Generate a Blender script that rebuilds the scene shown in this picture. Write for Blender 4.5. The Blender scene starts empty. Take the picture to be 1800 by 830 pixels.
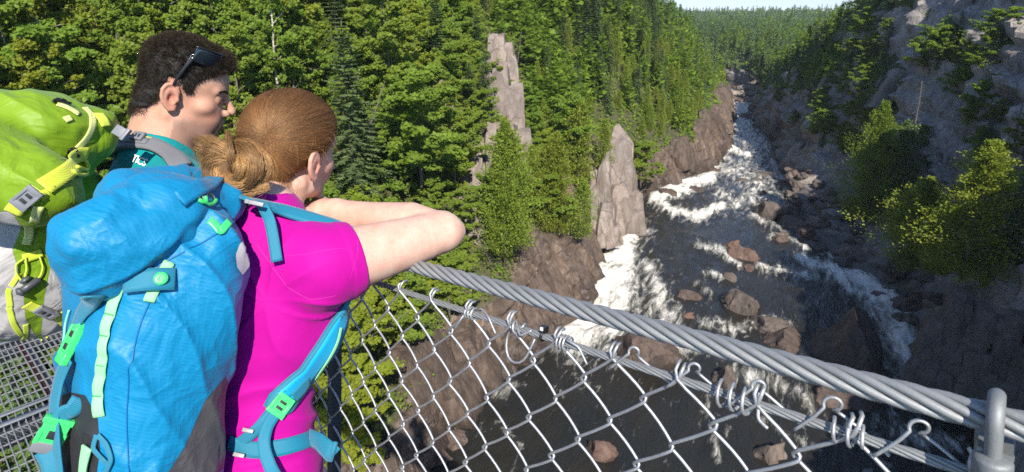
import bpy, bmesh, math, random
import numpy as np
from mathutils import Vector, Matrix, Quaternion
from mathutils.bvhtree import BVHTree

SC = bpy.context.scene
COL = SC.collection
rng = np.random.default_rng(7)
random.seed(7)

# ------------------------------------------------------------------ camera
CAM_Z = 24.0                                   # metres above the river
FPX, PCX, PCY = 1000.0, 900.0, 300.0           # focal length and principal point of the cropped photograph
PITCH = math.atan2(280.0, 1000.0)
CP, SP = math.cos(PITCH), math.sin(PITCH)
cd = bpy.data.cameras.new('camera')
cam = bpy.data.objects.new('camera', cd); COL.objects.link(cam)
cam.location = (0, 0, CAM_Z)
cam.rotation_euler = (math.pi/2 - PITCH, 0, 0)
cd.sensor_fit = 'HORIZONTAL'; cd.sensor_width = 36.0
cd.lens = 36.0*FPX/1800.0
cd.shift_y = -(415.0-PCY)/1800.0
cd.clip_start = 0.05; cd.clip_end = 20000
cd.dof.use_dof = True; cd.dof.focus_distance = 1.08; cd.dof.aperture_fstop = 11.0
SC.camera = cam

# ------------------------------------------------------------------ light
SUN_AZ, SUN_EL = math.radians(170), math.radians(40)
sdir = Vector((math.sin(SUN_AZ)*math.cos(SUN_EL), math.cos(SUN_AZ)*math.cos(SUN_EL), math.sin(SUN_EL)))
sl = bpy.data.lights.new('sun', 'SUN'); sl.energy = 4.3; sl.angle = math.radians(0.53); sl.color = (1.0, 0.93, 0.82)
so = bpy.data.objects.new('sun', sl); COL.objects.link(so)
so.rotation_euler = sdir.to_track_quat('Z', 'Y').to_euler(); so.location = (0, -40, 90)
wd = bpy.data.worlds.new('World'); SC.world = wd; wd.use_nodes = True
wn = wd.node_tree; bgn = wn.nodes['Background']
skyn = wn.nodes.new('ShaderNodeTexSky'); skyn.sky_type = 'NISHITA'; skyn.sun_disc = False
skyn.sun_elevation = SUN_EL; skyn.sun_rotation = SUN_AZ
skyn.altitude = 200; skyn.air_density = 0.6; skyn.dust_density = 0.0; skyn.ozone_density = 3.0
wn.links.new(skyn.outputs[0], bgn.inputs[0]); bgn.inputs[1].default_value = 0.14
SC.view_settings.view_transform = 'Standard'; SC.view_settings.look = 'None'
SC.view_settings.gamma = 1.0; SC.view_settings.use_curve_mapping = False
SC.view_settings.exposure = 0.95
cy = SC.cycles
cy.max_bounces = 7; cy.diffuse_bounces = 4; cy.glossy_bounces = 3; cy.transmission_bounces = 4; cy.transparent_max_bounces = 6
cy.caustics_reflective = False; cy.caustics_refractive = False
cy.use_denoising = False
cy.sample_clamp_indirect = 4.0

# ------------------------------------------------------------------ helpers: view maths, tagging
def ray(px, py):
    """unit-depth ray of a pixel of the 1800-wide photograph"""
    X = (px-PCX)/FPX; U = (PCY-py)/FPX
    return np.array([X, CP+U*SP, -SP+U*CP])
CAMP = np.array([0, 0, CAM_Z])
def P(px, py, t):
    return CAMP + ray(px, py)*t
def on_z(px, py, z=0.0):
    r = ray(px, py); return CAMP + r*((z-CAM_Z)/r[2])
def proj(p):
    q = np.asarray(p, float)-CAMP
    t = q[..., 1]*CP - q[..., 2]*SP; u = q[..., 1]*SP + q[..., 2]*CP
    return np.stack([PCX+FPX*q[..., 0]/t, PCY-FPX*u/t, t], -1)

def tag(o, label=None, cat=None, group=None, kind=None):
    if label: o['label'] = label
    if cat: o['category'] = cat
    if group: o['group'] = group
    if kind: o['kind'] = kind
    return o
def empty(name, loc=(0, 0, 0), rz=0.0):
    o = bpy.data.objects.new(name, None); COL.objects.link(o)
    o.location = loc; o.rotation_euler = (0, 0, rz); o.empty_display_size = 0.2
    return o
def mesh_obj(name, V, F, mat=None, parent=None, smooth=True, mats=None, fmat=None, attrs=None, sharp=None):
    """V (n,3) array, F list/array of faces (all quads or all tris, or a list of index lists)"""
    me = bpy.data.meshes.new(name)
    V = np.asarray(V, np.float32)
    if isinstance(F, np.ndarray):
        nf, k = F.shape
        me.vertices.add(len(V)); me.vertices.foreach_set('co', V.ravel())
        me.loops.add(nf*k); me.loops.foreach_set('vertex_index', F.astype(np.int32).ravel())
        me.polygons.add(nf); me.polygons.foreach_set('loop_start', np.arange(0, nf*k, k, dtype=np.int32))
        me.update(calc_edges=True); me.validate()
    else:
        me.from_pydata([tuple(v) for v in V.tolist()], [], F); me.update()
    if smooth: me.shade_smooth()
    if sharp: me.set_sharp_from_angle(angle=math.radians(sharp))
    for m in (mats or ([mat] if mat else [])): me.materials.append(m)
    if fmat is not None: me.polygons.foreach_set('material_index', np.asarray(fmat, np.int32))
    for k, (dom, typ, arr) in (attrs or {}).items():
        at = me.attributes.new(k, typ, dom)
        arr = np.asarray(arr, np.float32)
        if typ == 'FLOAT_COLOR': at.data.foreach_set('color', arr.ravel())
        elif typ == 'FLOAT_VECTOR': at.data.foreach_set('vector', arr.ravel())
        elif typ == 'FLOAT2': at.data.foreach_set('vector', arr.ravel())
        else: at.data.foreach_set('value', arr.ravel())
    o = bpy.data.objects.new(name, me); COL.objects.link(o)
    if parent is not None: o.parent = parent
    return o
def link_copy(o, parent=None):
    c = o.copy(); COL.objects.link(c)
    if parent is not None: c.parent = parent
    return c
def unparent_shift(V, base): return np.asarray(V)-np.asarray(base)

# ------------------------------------------------------------------ helpers: noise (numpy)
_pr = np.random.default_rng(11)
_G = _pr.normal(size=(512, 3)); _G /= np.linalg.norm(_G, axis=1)[:, None]
_PERM = _pr.permutation(512)
def _h(i, j, k): return _PERM[(_PERM[(_PERM[i & 511]+j) & 511]+k) & 511]
def pn(Pt, f=1.0, seed=0):
    """Perlin noise, about -0.7..0.7"""
    Q = np.asarray(Pt, float)*f + seed*17.31
    I = np.floor(Q).astype(np.int64); R = Q-I; U = R*R*R*(R*(R*6-15)+10)
    out = 0
    for a in (0, 1):
        wa = U[:, 0] if a else 1-U[:, 0]
        for b in (0, 1):
            wb = wa*(U[:, 1] if b else 1-U[:, 1])
            for c in (0, 1):
                w = wb*(U[:, 2] if c else 1-U[:, 2])
                g = _G[_h(I[:, 0]+a, I[:, 1]+b, I[:, 2]+c)]
                out = out + w*(g[:, 0]*(R[:, 0]-a)+g[:, 1]*(R[:, 1]-b)+g[:, 2]*(R[:, 2]-c))
    return out
def fbm(Pt, f=1.0, o=4, g=0.5, seed=0):
    s = 0; a = 1.0
    for i in range(o):
        s = s+a*pn(Pt, f, seed+i); f *= 2.03; a *= g
    return s
def worley(Pt, f=1.0, seed=0):
    """F1, F2-F1, cell random"""
    Q = np.asarray(Pt, float)*f + seed*9.7
    I = np.floor(Q).astype(np.int64)
    f1 = np.full(len(Q), 9.0); f2 = f1.copy(); cr = np.zeros(len(Q))
    for a in (-1, 0, 1):
        for b in (-1, 0, 1):
            for c in (-1, 0, 1):
                hh = _h(I[:, 0]+a, I[:, 1]+b, I[:, 2]+c)
                ctr = np.stack([I[:, 0]+a, I[:, 1]+b, I[:, 2]+c], 1) + 0.5+0.42*_G[hh]
                d = np.linalg.norm(Q-ctr, axis=1)
                m = d < f1
                f2 = np.where(m, f1, np.minimum(f2, d)); cr = np.where(m, hh/511.0, cr); f1 = np.where(m, d, f1)
    return f1, f2-f1, cr
def sstep(a, b, x):
    t = np.clip((x-a)/(b-a), 0, 1); return t*t*(3-2*t)

# ------------------------------------------------------------------ helpers: materials
class NT:
    def __init__(s, name):
        s.m = bpy.data.materials.new(name); s.m.use_nodes = True
        s.t = s.m.node_tree; s.t.nodes.clear(); s.out = s.n('OutputMaterial')
    def n(s, typ, ins=None, **props):
        nd = s.t.nodes.new('ShaderNode'+typ)
        for k, v in props.items(): setattr(nd, k, v)
        for k, v in (ins or {}).items():
            sock = nd.inputs[k]
            if isinstance(v, bpy.types.NodeSocket): s.t.links.new(v, sock)
            elif isinstance(v, bpy.types.Node): s.t.links.new(v.outputs[0], sock)
            else:
                if hasattr(sock.default_value, '__len__') and len(sock.default_value) == 4 and len(v) == 3: v = (*v, 1)
                sock.default_value = v
        return nd
    def math(s, op, a, b=0.0, c=None, clamp=False):
        ins = {0: a, 1: b}
        if c is not None: ins[2] = c
        nd = s.n('Math', ins, operation=op); nd.use_clamp = clamp; return nd.outputs[0]
    def mix(s, f, a, b, mode='MIX'):
        nd = s.t.nodes.new('ShaderNodeMix'); nd.data_type = 'RGBA'; nd.blend_type = mode
        for sock, v in ((nd.inputs[0], f), (nd.inputs[6], a), (nd.inputs[7], b)):
            if isinstance(v, bpy.types.NodeSocket): s.t.links.new(v, sock)
            elif isinstance(v, bpy.types.Node): s.t.links.new(v.outputs[0], sock)
            else: sock.default_value = v if not (hasattr(v, '__len__') and len(v) == 3) else (*v, 1)
        return nd.outputs[2]
    def ramp(s, fac, stops, interp='LINEAR'):
        nd = s.n('ValToRGB', {0: fac}); cr = nd.color_ramp; cr.interpolation = interp
        while len(cr.elements) < len(stops): cr.elements.new(0.5)
        for e, (p, c) in zip(cr.elements, stops):
            e.position = p; e.color = (*c, 1) if hasattr(c, '__len__') else (c, c, c, 1)
        return nd.outputs[0]
    def noise(s, vec, scale, detail=4, rough=0.55, dist=0.0):
        return s.n('TexNoise', {'Vector': vec, 'Scale': scale, 'Detail': detail, 'Roughness': rough, 'Distortion': dist}).outputs[0]
    def attr(s, name): return s.n('Attribute', attribute_name=name)
    def bump(s, h, strength=0.3, dist=0.01, nrm=None):
        ins = {'Height': h, 'Strength': strength, 'Distance': dist}
        if nrm is not None: ins['Normal'] = nrm
        return s.n('Bump', ins).outputs[0]
    def pos(s): return s.n('NewGeometry').outputs['Position']
    def obj(s): return s.n('TexCoord').outputs['Object']
    def gen(s): return s.n('TexCoord').outputs['Generated']
    def mapping(s, vec, scale=(1, 1, 1), rot=(0, 0, 0)):
        return s.n('Mapping', {'Vector': vec, 'Scale': scale, 'Rotation': rot}).outputs[0]
    def finish(s, sh):
        s.t.links.new(sh.outputs[0] if isinstance(sh, bpy.types.Node) else sh, s.out.inputs[0]); return s.m
    def principled(s, color, rough=0.5, normal=None, **kw):
        ins = {'Base Color': color, 'Roughness': rough}
        if normal is not None: ins['Normal'] = normal
        ins.update(kw)
        return s.finish(s.n('BsdfPrincipled', ins))

# ------------------------------------------------------------------ helpers: meshes
def quads(C, T, B):
    """leaf quads: centre, half-length vector, half-width vector -> V, F (pointed diamond-ish kite, slightly folded)"""
    n = len(C); N = np.cross(T, B); N /= np.linalg.norm(N, axis=1)[:, None]+1e-9
    fold = N*np.linalg.norm(B, axis=1)[:, None]*.35
    V = np.stack([C-T, C+B-T*.1+fold, C+T, C-B-T*.1+fold], 1).reshape(-1, 3)
    F = np.arange(4*n).reshape(n, 4)
    return V, F
def tube(pts, radii, k=6, closed=False, cap=True):
    pts = np.asarray(pts, float); n = len(pts); radii = np.broadcast_to(np.asarray(radii, float), (n,))
    T = np.gradient(pts, axis=0); 
    if closed: T = np.roll(pts, -1, 0)-np.roll(pts, 1, 0)
    T /= np.linalg.norm(T, axis=1)[:, None]+1e-12
    u = np.cross(T[0], [0, 0, 1.0]); 
    if np.linalg.norm(u) < .1: u = np.cross(T[0], [1.0, 0, 0])
    u /= np.linalg.norm(u); U = np.zeros_like(pts)
    for i in range(n):
        u = u-T[i]*(u@T[i]); u /= np.linalg.norm(u)+1e-12; U[i] = u
    W = np.cross(T, U); th = np.linspace(0, 2*np.pi, k, endpoint=False)
    V = pts[:, None]+radii[:, None, None]*(np.cos(th)[None, :, None]*U[:, None]+np.sin(th)[None, :, None]*W[:, None])
    F = []
    m = n if closed else n-1
    for i in range(m):
        for j in range(k):
            F.append([i*k+j, i*k+(j+1) % k, ((i+1) % n)*k+(j+1) % k, ((i+1) % n)*k+j])
    V = V.reshape(-1, 3)
    if cap and not closed:
        V = np.vstack([V, pts[0]-T[0]*radii[0]*.5, pts[-1]+T[-1]*radii[-1]*.5]); a, b = len(V)-2, len(V)-1
        for j in range(k):
            F.append([a, (j+1) % k, j, a]); F.append([b, (n-1)*k+j, (n-1)*k+(j+1) % k, b])
    return V, [f if f[0] != f[3] else f[:3] for f in F]
def join(parts):
    V, F, o = [], [], 0
    for v, f in parts:
        V.append(v); F += [[i+o for i in q] for q in (f.tolist() if isinstance(f, np.ndarray) else f)]; o += len(v)
    return np.vstack(V), F

# ------------------------------------------------------------------ river frame: a runs downstream, d to the right of it
RH = math.radians(26); SA, CA = math.sin(RH), math.cos(RH)
def ad(p): return p[..., 0]*SA+p[..., 1]*CA, p[..., 0]*CA-p[..., 1]*SA
def xy(a, d): return a*SA+d*CA, a*CA-d*SA
_L = np.array([on_z(*q) for q in [(763, 819), (805, 755), (835, 722), (880, 672), (935, 642), (985, 592), (1040, 525), (1062, 440), (1110, 385),
      (1122, 345), (1190, 325), (1250, 305), (1280, 265), (1289, 218), (1283, 190), (1287, 168)]])
_R = np.array([on_z(*q) for q in [(1790, 810), (1720, 742), (1650, 682), (1604, 640), (1590, 560), (1548, 500), (1480, 462), (1405, 412), (1385, 330),
      (1352, 262), (1332, 222), (1325, 190), (1322, 170)]])
_la, _ld = ad(_L); _ra, _rd = ad(_R)
_o = np.argsort(_la); _la, _ld = _la[_o], _ld[_o]; _o = np.argsort(_ra); _ra, _rd = _ra[_o], _rd[_o]
_la = np.r_[-80, -20, _la, 190, 215, 260, 400]; _ld = np.r_[-15, -13.5, _ld, -16, -26, -60, -170]
_ra = np.r_[-80, -20, 12, _ra, 190, 215, 260, 400]; _rd = np.r_[9, 10, 11, _rd, -8, -16, -46, -150]
def dL(a): return np.interp(a, _la, _ld)
def dR(a): return np.interp(a, _ra, _rd)

def a_samples(a0, a1, k=0.0050, m=0.22):
    out = [a0]
    while out[-1] < a1:
        out.append(out[-1]+m+k*abs(out[-1]))
    return np.array(out)

def rock_disp(Q, sc=1.0):
    """fractured rock relief, metres: tilted slabs of a few sizes with joints between them"""
    W = Q*np.array([1, 1, 0.5]) + 0.5*np.stack([pn(Q, 0.25, 3), pn(Q, 0.25, 4), pn(Q, 0.25, 5)], 1)
    r = 0
    for f, amp, sd in ((.17, 1.7, 1), (.42, .75, 2), (1.0, .28, 6)):
        f1, e, c = worley(W, f, sd)
        tilt = ((c*7.3) % 1-.5)*(Q[:, 2]*f*1.3 % 1.0-.5)
        r = r+amp*(c-.5)*sstep(0, .07, e)+amp*.5*tilt-amp*.16*(1-sstep(0, .05, e))
    return sc*(r+.7*fbm(Q, .12, 3, .5, 7)+.16*fbm(Q, 1.1, 3, .55, 9))

# ---- left bank
HB_A = [-80, 10, 22, 31, 40, 48, 58, 66, 74, 90, 104, 118, 150, 175, 400]
HB_H = [3, 3.2, 3.4, 4.2, 6.5, 7.5, 8.5, 9.5, 5.0, 4.6, 6.2, 6.0, 5.0, 2.5, 1.5]
def left_profile(a, u):
    """u 0..1 -> outward offset and height"""
    hb = np.interp(a, HB_A, HB_H); top = np.interp(a, [-80, 0, 60, 120, 170, 230, 400], [21, 22, 23, 21, 17, 9, 7])
    ub = [0, .05, .11, .34, .40, .78, .9, 1.0]
    o = np.stack([-4+0*a, -1.5+0*a, 0*a, hb*.55, hb*.55+1.6, hb*.55+1.6+(top-hb)*0.86, hb*.55+24+(top-hb)*0.86, 95+0*a], 1)
    h = np.stack([-3+0*a, -1.6+0*a, -.25+0*a, hb, hb+.9, top, top+4.0, top+7], 1)
    k = np.clip(np.searchsorted(ub, u, 'right')-1, 0, 6); i = np.arange(len(a)); ub = np.array(ub)
    f = (u-ub[k])/(ub[k+1]-ub[k])
    return o[i, k]*(1-f)+o[i, k+1]*f, h[i, k]*(1-f)+h[i, k+1]*f
def grid_faces(na, nu, flip=False):
    i = np.arange((na-1)*nu).reshape(na-1, nu)[:, :-1].ravel()
    F = np.stack([i, i+1, i+nu+1, i+nu], 1)
    return F[:, ::-1] if flip else F

aL = a_samples(-60, 330, .0034, .15); uL = np.concatenate([np.linspace(0, .11, 7)[:-1], np.linspace(.11, .36, 56)[:-1], np.linspace(.36, .80, 34)[:-1], np.linspace(.80, 1, 16)])
A, Ug = [m.ravel() for m in np.meshgrid(aL, uL, indexing='ij')]
o, h = left_profile(A, Ug)
x, y = xy(A, dL(A)-o)
VL = np.stack([x, y, h], 1)
rockw = sstep(.06, .12, Ug)*(1-sstep(.33, .44, Ug)) + 0.30*sstep(.33, .44, Ug)*(1-sstep(.78, .82, Ug))
outw = np.array([-CA*.80, SA*.80, 0.55])          # up-slope normal is the opposite of outward
nrm = np.array([CA*.80, -SA*.80, 0.55])
VL = VL + nrm*(rock_disp(VL)*rockw)[:, None] + np.array([0, 0, 1])*(fbm(VL, 0.12, 3, .5, 21)*1.6*sstep(.40, .5, Ug))[:, None]
vegL = np.clip(sstep(.31, .40, Ug + 0.06*fbm(VL, 0.25, 3, .5, 5)), 0, 1)
FL = grid_faces(len(aL), len(uL))

# ---- right bank: boulder bench, then a tall cliff
def right_profile(a, u):
    bench = np.interp(a, [-80, 30, 44, 55, 66, 80, 92, 110, 400], [0.8, 1.0, 1.6, 5.5, 8.0, 5.5, 1.4, 1.0, 2.0])
    bh = np.interp(a, [-80, 40, 55, 80, 100, 400], [2.0, 2.4, 3.6, 3.0, 1.5, 1.2])
    ht = np.interp(a, [-80, -20, 10, 30, 55, 75, 95, 120, 145, 172, 200, 260, 400], [14, 14, 17, 27, 35, 35, 29, 21, 13.5, 7.5, 5, 5, 6])
    sl = np.interp(a, [-80, 30, 60, 80, 110, 160, 400], [.34, .34, .42, .44, .44, .40, .6])
    ub = np.array([0, .05, .11, .22, .70, .86, 1.0])
    o = np.stack([-4+0*a, -1.5+0*a, 0*a, bench, bench+(ht-bh)*sl, bench+(ht-bh)*sl+14, 100+0*a], 1)
    h = np.stack([-3+0*a, -1.6+0*a, -.25+0*a, bh, ht, ht+6, ht+9], 1)
    k = np.clip(np.searchsorted(ub, u, 'right')-1, 0, 5); i = np.arange(len(a))
    f = (u-ub[k])/(ub[k+1]-ub[k])
    return o[i, k]*(1-f)+o[i, k+1]*f, h[i, k]*(1-f)+h[i, k+1]*f
aR = a_samples(-60, 330, .0048); uR = np.concatenate([np.linspace(0, .11, 6)[:-1], np.linspace(.11, .22, 14)[:-1], np.linspace(.22, .72, 90)[:-1], np.linspace(.72, 1, 22)])
A2, U2 = [m.ravel() for m in np.meshgrid(aR, uR, indexing='ij')]
o, h = right_profile(A2, U2)
x, y = xy(A2, dR(A2)+o)
VR = np.stack([x, y, h], 1)
nr = np.array([-CA*.88, SA*.88, 0.40])
rw = sstep(.06, .12, U2)*(1-sstep(.70, .8, U2)*.7)
big = 2.6*fbm(VR*np.array([1, 1, .6]), 0.085, 3, .55, 31)
lay = np.abs(((VR[:, 2]*0.9+VR[:, 0]*.35-VR[:, 1]*.25+2.5*fbm(VR, .1, 2, .5, 8)) * .42) % 1 - .5)       # slanting ledges
VR = VR + nr*((rock_disp(VR, 1.45)+big+1.7*(lay-.25)*sstep(.2, .3, U2))*rw)[:, None]
far = sstep(95, 150, A2)
vegR = np.clip(sstep(.60, .76, U2+0.10*fbm(VR, .15, 3, .5, 6)+.16*far) + sstep(.55, .75, .5+fbm(VR*np.array([1, 1, 1.6]), .16, 3, .5, 12)-.3*(1-sstep(.25, .5, U2))+.12*sstep(80, 120, A2)), 0, 1)*sstep(.26, .34, U2)
FR = grid_faces(len(aR), len(uR), True)

# ---- far country: one sheet to the horizon
ang = np.radians(np.linspace(-75, 75, 120)); rad = np.concatenate([np.linspace(150, 420, 40), np.geomspace(430, 9000, 50)])
Ag, Rg = [m.ravel() for m in np.meshgrid(ang, rad, indexing='ij')]
VF = np.stack([Rg*np.sin(Ag), Rg*np.cos(Ag), 0*Rg], 1)
def far_h(p):
    r = np.hypot(p[:, 0], p[:, 1])
    q = np.c_[p[:, :2], 0*r]
    z = -2.0 + 5.5*sstep(200, 300, r) + np.interp(r, [250, 420, 640, 900, 1300, 2200, 9000], [0, 4.0, 9.0, 8.5, 10.0, 12.0, 12.0])
    th = np.degrees(np.arctan2(p[:, 0], p[:, 1]))
    z = z + 7.5*np.exp(-((r-640)/120)**2)*(0.42+.8*pn(q, .006, 40)) + 3.0*fbm(q, .004, 3, .5, 41)*sstep(300, 700, r)
    return z
VF[:, 2] = far_h(VF)
FF = grid_faces(len(ang), len(rad), True)

# ------------------------------------------------------------------ materials of the land
def rock_material(name, dark, mid, light, lichen, wet=(.03, .025, .022), wet_top=1.6):
    s = NT(name); p = s.pos()
    n1 = s.noise(p, .35, 6, .6, .6); n2 = s.noise(s.mapping(p, (1, 1, .35)), 1.8, 6, .65, .4); n3 = s.noise(p, 9, 5, .7)
    c = s.mix(s.ramp(n1, [(.32, 0), (.66, 1)]), dark, mid)
    c = s.mix(s.ramp(n2, [(.42, 0), (.68, 1)]), c, light)
    c = s.mix(s.math('MULTIPLY', s.ramp(s.noise(p, .8, 5, .7), [(.55, 0), (.7, 1)]), .55), c, lichen)
    c = s.mix(s.ramp(n3, [(.3, .35), (.6, 0)]), c, tuple(v*.4 for v in dark))
    z = s.n('SeparateXYZ', {0: p}).outputs[2]
    ck = s.n('VectorMath', {0: s.mapping(p, (1, 1, .42), (.25, .4, .1)), 1: s.n('VectorMath', {0: s.n('TexNoise', {'Vector': p, 'Scale': .7, 'Detail': 4.0}).outputs['Color'], 1: (1.1, 1.1, 1.1)}, operation='MULTIPLY').outputs[0]}, operation='ADD').outputs[0]
    v1 = s.n('TexVoronoi', {'Vector': ck, 'Scale': .42}, feature='DISTANCE_TO_EDGE').outputs[0]; v2 = s.n('TexVoronoi', {'Vector': ck, 'Scale': 1.25}, feature='DISTANCE_TO_EDGE').outputs[0]
    crack = s.math('MAXIMUM', s.ramp(v1, [(.0, 1), (.022, 0)]), s.math('MULTIPLY', s.ramp(v2, [(.0, 1), (.03, 0)]), s.ramp(s.noise(p, .6, 3), [(.45, 0), (.6, .8)])))
    c = s.mix(s.math('MULTIPLY', crack, .5), c, tuple(v*.22 for v in dark))
    cell = s.n('TexVoronoi', {'Vector': ck, 'Scale': .42}).outputs['Color']
    c = s.mix(.30, c, s.mix(1.0, c, s.mix(s.n('SeparateXYZ', {0: cell}).outputs[0], (.45, .45, .45), (1.7, 1.6, 1.55)), 'MULTIPLY'))
    w = s.math('ADD', z, s.math('MULTIPLY', s.noise(p, .5, 4), 2.2))
    wf = s.ramp(s.math('DIVIDE', w, wet_top*2), [(.35, 1), (.75, 0)])
    c = s.mix(s.math('MULTIPLY', wf, .72), c, wet)
    rough = s.math('SUBTRACT', .82, s.math('MULTIPLY', wf, .4))
    hgt = s.math('ADD', s.math('ADD', s.noise(s.mapping(p, (1, 1, .45), (.2, .35, 0)), 1.6, 9, .66), s.math('MULTIPLY', n3, .25)), s.math('MULTIPLY', s.math('ABSOLUTE', s.math('SUBTRACT', s.noise(s.mapping(p, (1, 1, .35), (.25, .5, 0)), .8, 5, .6, .5), .5)), 1.2))
    hgt = s.math('SUBTRACT', hgt, s.math('MULTIPLY', crack, .3))
    return s, c, rough, s.bump(hgt, .50, .26)
def ground_material(name, rk, floor_a, floor_b):
    s, c, rough, nb = rock_material(name, *rk)
    p = s.pos(); v = s.attr('veg').outputs['Fac']
    n = s.noise(p, 1.1, 5, .65)
    fl = s.mix(s.ramp(n, [(.35, 0), (.65, 1)]), floor_a, floor_b)
    m = s.ramp(s.math('ADD', v, s.math('MULTIPLY', s.math('SUBTRACT', s.noise(p, 1.6, 5, .7), .5), .9)), [(.42, 0), (.58, 1)])
    c = s.mix(m, c, fl)
    return s.principled(c, s.math('MAXIMUM', rough, m), nb)
M_left = ground_material('left bank rock and moss', ((.052, .037, .029), (.110, .078, .060), (.21, .160, .130), (.21, .125, .045), (.034, .025, .020), 2.6), (.035, .05, .014), (.09, .075, .04))
M_right = ground_material('right cliff rock and moss', ((.15, .135, .122), (.27, .243, .222), (.39, .355, .325), (.30, .21, .16), (.060, .047, .040), 2.6), (.03, .055, .014), (.07, .085, .028))
s = NT('far forest floor'); M_far = s.principled(s.mix(s.noise(s.pos(), .02, 5), (.018, .032, .010), (.045, .07, .02)), 1.0)
left_bank = tag(mesh_obj('left_bank', VL, FL, M_left, sharp=32, attrs={'veg': ('POINT', 'FLOAT', vegL)}), 'steep left bank of brown rock and forest floor above the rapids', kind='structure')
right_bank = tag(mesh_obj('right_bank', VR, FR, M_right, sharp=32, attrs={'veg': ('POINT', 'FLOAT', vegR)}), 'tall shaded grey cliff and ledges on the right side of the gorge', kind='structure')
tag(mesh_obj('far_hills', VF, FF, M_far), 'low forested hills closing the valley', kind='structure')
BVH = BVHTree.FromPolygons([Vector(v) for v in np.vstack([VL, VR]).tolist()], np.vstack([FL, FR+len(VL)]).tolist())
def hit(px, py):
    r = ray(px, py); l, n, i, dd = BVH.ray_cast(Vector(CAMP), Vector(r))
    if l is None: return on_z(px, py), 60.0
    return np.array(l), dd/np.linalg.norm(r)
def ground_at(x, y):
    l, n, i, dd = BVH.ray_cast(Vector((x, y, 200)), Vector((0, 0, -1)))
    return l.z if l is not None else float(far_h(np.array([[x, y, 0.0]]))[0])

# ------------------------------------------------------------------ river
aW = a_samples(-30, 300, .0042, .16); uW = np.linspace(0, 1, 130)
A3, U3 = [m.ravel() for m in np.meshgrid(aW, uW, indexing='ij')]
d = (dL(A3)-3.0)*(1-U3)+(dR(A3)+3.5)*U3
x, y = xy(A3, d); VW = np.stack([x, y, 0*x], 1)
pw = proj(VW); pw[A3 < 6] = (-999, 3000, 1)
FOAM = [  # streaks of white water: pixel path, half widths, strength
 ([(1283, 180), (1310, 190)], [16, 12], .95), ([(1288, 200), (1305, 235), (1330, 258)], [14, 22, 18], .62), ([(1283, 262), (1315, 275)], [6, 6], 1.0),
 ([(1262, 290), (1300, 300), (1330, 330)], [20, 30, 34], .58), ([(1250, 314), (1205, 330), (1150, 350)], [10, 14, 10], 1.15), ([(1150, 350), (1180, 372), (1230, 382), (1268, 362)], [10, 8, 10, 9], 1.0),
 ([(1265, 340), (1300, 360), (1345, 345), (1372, 350)], [14, 18, 16, 8], .6), ([(1120, 395), (1098, 425), (1085, 465), (1068, 505), (1040, 550), (1002, 588)], [8, 20, 36, 52, 58, 34], 1.12),
 ([(1140, 470), (1158, 520), (1168, 570), (1190, 605)], [14, 22, 34, 26], .66), ([(1080, 400), (1130, 405)], [20, 20], .55), ([(1228, 432), (1262, 440), (1298, 468)], [7, 9, 7], .72), ([(1240, 478), (1275, 492)], [8, 6], .62),
 ([(1225, 500), (1250, 520)], [7, 6], .45), ([(1380, 395), (1350, 420)], [7, 7], .55), ([(1320, 380), (1360, 400), (1420, 440)], [8, 8, 6], .6), ([(1400, 455), (1470, 480), (1535, 515), (1572, 560), (1590, 610), (1610, 668)], [8, 18, 24, 30, 26, 18], 1.0),
 ([(1330, 470), (1390, 480), (1440, 490)], [8, 10, 10], .62), ([(1235, 570), (1300, 580), (1352, 560), (1392, 575)], [16, 14, 10, 9], .5), ([(1200, 620), (1260, 600)], [16, 14], .5),
 ([(1270, 640), (1330, 672), (1400, 690), (1450, 730)], [10, 26, 22, 14], .46), ([(1540, 740), (1620, 770), (1690, 790)], [16, 26, 20], .45), ([(1340, 740), (1430, 790)], [8, 10], .4),
 ([(1600, 680), (1640, 700)], [14, 10], .5), ([(875, 690), (905, 678)], [14, 10], .6), ([(870, 740), (920, 790)], [5, 4], .42), ([(960, 660), (990, 700)], [8, 4], .36), ([(1245, 700), (1260, 800)], [12, 16], .36), ([(1010, 660), (1060, 690)], [5, 5], .36), ([(840, 730), (850, 760)], [6, 5], .4)]
foam = np.zeros(len(VW))
for pts, ws, st in FOAM:
    for (p0, w0), (p1, w1) in zip(zip(pts[:-1], ws[:-1]), zip(pts[1:], ws[1:])):
        p0, p1 = np.array(p0, float), np.array(p1, float)
        e = p1-p0; t = np.clip(((pw[:, :2]-p0)@e)/(e@e), 0, 1)
        dist = np.linalg.norm(pw[:, :2]-(p0+t[:, None]*e), axis=1)
        foam = np.maximum(foam, st*(.72*np.exp(-(dist/(w0*(1-t)+w1*t))**2*1.1)+.34*np.exp(-(dist/(w0*(1-t)+w1*t)/1.9)**2)))
flow = np.stack([A3*.45, d, 0*d], 1)
warp = flow + .9*np.stack([fbm(flow, .35, 3, .5, 61), fbm(flow, .35, 3, .5, 62), 0*d], 1)
edge = np.minimum(d-dL(A3), dR(A3)-d)
foam = np.clip(foam*(1+.55*fbm(warp, .55, 4, .6, 77))+.05 + .22*np.exp(-(edge/.8)**2)*(A3 > 35), 0, 1.3)
chop = fbm(warp, .8, 4, .55, 71); ridg = 1-np.abs(fbm(warp, .55, 3, .5, 72))*2
VW[:, 2] = .10*chop + foam*(.30*chop+.38*ridg-.15) + .25*foam
river = tag(mesh_obj('river_water', VW, grid_faces(len(aW), len(uW)), None, attrs={'foam': ('POINT', 'FLOAT', foam), 'flow': ('POINT', 'FLOAT_VECTOR', np.stack([A3, d, 0*d], 1))}),
            'dark river with white rapids running down the gorge', kind='structure')
s = NT('river water'); fl = s.attr('flow').outputs['Vector']; fo = s.attr('foam').outputs['Fac']
fv = s.mapping(fl, (.30, 1, 1))
wv = s.n('TexNoise', {'Vector': fv, 'Scale': .8, 'Detail': 3.0, 'Roughness': .5})
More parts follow.
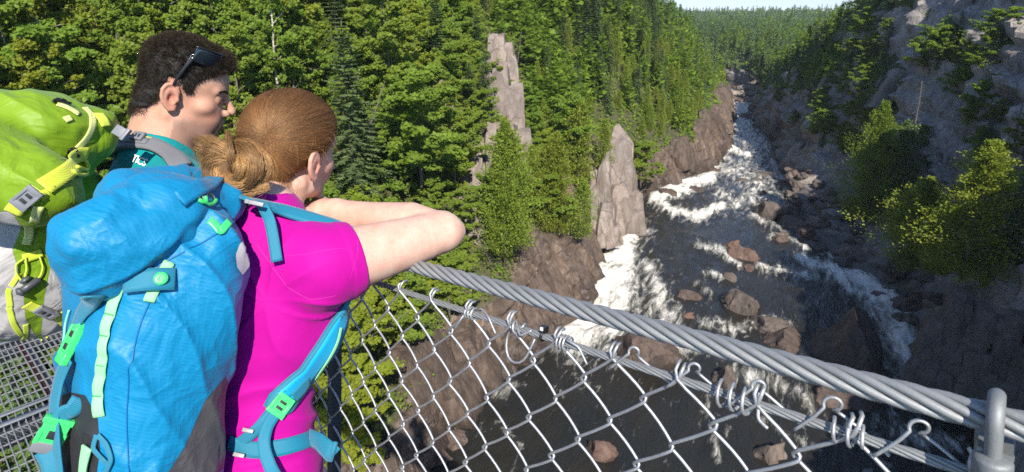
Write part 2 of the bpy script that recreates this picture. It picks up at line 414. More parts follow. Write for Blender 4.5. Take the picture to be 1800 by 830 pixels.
fw = s.n('VectorMath', {0: fv, 1: s.n('VectorMath', {0: wv.outputs['Color'], 1: (1.3, 1.3, 0)}, operation='MULTIPLY').outputs[0]}, operation='ADD').outputs[0]
a1 = s.noise(fw, 2.1, 9, .70, .5); a2 = s.noise(fw, 9.0, 6, .72, .3)
vo = s.n('TexVoronoi', {'Vector': fw, 'Scale': 2.4}, feature='SMOOTH_F1').outputs[0]
br = s.math('ADD', s.math('ADD', s.math('MULTIPLY', s.math('SUBTRACT', a1, .5), 1.9), s.math('MULTIPLY', s.math('SUBTRACT', a2, .5), .55)), s.math('MULTIPLY', s.math('SUBTRACT', vo, .35), .55))
mk = s.ramp(s.math('ADD', s.math('MULTIPLY', fo, .86), s.math('MULTIPLY', br, 1.0)), [(.37, 0), (.57, .24), (.77, .66), (1.0, 1)])
mk2 = s.ramp(s.math('ADD', s.math('MULTIPLY', fo, .9), s.math('MULTIPLY', br, .6)), [(.28, 0), (.95, 1)])
body = s.mix(s.noise(fw, .5, 3), (.010, .014, .018), (.030, .025, .016))
body = s.mix(s.math('MULTIPLY', mk2, .8), body, (.13, .130, .10))
foamc = s.mix(s.ramp(a2, [(.3, 0), (.55, 1)]), (.42, .37, .28), (.82, .80, .75))
colr = s.mix(mk, body, foamc)
hb = s.math('ADD', s.math('MULTIPLY', s.noise(fw, 3.2, 6, .62), 1.0), s.math('MULTIPLY', mk, .45))
M_water = s.principled(colr, s.math('ADD', .07, s.math('MULTIPLY', mk, .7)), s.bump(hb, .55, .22), IOR=1.33)
river.data.materials.append(M_water)

# ------------------------------------------------------------------ rocks
def rock_mesh(seed, sub=4, cuts=16, rough=.10, flat=(1, 1, 1)):
    bm = bmesh.new(); bmesh.ops.create_icosphere(bm, subdivisions=sub, radius=1.0)
    V = np.array([v.co[:] for v in bm.verts]); F = np.array([[v.index for v in f.verts] for f in bm.faces]); bm.free()
    r = np.random.default_rng(seed)
    for _ in range(cuts):
        n = r.normal(size=3); n /= np.linalg.norm(n); c = r.uniform(.36, .84)
        dd = V@n-c; V = V-np.where(dd > 0, dd*.985, 0)[:, None]*n
    nn = V/np.linalg.norm(V, axis=1)[:, None]
    f1, e1, c1 = worley(V, 1.5, seed); V = V + nn*(.55*rough*fbm(V, 1.6, 4, .5, seed) + .03*fbm(V, 6, 3, .5, seed+3) + .14*(c1-.5) - .05*(1-sstep(0, .08, e1)))[:, None]
    return V*np.array(flat), F
def boulder_mat(name, a, b, c, l, wet, wt=.5):
    s, col, rough, nb = rock_material(name, a, b, c, l, wet, wt)
    oi = s.n('ObjectInfo').outputs['Random']
    col = s.mix(s.math('MULTIPLY', oi, .45), col, tuple(v*.45 for v in b))
    return s.principled(col, rough, nb)
M_brown = boulder_mat('brown boulder', (.055, .038, .030), (.100, .071, .057), (.17, .125, .104), (.15, .08, .052), (.020, .016, .014))
M_red = boulder_mat('reddish boulder', (.080, .048, .036), (.145, .090, .069), (.22, .15, .12), (.19, .09, .055), (.034, .022, .018))
M_dark = boulder_mat('dark grey boulder', (.075, .060, .050), (.135, .108, .090), (.20, .165, .14), (.15, .095, .065), (.028, .022, .019))
M_pale = boulder_mat('pale outcrop rock', (.14, .112, .095), (.25, .205, .178), (.37, .315, .28), (.29, .20, .12), (.10, .075, .06))
M_slabl = boulder_mat('brown wall slab', (.052, .037, .029), (.115, .082, .063), (.21, .160, .130), (.21, .125, .045), (.034, .025, .020), 1.3)
M_slabr = boulder_mat('grey cliff slab', (.14, .126, .114), (.25, .226, .206), (.36, .328, .30), (.28, .20, .15), (.055, .044, .038), 1.3)
PROTO = [rock_mesh(s_, 4, 15) for s_ in range(20, 27)]
PM = {}
def place_rock(name, mat, loc, size, rz, k, label, group=None, tilt=(0, 0)):
    key = (k, mat.name)
    if key not in PM:
        o = mesh_obj(name, *PROTO[k], mat, sharp=28); PM[key] = o.data; bpy.data.objects.remove(o)
    o = bpy.data.objects.new(name, PM[key]); COL.objects.link(o)
    o.location = loc; o.scale = size; o.rotation_euler = (tilt[0], tilt[1], rz)
    return tag(o, label, 'boulder', group)
# (left px, right px, top py, waterline py, material, label)
BOULD = [
 (1048, 1195, 578, 652, M_brown, 'rugged brown boulder in the white water below the hand cable, near the left bank'),
 (1393, 1572, 522, 668, M_brown, 'biggest dark boulder in the river, split by the white chute along the right cliff'),
 (1283, 1332, 432, 462, M_red, 'largest of three reddish sunlit rocks in the middle of the river'),
 (1274, 1304, 418, 437, M_red, 'reddish sunlit rock just upstream of the largest of three red rocks'),
 (1298, 1338, 460, 478, M_red, 'low flat reddish rock just below the largest of three red rocks'),
 (1272, 1298, 476, 494, M_dark, 'small black rock below the three reddish rocks'),
 (1276, 1344, 500, 552, M_dark, 'slanting grey slab rock in midstream left of the biggest dark boulder'),
 (1306, 1382, 556, 586, M_dark, 'dark wet rock beside the small white chute left of the biggest boulder'),
 (1325, 1420, 588, 622, M_brown, 'long low brown rock directly above the hand cable, left of the biggest boulder'),
 (1195, 1232, 512, 530, M_brown, 'small brown rock at the edge of the broad white rapid'),
 (1198, 1222, 545, 562, M_red, 'small half drowned reddish rock in the broad white rapid'),
 (1313, 1372, 295, 313, M_dark, 'flat black rock far up the river in pale rapids'),
 (1296, 1320, 312, 322, M_dark, 'small black rock left of the flat black rock upstream'),
 (1325, 1345, 309, 320, M_dark, 'small black rock right below the flat black rock upstream'),
 (1316, 1372, 346, 385, M_dark, 'angular dark boulder at the shore with a scrap of blue beside it'),
 (1322, 1358, 334, 346, M_dark, 'low dark rock just upstream of the angular shore boulder'),
 (1305, 1330, 195, 208, M_dark, 'dark rock at the far end of the river below the pink rocks'),
 (1356, 1390, 410, 426, M_brown, 'brown rock off the boulder shore opposite the three red rocks'),
 (1345, 1400, 400, 420, M_dark, 'dark rock awash by the boulder shore'),
 (1160, 1196, 330, 346, M_brown, 'low brown rock ringed by foam close to the left bank'),
 (1200, 1252, 328, 338, M_brown, 'thin brown ledge rock ringed by foam in the upper rapid'),
 (1020, 1085, 770, 812, M_red, 'rusty red rock under dark water seen through the fence'),
 (1240, 1300, 645, 690, M_dark, 'dark wet rock just below the hand cable seen above the tie wires'),
 (1440, 1530, 690, 726, M_brown, 'low brown rock between the two cables at the right'),
 (1330, 1385, 770, 815, M_dark, 'dark drowned rock beneath the lower cable at the right'),
 (1590, 1640, 630, 668, M_red, 'reddish rock at the foot of the right cliff beside the chute'),
]
for i, (x0, x1, y0, y1, m, lab) in enumerate(BOULD):
    c = on_z((x0+x1)/2, y1); t = proj(c)[2]
    w = (x1-x0)*t/FPX/2; hh = (y1-y0)*t/FPX
    dep = w*(.75+.25*((i*7) % 5)/4)
    back = np.array([c[0], c[1], 0]); back /= np.linalg.norm(back)
    z = hh*.62; c = c+back*dep*.8
    place_rock('boulder', m, (c[0], c[1], -z*.25), (w*1.32, dep*1.4, z*1.45), (i*1.3) % .7-.35, i % 7, lab)
# pink rocks at the far bend
r_ = np.random.default_rng(5)
for i in range(46):
    px, py = r_.uniform(1277, 1332), r_.uniform(152, 176)
    c = on_z(px, py+6); w = r_.uniform(.7, 2.1)
    c[2] = .2+max(0, (172-py))*.10
    place_rock('boulder', M_pale if i % 3 else M_red, tuple(c), (w*1.3, w, w*.55), r_.uniform(0, 6), i % 7, 'pinkish rock in the pile of rocks where the river bends out of sight', 'pink rocks at the far bend')
# boulder shore on the right
for i in range(120):
    a = r_.uniform(50, 90); oo = r_.uniform(-1.5, 7.5)*(1-abs(a-68)/26); dd = dR(a)+oo
    x, y = xy(a, dd); z = max(ground_at(x, y), -.3); w = r_.uniform(.45, 1.0)*(1.9 if i % 6 == 0 else 1)
    if abs(proj(np.array([x, y, z]))[0]-1345) < 40 and i % 2: continue
    place_rock('boulder', M_dark if i % 4 else M_brown, (x, y, z+w*.12), (w*1.35, w, w*.72), r_.uniform(0, 6), i % 7, ('big' if w > .95 else 'small')+(' dark' if i % 4 else ' brown')+' boulder on the right shore '+('by the white chute' if a < 56 else 'opposite the three red rocks' if a < 64 else 'beside the upper rapid' if a < 74 else 'by the flat black rock')+(' at the water edge' if oo < 1.5 else ' below the cliff' if oo > 4.5 else ''), 'boulders on the right shore', (r_.uniform(-.3, .3), r_.uniform(-.3, .3)))
# loose blocks along the foot of the left rock wall
for i in range(26):
    a = r_.uniform(14, 150); x, y = xy(a, dL(a)+r_.uniform(-.6, .5)); w = r_.uniform(.3, .9)
    place_rock('boulder', M_brown, (x, y, .05), (w*1.4, w, w*.7), r_.uniform(0, 6), i % 7, 'brown boulder at the foot of the left rock wall, '+('seen through the fence' if a < 30 else 'beside the broad foaming rapid' if a < 62 else 'near the upper rapid' if a < 95 else 'far up the river'), 'boulders below the left wall')

def shard(r, w, d, h, taper=.7, jit=.16, n=14):
    """an angular block: hull of jittered points of a tapered box standing on z=0"""
    pts = []
    for z, k in ((0, 1.0), (.45+.2*r.random(), 1-(1-taper)*.35), (1.0, taper)):
        for sx in (-1, 1):
            for sy in (-1, 1):
                pts.append((sx*w/2*k*(1+jit*r.normal()), sy*d/2*k*(1+jit*r.normal()), h*(z+.07*r.normal()*(z > 0))))
    for _ in range(n-10): pts.append((w/2*r.uniform(-1, 1)*.9, -d/2*r.uniform(.7, 1.15), h*r.uniform(.05, .9)))
    bm = bmesh.new()
    for q in pts: bm.verts.new(q)
    g = bmesh.ops.convex_hull(bm, input=bm.verts[:]); bmesh.ops.delete(bm, geom=[v for v in g['geom_interior'] if isinstance(v, bmesh.types.BMVert)], context='VERTS')
    bmesh.ops.triangulate(bm, faces=bm.faces[:])
    bmesh.ops.subdivide_edges(bm, edges=bm.edges[:], cuts=3, use_grid_fill=True)
    bmesh.ops.triangulate(bm, faces=bm.faces[:])
    V = np.array([v.co[:] for v in bm.verts]); bm.verts.index_update(); F = np.array([[v.index for v in f.verts] for f in bm.faces]); bm.free()
    s_ = max(.5, min(w, h)); sd = int(r.integers(0, 900))
    f1, e1, c1 = worley(V*np.array([1, 1, .6])+sd, 2.2/s_, 4)
    nn = V-np.array([0, 0, h*.45]); nn /= np.linalg.norm(nn, axis=1)[:, None]+1e-6
    return V+nn*(s_*(.045*(c1-.5)+.06*fbm(V+sd, 1.5/s_, 4, .55, 3)))[:, None], F
def stack(parts):
    V, F, o = [], [], 0
    for v, f in parts: V.append(v); F.append(f+o); o += len(v)
    return np.vstack(V), np.vstack(F)
def outcrop(x0, x1, y0, y1, lab, seed, mat, back=.55, lean=0.0, taper=.35, dt=0.0, pointed=False, grid=None):
    """a fractured rock face standing out of the slope, built of angular blocks; pixel box of its face"""
    p, t = hit((x0+x1)/2, y1); t += dt; r = np.random.default_rng(seed)
    w = (x1-x0)*t/FPX; hh = (y1-y0)*t/FPX/(CP*.98); parts = []
    hh *= .80
    nrow = 1 if pointed else max(2, int(round(hh/(w*.75)))); ncol = 3
    if grid: nrow, ncol = grid
    if pointed:
        for k, (u, hf, tp) in enumerate(((0, 1.0, .12), (.14, .86, .25), (-.22, .80, .25), (.38, .62, .35), (-.50, .58, .35), (.68, .40, .5), (-.85, .36, .5), (.20, .48, .6), (-.30, .36, .6), (.9, .22, .7), (-1.05, .2, .7))):
            wk = w*r.uniform(.44, .66); hk = hh*hf*1.12
            V, F = shard(r, wk, wk*1.2, hk, tp, .17, 20)
            a_ = r.uniform(-.5, .5); V[:, :2] = V[:, :2]@np.array([[math.cos(a_), math.sin(a_)], [-math.sin(a_), math.cos(a_)]]); V[:, 0] += r.uniform(-.10, .10)*V[:, 2]; V[:, 0] += u*w*.36+lean*w*V[:, 2]/hh; V[:, 1] += abs(u)*w*.12+V[:, 2]*back-(w*.30 if k > 6 else 0)+r.uniform(-.08, .08)*w; V[:, 2] -= hh*.24; parts.append((V, F))
    else:
        rh = hh/nrow
        for i in range(nrow):
            kk = 1-(1-taper)*i/max(1, nrow-1)
            for c in range(ncol):
                wk = w*kk/ncol*r.uniform(1.05, 1.6); hk = rh*r.uniform(1.05, 1.8)
                V, F = shard(r, wk, wk*1.3, hk, r.uniform(.65, .95), .12)
                a_ = r.uniform(-.25, .25); V[:, :2] = V[:, :2]@np.array([[math.cos(a_), math.sin(a_)], [-math.sin(a_), math.cos(a_)]])
                V[:, 0] += (c-(ncol-1)/2)*w*kk/ncol+r.uniform(-.06, .06)*w+lean*w*i/nrow; V[:, 1] += (i*rh+.5*V[:, 2])*back+r.uniform(-.15, .15)*wk; V[:, 2] += i*rh-rh*.25; parts.append((V, F))
    V, F = stack(parts); V[:, 1] += w*.25
    base = P((x0+x1)/2, y1, t); rz = -math.atan2(base[0], base[1])
    o = mesh_obj('rock_outcrop', V, F, mat, sharp=24); o.location = base; o.rotation_euler = (0, 0, rz)
    return tag(o, lab, 'rock outcrop')
outcrop(1040, 1126, 192, 372, 'pointed pale pink rock spire rising from the left bank at the upper rapid', 51, M_pale, .22, -.03, .10, pointed=True)
outcrop(1026, 1082, 243, 398, 'shorter pale rock pinnacle leaning against the left side of the pointed spire', 52, M_pale, .28, -.06, .30, -.8, pointed=True)
outcrop(842, 912, 62, 152, 'big pale grey boulder block high on the forested left slope', 53, M_pale, .6, .05, .72)
outcrop(832, 930, 128, 306, 'tall pale cracked rock face below the high grey block on the left slope', 54, M_pale, .72, .08, .72)
outcrop(806, 880, 235, 425, 'pale broken rock face low on the slope, left of the bright cedar', 55, M_pale, .75, .05, .72)
outcrop(738, 804, 150, 222, 'small pale rock showing between the leafy trees on the left slope', 56, M_pale, .6, .0, .7)
outcrop(1600, 1800, 545, 720, 'dark rock ledge under the cliff carrying the sunlit yellow cedar', 57, M_dark, .45, .0, .75, -3.0, grid=(4, 6))
# angular slabs breaking out of the left wall and the right cliff
SLAB = {}
def slab(mat, k, loc, size, rz, back, lab, grp):
    key = (mat.name, k)
    if key not in SLAB:
        r = np.random.default_rng(300+k); V, F = shard(r, 1, .55, 1, r.uniform(.55, .95), .15, 18); V = V-np.array([0, 0, .5]); o = mesh_obj('rock_slab', V, F, mat, sharp=24); SLAB[key] = o.data; bpy.data.objects.remove(o)
    o = bpy.data.objects.new('rock_slab', SLAB[key]); COL.objects.link(o); o.location = loc; o.scale = size; o.rotation_euler = (-back, r_.uniform(-.22, .22), rz)
    o.parent = left_bank if 'left' in grp else right_bank
    return o
for i in range(95):
    a = r_.uniform(18, 165)**1.0; hb = np.interp(a, HB_A, HB_H); f = r_.uniform(-.02, .92); x, y = xy(a, dL(a)-hb*.55*f-.5); h_ = r_.uniform(1.6, 3.8)*(1+.004*a); w_ = h_*r_.uniform(.55, 1.3)
    slab(M_slabl, i % 9, (x, y, hb*f), (w_, h_*.8, h_), -RH-math.pi/2+r_.uniform(-.5, .5)+math.pi, .42, 'angular brown slab in the left rock wall '+('seen through the fence' if a < 30 else 'beside the broad foaming rapid' if a < 58 else 'under the pointed spire' if a < 80 else 'towards the far bend')+(', at the waterline' if f < .2 else ', at its upper edge' if f > .7 else ''), 'slabs of the left wall')
for i in range(60):
    a = r_.uniform(36, 150); u = r_.uniform(.22, .72); o_, h_ = right_profile(np.array([a]), np.array([u])); x, y = xy(a, dR(a)+o_[0]); s_ = r_.uniform(1.8, 5.2)
    q_ = proj(np.array([x, y, h_[0]]))
    if not (1250 < q_[0] < 1900 and -60 < q_[1] < 800): continue
    slab(M_slabr, i % 9, (x+CA*.9, y-SA*.9, h_[0]), (s_*r_.uniform(.9, 1.8), s_*.6, s_), -RH+math.pi/2+r_.uniform(-.5, .5)+math.pi, .34, 'angular grey slab on the shaded right cliff '+('near the far bend' if q_[0] < 1420 else 'above the boulder shore' if q_[0] < 1560 else 'at the right edge')+(', low down' if u < .38 else ', high up' if u > .58 else ''), 'slabs of the right cliff')
# scraps of blue on the rocks
s = NT('blue cloth'); M_blu = s.principled((.01, .16, .45), .7)
for (px, py, w, lab) in ((1366, 373, .55, 'small scrap of blue cloth lying beside the angular shore boulder'), (1303, 161, .8, 'tiny blue scrap among the pink rocks at the far bend')):
    p, t = hit(px, py); p = P(px, py, t-.6); V, F = rock_mesh(88, 3, 6, .2, (w, w*.6, w*.45)); o = mesh_obj('blue_cloth', V, F, M_blu); o.location = p; tag(o, lab, 'cloth')
# ------------------------------------------------------------------ trees
def leaf_material(name, a, b, trans=.54, rough=.55, spec=.25):
    s = NT(name); oi = s.n('ObjectInfo').outputs['Random']; r = s.attr('rnd').outputs['Fac']
    c = s.mix(r, a, b)
    c = s.mix(s.math('MULTIPLY', oi, .35), c, tuple(v*.65 for v in a))
    hs = s.n('HueSaturation', {'Hue': s.math('ADD', .488, s.math('MULTIPLY', oi, .024)), 'Saturation': 1.0, 'Value': s.math('ADD', .88, s.math('MULTIPLY', oi, .30)), 'Color': c}).outputs[0]
    pb = s.n('BsdfPrincipled', {'Base Color': hs, 'Roughness': rough, 'Specular IOR Level': spec})
    tr = s.n('BsdfTranslucent', {'Color': s.mix(.5, hs, (.16, .22, .02), 'MIX')})
    return s.finish(s.n('MixShader', {0: trans, 1: pb, 2: tr}))
M_leaf = leaf_material('birch and maple leaves', (.155, .255, .026), (.310, .410, .050))
M_leafy = leaf_material('yellow green leaves', (.22, .29, .022), (.37, .42, .040))
M_yel = leaf_material('sunny cedar sprays', (.17, .235, .020), (.31, .37, .040), .34)
M_spruce = leaf_material('spruce needles', (.085, .145, .050), (.175, .245, .088), .22)
M_cedar = leaf_material('cedar sprays', (.160, .225, .022), (.290, .355, .044), .28)
s = NT('grey bark'); M_bark = s.principled(s.mix(s.noise(s.mapping(s.obj(), (6, 6, 1.5)), 2, 6), (.07, .06, .05), (.20, .175, .15)), .9, s.bump(s.noise(s.mapping(s.obj(), (8, 8, 2)), 3, 5), .6, .03))
s = NT('white birch bark'); M_birch = s.principled(s.mix(s.ramp(s.noise(s.mapping(s.obj(), (2, 2, 5)), 1.4, 5), [(.45, 0), (.6, 1)]), (.50, .45, .38), (.16, .13, .11)), .8)

def decid(seed, H=9.0, R=2.3, base=.14, ncl=290, per=36, ls=.090):
    r = np.random.default_rng(seed); parts = []; C, T, B = [], [], []
    z = np.linspace(0, H*.93, 10); lean = r.normal(size=2)*.035*H
    ax = np.stack([lean[0]*(z/H)**1.5+.06*np.sin(z*1.1+seed), lean[1]*(z/H)**1.5+.06*np.cos(z*.9+seed), z], 1)
    parts.append(tube(ax, np.linspace(.105, .018, 10)*H/9, 7))
    nl = 17
    ends = []
    for i in range(nl):
        f = base+(1-base)*(i+.5)/nl*.95; zz = f*H*.93
        p0 = np.array([np.interp(zz, z, ax[:, k]) for k in range(3)])
        th = i*2.4+r.uniform(-.5, .5); rr = R*(.45+.75*math.sin(math.pi*min(1, (f-base)/(1-base)*.80+.24)))*r.uniform(.65, 1.15)
        dirv = np.array([math.cos(th), math.sin(th), r.uniform(.25, .8)])
        n = 6; q = np.linspace(0, 1, n)[:, None]
        pts = p0+dirv*rr*q + np.array([0, 0, -.25*rr])*q**2*0 + r.normal(size=(n, 3))*.05*q
        parts.append(tube(pts, np.linspace(.035, .008, n)*H/9, 4, cap=False))
        for j in range(n):
            if j >= 1: ends.append((pts[j], rr*(.28-.02*j)))
    ends.append((ax[-1], .5)); ends.append((ax[-2], .6))
    ends = [ends[k] for k in r.integers(0, len(ends), ncl)]
    for p, sr in ends:
        c = p+r.normal(size=3)*np.array([.42, .42, .30])*min(.9, max(.35, sr)) ; m = per
        rad = r.uniform(.22, .46)
        q = r.normal(size=(m, 3)); q /= np.linalg.norm(q, axis=1)[:, None]; q *= (r.uniform(.25, 1, m)**.5*rad)[:, None]; q[:, 2] *= .55
        n_ = r.normal(size=(m, 3))*.55+np.array([.08, -.62, .85])      # leaves turn to the light; n_ /= np.linalg.norm(n_, axis=1)[:, None]
        t = np.cross(n_, r.normal(size=(m, 3))); t /= np.linalg.norm(t, axis=1)[:, None]; b = np.cross(n_, t)
        sz = ls*r.uniform(.65, 1.3, m)[:, None]
        C.append(c+q); T.append(t*sz); B.append(b*sz*.62)
    V, F = quads(np.vstack(C), np.vstack(T), np.vstack(B))
    rnd = np.repeat(np.clip(r.normal(.5, .25, len(F)), 0, 1), 4)
    return join(parts), (V, F, rnd)
def spruce(seed, H=11.0, R=1.9, thin=0.0, dense=1.0):
    r = np.random.default_rng(seed); C, T, B = [], [], []
    z = np.linspace(0, H, 9); ax = np.stack([.05*np.sin(z*.5+seed), .05*np.cos(z*.4+seed), z], 1)
    parts = [tube(ax, np.linspace(.12, .012, 9)*H/11, 6)]
    zz = .06*H
    while zz < H*.985:
        f = zz/H; rr = R*((1-f)**.80+.03)*(.55+.45*min(1, f*6))
        nb = int(r.integers(5, 8)); th0 = r.uniform(0, 6.28)
        for k in range(nb):
            if r.random() < thin: continue
            L = rr*r.uniform(.62, 1.15); th = th0+k*6.283/nb+r.uniform(-.3, .3)
            d = np.array([math.cos(th), math.sin(th), 0]); sd = np.array([-d[1], d[0], 0])
            up0 = .30*f*1.4-.10; m = max(4, int(9*dense*L/R+4))
            q = np.linspace(.12, 1, m)
            pz = zz+L*(up0*q-.42*(1-f*.6)*q**2+.16*q**3)
            pts = ax[0]*0+np.stack([d[0]*L*q, d[1]*L*q, pz], 1)
            if f < .85 and k % 2 == 0: parts.append(tube(pts[::max(1, m//3)], np.linspace(.018, .006, len(pts[::max(1, m//3)])), 3, cap=False))
            for sg in (-1, 1, 0):
                tl = (.12+.30*L*(1-q)**.7*.75)*r.uniform(.7, 1.2, m)
                if sg == 0: tl = np.full(m, .16)
                dr = d[None]*(.75 if sg else 1)+sd[None]*sg*.9+np.array([0, 0, -.12])+r.normal(size=(m, 3))*.14
                dr /= np.linalg.norm(dr, axis=1)[:, None]
                up = np.array([0, 0, 1.0])+r.normal(size=(m, 3))*.28; b = np.cross(dr, up); b /= np.linalg.norm(b, axis=1)[:, None]
                C.append(pts+dr*tl[:, None]*.5); T.append(dr*tl[:, None]*.62); B.append(b*(.042+.05*tl[:, None]))
        zz += (.20+.13*(1-f))*H/11/max(.6, dense)
    C.append(np.array([[0, 0, H]])); T.append(np.array([[0, 0, .25]])); B.append(np.array([[.04, 0, 0]]))
    V, F = quads(np.vstack(C), np.vstack(T), np.vstack(B))
    return join(parts), (V, F, np.repeat(np.clip(r.normal(.5, .28, len(F)), 0, 1), 4))
def cedar(seed, H=7.0, R=1.25, n=5200, nb=150, wild=.45, ls=1.0):
    r = np.random.default_rng(seed); C, T, B = [], [], []
    z = np.linspace(0, H*.96, 7); parts = [tube(np.stack([.05*np.sin(z), .04*np.cos(z), z], 1), np.linspace(.12, .015, 7), 6)]
    for i in range(nb):
        f = .05+.95*((i+.5)/nb)**1.05; zz = f*H; th = i*2.399+r.uniform(-.4, .4); ir = 1+wild*math.sin(3*th+5*f+seed)*math.sin(9*f+2*th)+wild*.7*r.normal()*.5
        rr = max(.15, R*(math.sin(math.pi*min(1, (f*.80+.20)))**.8*(1.02-.25*f))*r.uniform(.55, 1.12)*ir)+.08; d = np.array([math.cos(th), math.sin(th), 0])
        tip = d*rr+np.array([0, 0, zz+.35*rr*r.uniform(.2, 1.1)]); 
        if i % 3 == 0 and f < .9: parts.append(tube(np.array([[0, 0, zz-.2], tip*.6+np.array([0, 0, zz*.4-.05]), tip]), [.02, .012, .005], 3, cap=False))
        m = int(n/nb)
        q = np.clip(r.beta(2.2, 1.1, m), .1, 1)[:, None]
        c = np.array([0, 0, zz-.15])*(1-q)+tip*q+r.normal(size=(m, 3))*np.array([.15, .15, .17])*(.5+.5*rr)
        t = d*.7+np.array([0, 0, .75])+r.normal(size=(m, 3))*.5; t /= np.linalg.norm(t, axis=1)[:, None]
        b = np.cross(t, d*.2+r.normal(size=(m, 3))); b /= np.linalg.norm(b, axis=1)[:, None]
        sz = ls*r.uniform(.055, .125, m)[:, None]
        C.append(c); T.append(t*sz); B.append(b*sz*.5)
    V, F = quads(np.vstack(C), np.vstack(T), np.vstack(B))
    return join(parts), (V, F, np.repeat(np.clip(r.normal(.5, .28, len(F)), 0, 1), 4))
def dead(seed, H=9.0):
    r = np.random.default_rng(seed); z = np.linspace(0, H, 9)
    parts = [tube(np.stack([.08*np.sin(z*.6+seed), .06*np.cos(z*.5), z], 1), np.linspace(.10, .02, 9), 6)]
    for i in range(46):
        zz = H*(.18+.8*i/46); th = i*2.4; L = (1.35*(1-zz/H)+.25)*r.uniform(.5, 1.1); d = np.array([math.cos(th), math.sin(th), 0]); q = np.linspace(0, 1, 5)[:, None]
        parts.append(tube(np.array([0, 0, zz])+d*L*q+np.array([0, 0, -.35*L])*q**1.5, np.linspace(.02, .005, 5), 3, cap=False))
    return join(parts), None
PROTOS = {'birch_tree': [decid(100+i, H=[9, 8, 10, 7.5, 9.5, 8.5][i], R=[2.2, 2.5, 2.0, 2.3, 2.4, 1.9][i]) for i in range(6)],
          'spruce_tree': [spruce(200+i, H=[11, 12.5, 9.5, 10, 8][i], R=[1.9, 1.8, 1.75, 2.2, 1.6][i], thin=[0, .12, .05, 0, .2][i]) for i in range(5)],
          'cedar_tree': [cedar(300+i, H=[7, 6, 7.5, 5.5][i], R=[1.3, 1.2, 1.15, 1.35][i]) for i in range(4)]+[cedar(320, 12, 2.6, 26000, 170, .50, 1.0), cedar(321, 10, 2.5, 24000, 150, .60, 1.0)],
          'dead_tree': [dead(400, 9), dead(401, 7.5)]}
CROWN_MAT = {'birch_tree': M_leaf, 'spruce_tree': M_spruce, 'cedar_tree': M_cedar}
TPM = {}
def proto_meshes(kind, k, leafm=None, barkm=None):
    key = (kind, k, leafm, barkm)
    if key not in TPM:
        tr, cr = PROTOS[kind][k]
        a = mesh_obj('trunk', *tr, barkm or M_bark); me = a.data; bpy.data.objects.remove(a)
        me2 = None
        if cr is not None:
            b = mesh_obj('crown', cr[0], cr[1], leafm or CROWN_MAT[kind], smooth=False, attrs={'rnd': ('POINT', 'FLOAT', cr[2])}); me2 = b.data; bpy.data.objects.remove(b)
        TPM[key] = (me, me2)
    return TPM[key]
def tree(kind, k, loc, sc, rz, label, group=None, leafm=None, barkm=None, tilt=(0, 0), wide=1.0):
    ma, mb = proto_meshes(kind, k, leafm, barkm)
    e = empty(kind, loc, rz); e.scale = (sc*wide, sc*wide, sc); e.rotation_euler = (tilt[0], tilt[1], rz)
    tag(e, label, 'dead tree' if kind == 'dead_tree' else 'tree', group)
    for nm, me in (('trunk', ma), ('crown', mb)):
        if me is not None:
            o = bpy.data.objects.new(nm, me); COL.objects.link(o); o.parent = e
    return e
# no-tree zones: bare rock faces seen in the photograph (pixel boxes)
BARE = [(846, 910, 62, 160), (838, 925, 140, 290), (1030, 1118, 200, 390), (815, 872, 250, 420), (1225, 1285, 205, 300)]
CAND = []
r_ = np.random.default_rng(31)
def visible(x, y, z, m=60):
    q = proj(np.array([x, y, z])); return q[2] > 3 and -m-3500/q[2] < q[0] < 1800+m+3500/q[2] and -200 < q[1] < 900+9000/q[2]
def try_tree(x, y, kindp, hmul, gap, grp, cells):
    z = ground_at(x, y)
    key = (int(x//2), int(y//2))
    for i in (-1, 0, 1):
        for j in (-1, 0, 1):
            for (qx, qy) in cells.get((key[0]+i, key[1]+j), ()):
                if (qx-x)**2+(qy-y)**2 < gap*gap: return
    if not visible(x, y, z): return
    kind = r_.choice(['birch_tree', 'spruce_tree', 'cedar_tree'], p=kindp)
    sc = hmul*r_.uniform(.68, 1.12)
    q = proj(np.array([[x, y, z+.8], [x, y, z+3.5*sc], [x, y, z+6.5*sc]]))
    for bx in BARE:
        if ((q[:, 0] > bx[0]-6) & (q[:, 0] < bx[1]+6) & (q[:, 1] > bx[2]-4) & (q[:, 1] < bx[3]+4)).any() and q[0, 2] < 100: return
    cells.setdefault(key, []).append((x, y)); CAND.append((q[0, 2], kind, x, y, z, sc, grp))
cells = {}
for _ in range(12000):                                   # left slope and plateau
    a = r_.uniform(-12, 215); hb = np.interp(a, HB_A, HB_H)
    oo = hb*.55+1.8+r_.uniform(0, 1)**1.25*46
    x, y = xy(a, dL(a)-oo)
    if x*x+y*y < 15**2: continue
    n = pn(np.array([[x*.06, y*.06, 3.0]]))[0]
    low = oo < hb*.55+10
    fa = min(1, max(0, (a-45)/60))
    pb = .86-.55*fa+.45*n; pc = (.28+.15*fa if low else .14) ; pb = min(.92, max(.10, pb)); ps = max(.05, 1-pb-pc); t = pb+pc+ps
    hm = .60+.32*min(1, (oo-hb*.55)/14)
    try_tree(x, y, [pb/t, ps/t, pc/t], hm, 1.35 if low else 1.55, 'trees on the left slope', cells)
for _ in range(2600):                                   # right rim and ledges
    a = r_.uniform(20, 215); u = r_.uniform(.40, 1.0)
    A_, = [np.array([a])]; o, h = right_profile(A_, np.array([u])); x, y = xy(a, dR(a)+o[0]); 
    hmax = np.interp(a, [-80, -20, 10, 30, 55, 75, 95, 120, 145, 172, 200, 400], [20, 21, 24, 33, 38, 36, 29, 21, 13.5, 7.5, 5, 6])
    if u < .64 and (a < 95 or r_.random() < .45): continue
    if a < 58 and u < .72: continue
    try_tree(x, y, [.42, .44, .14], .62, 1.6, 'trees along the right rim', cells)
CAND.sort(key=lambda c: c[0])
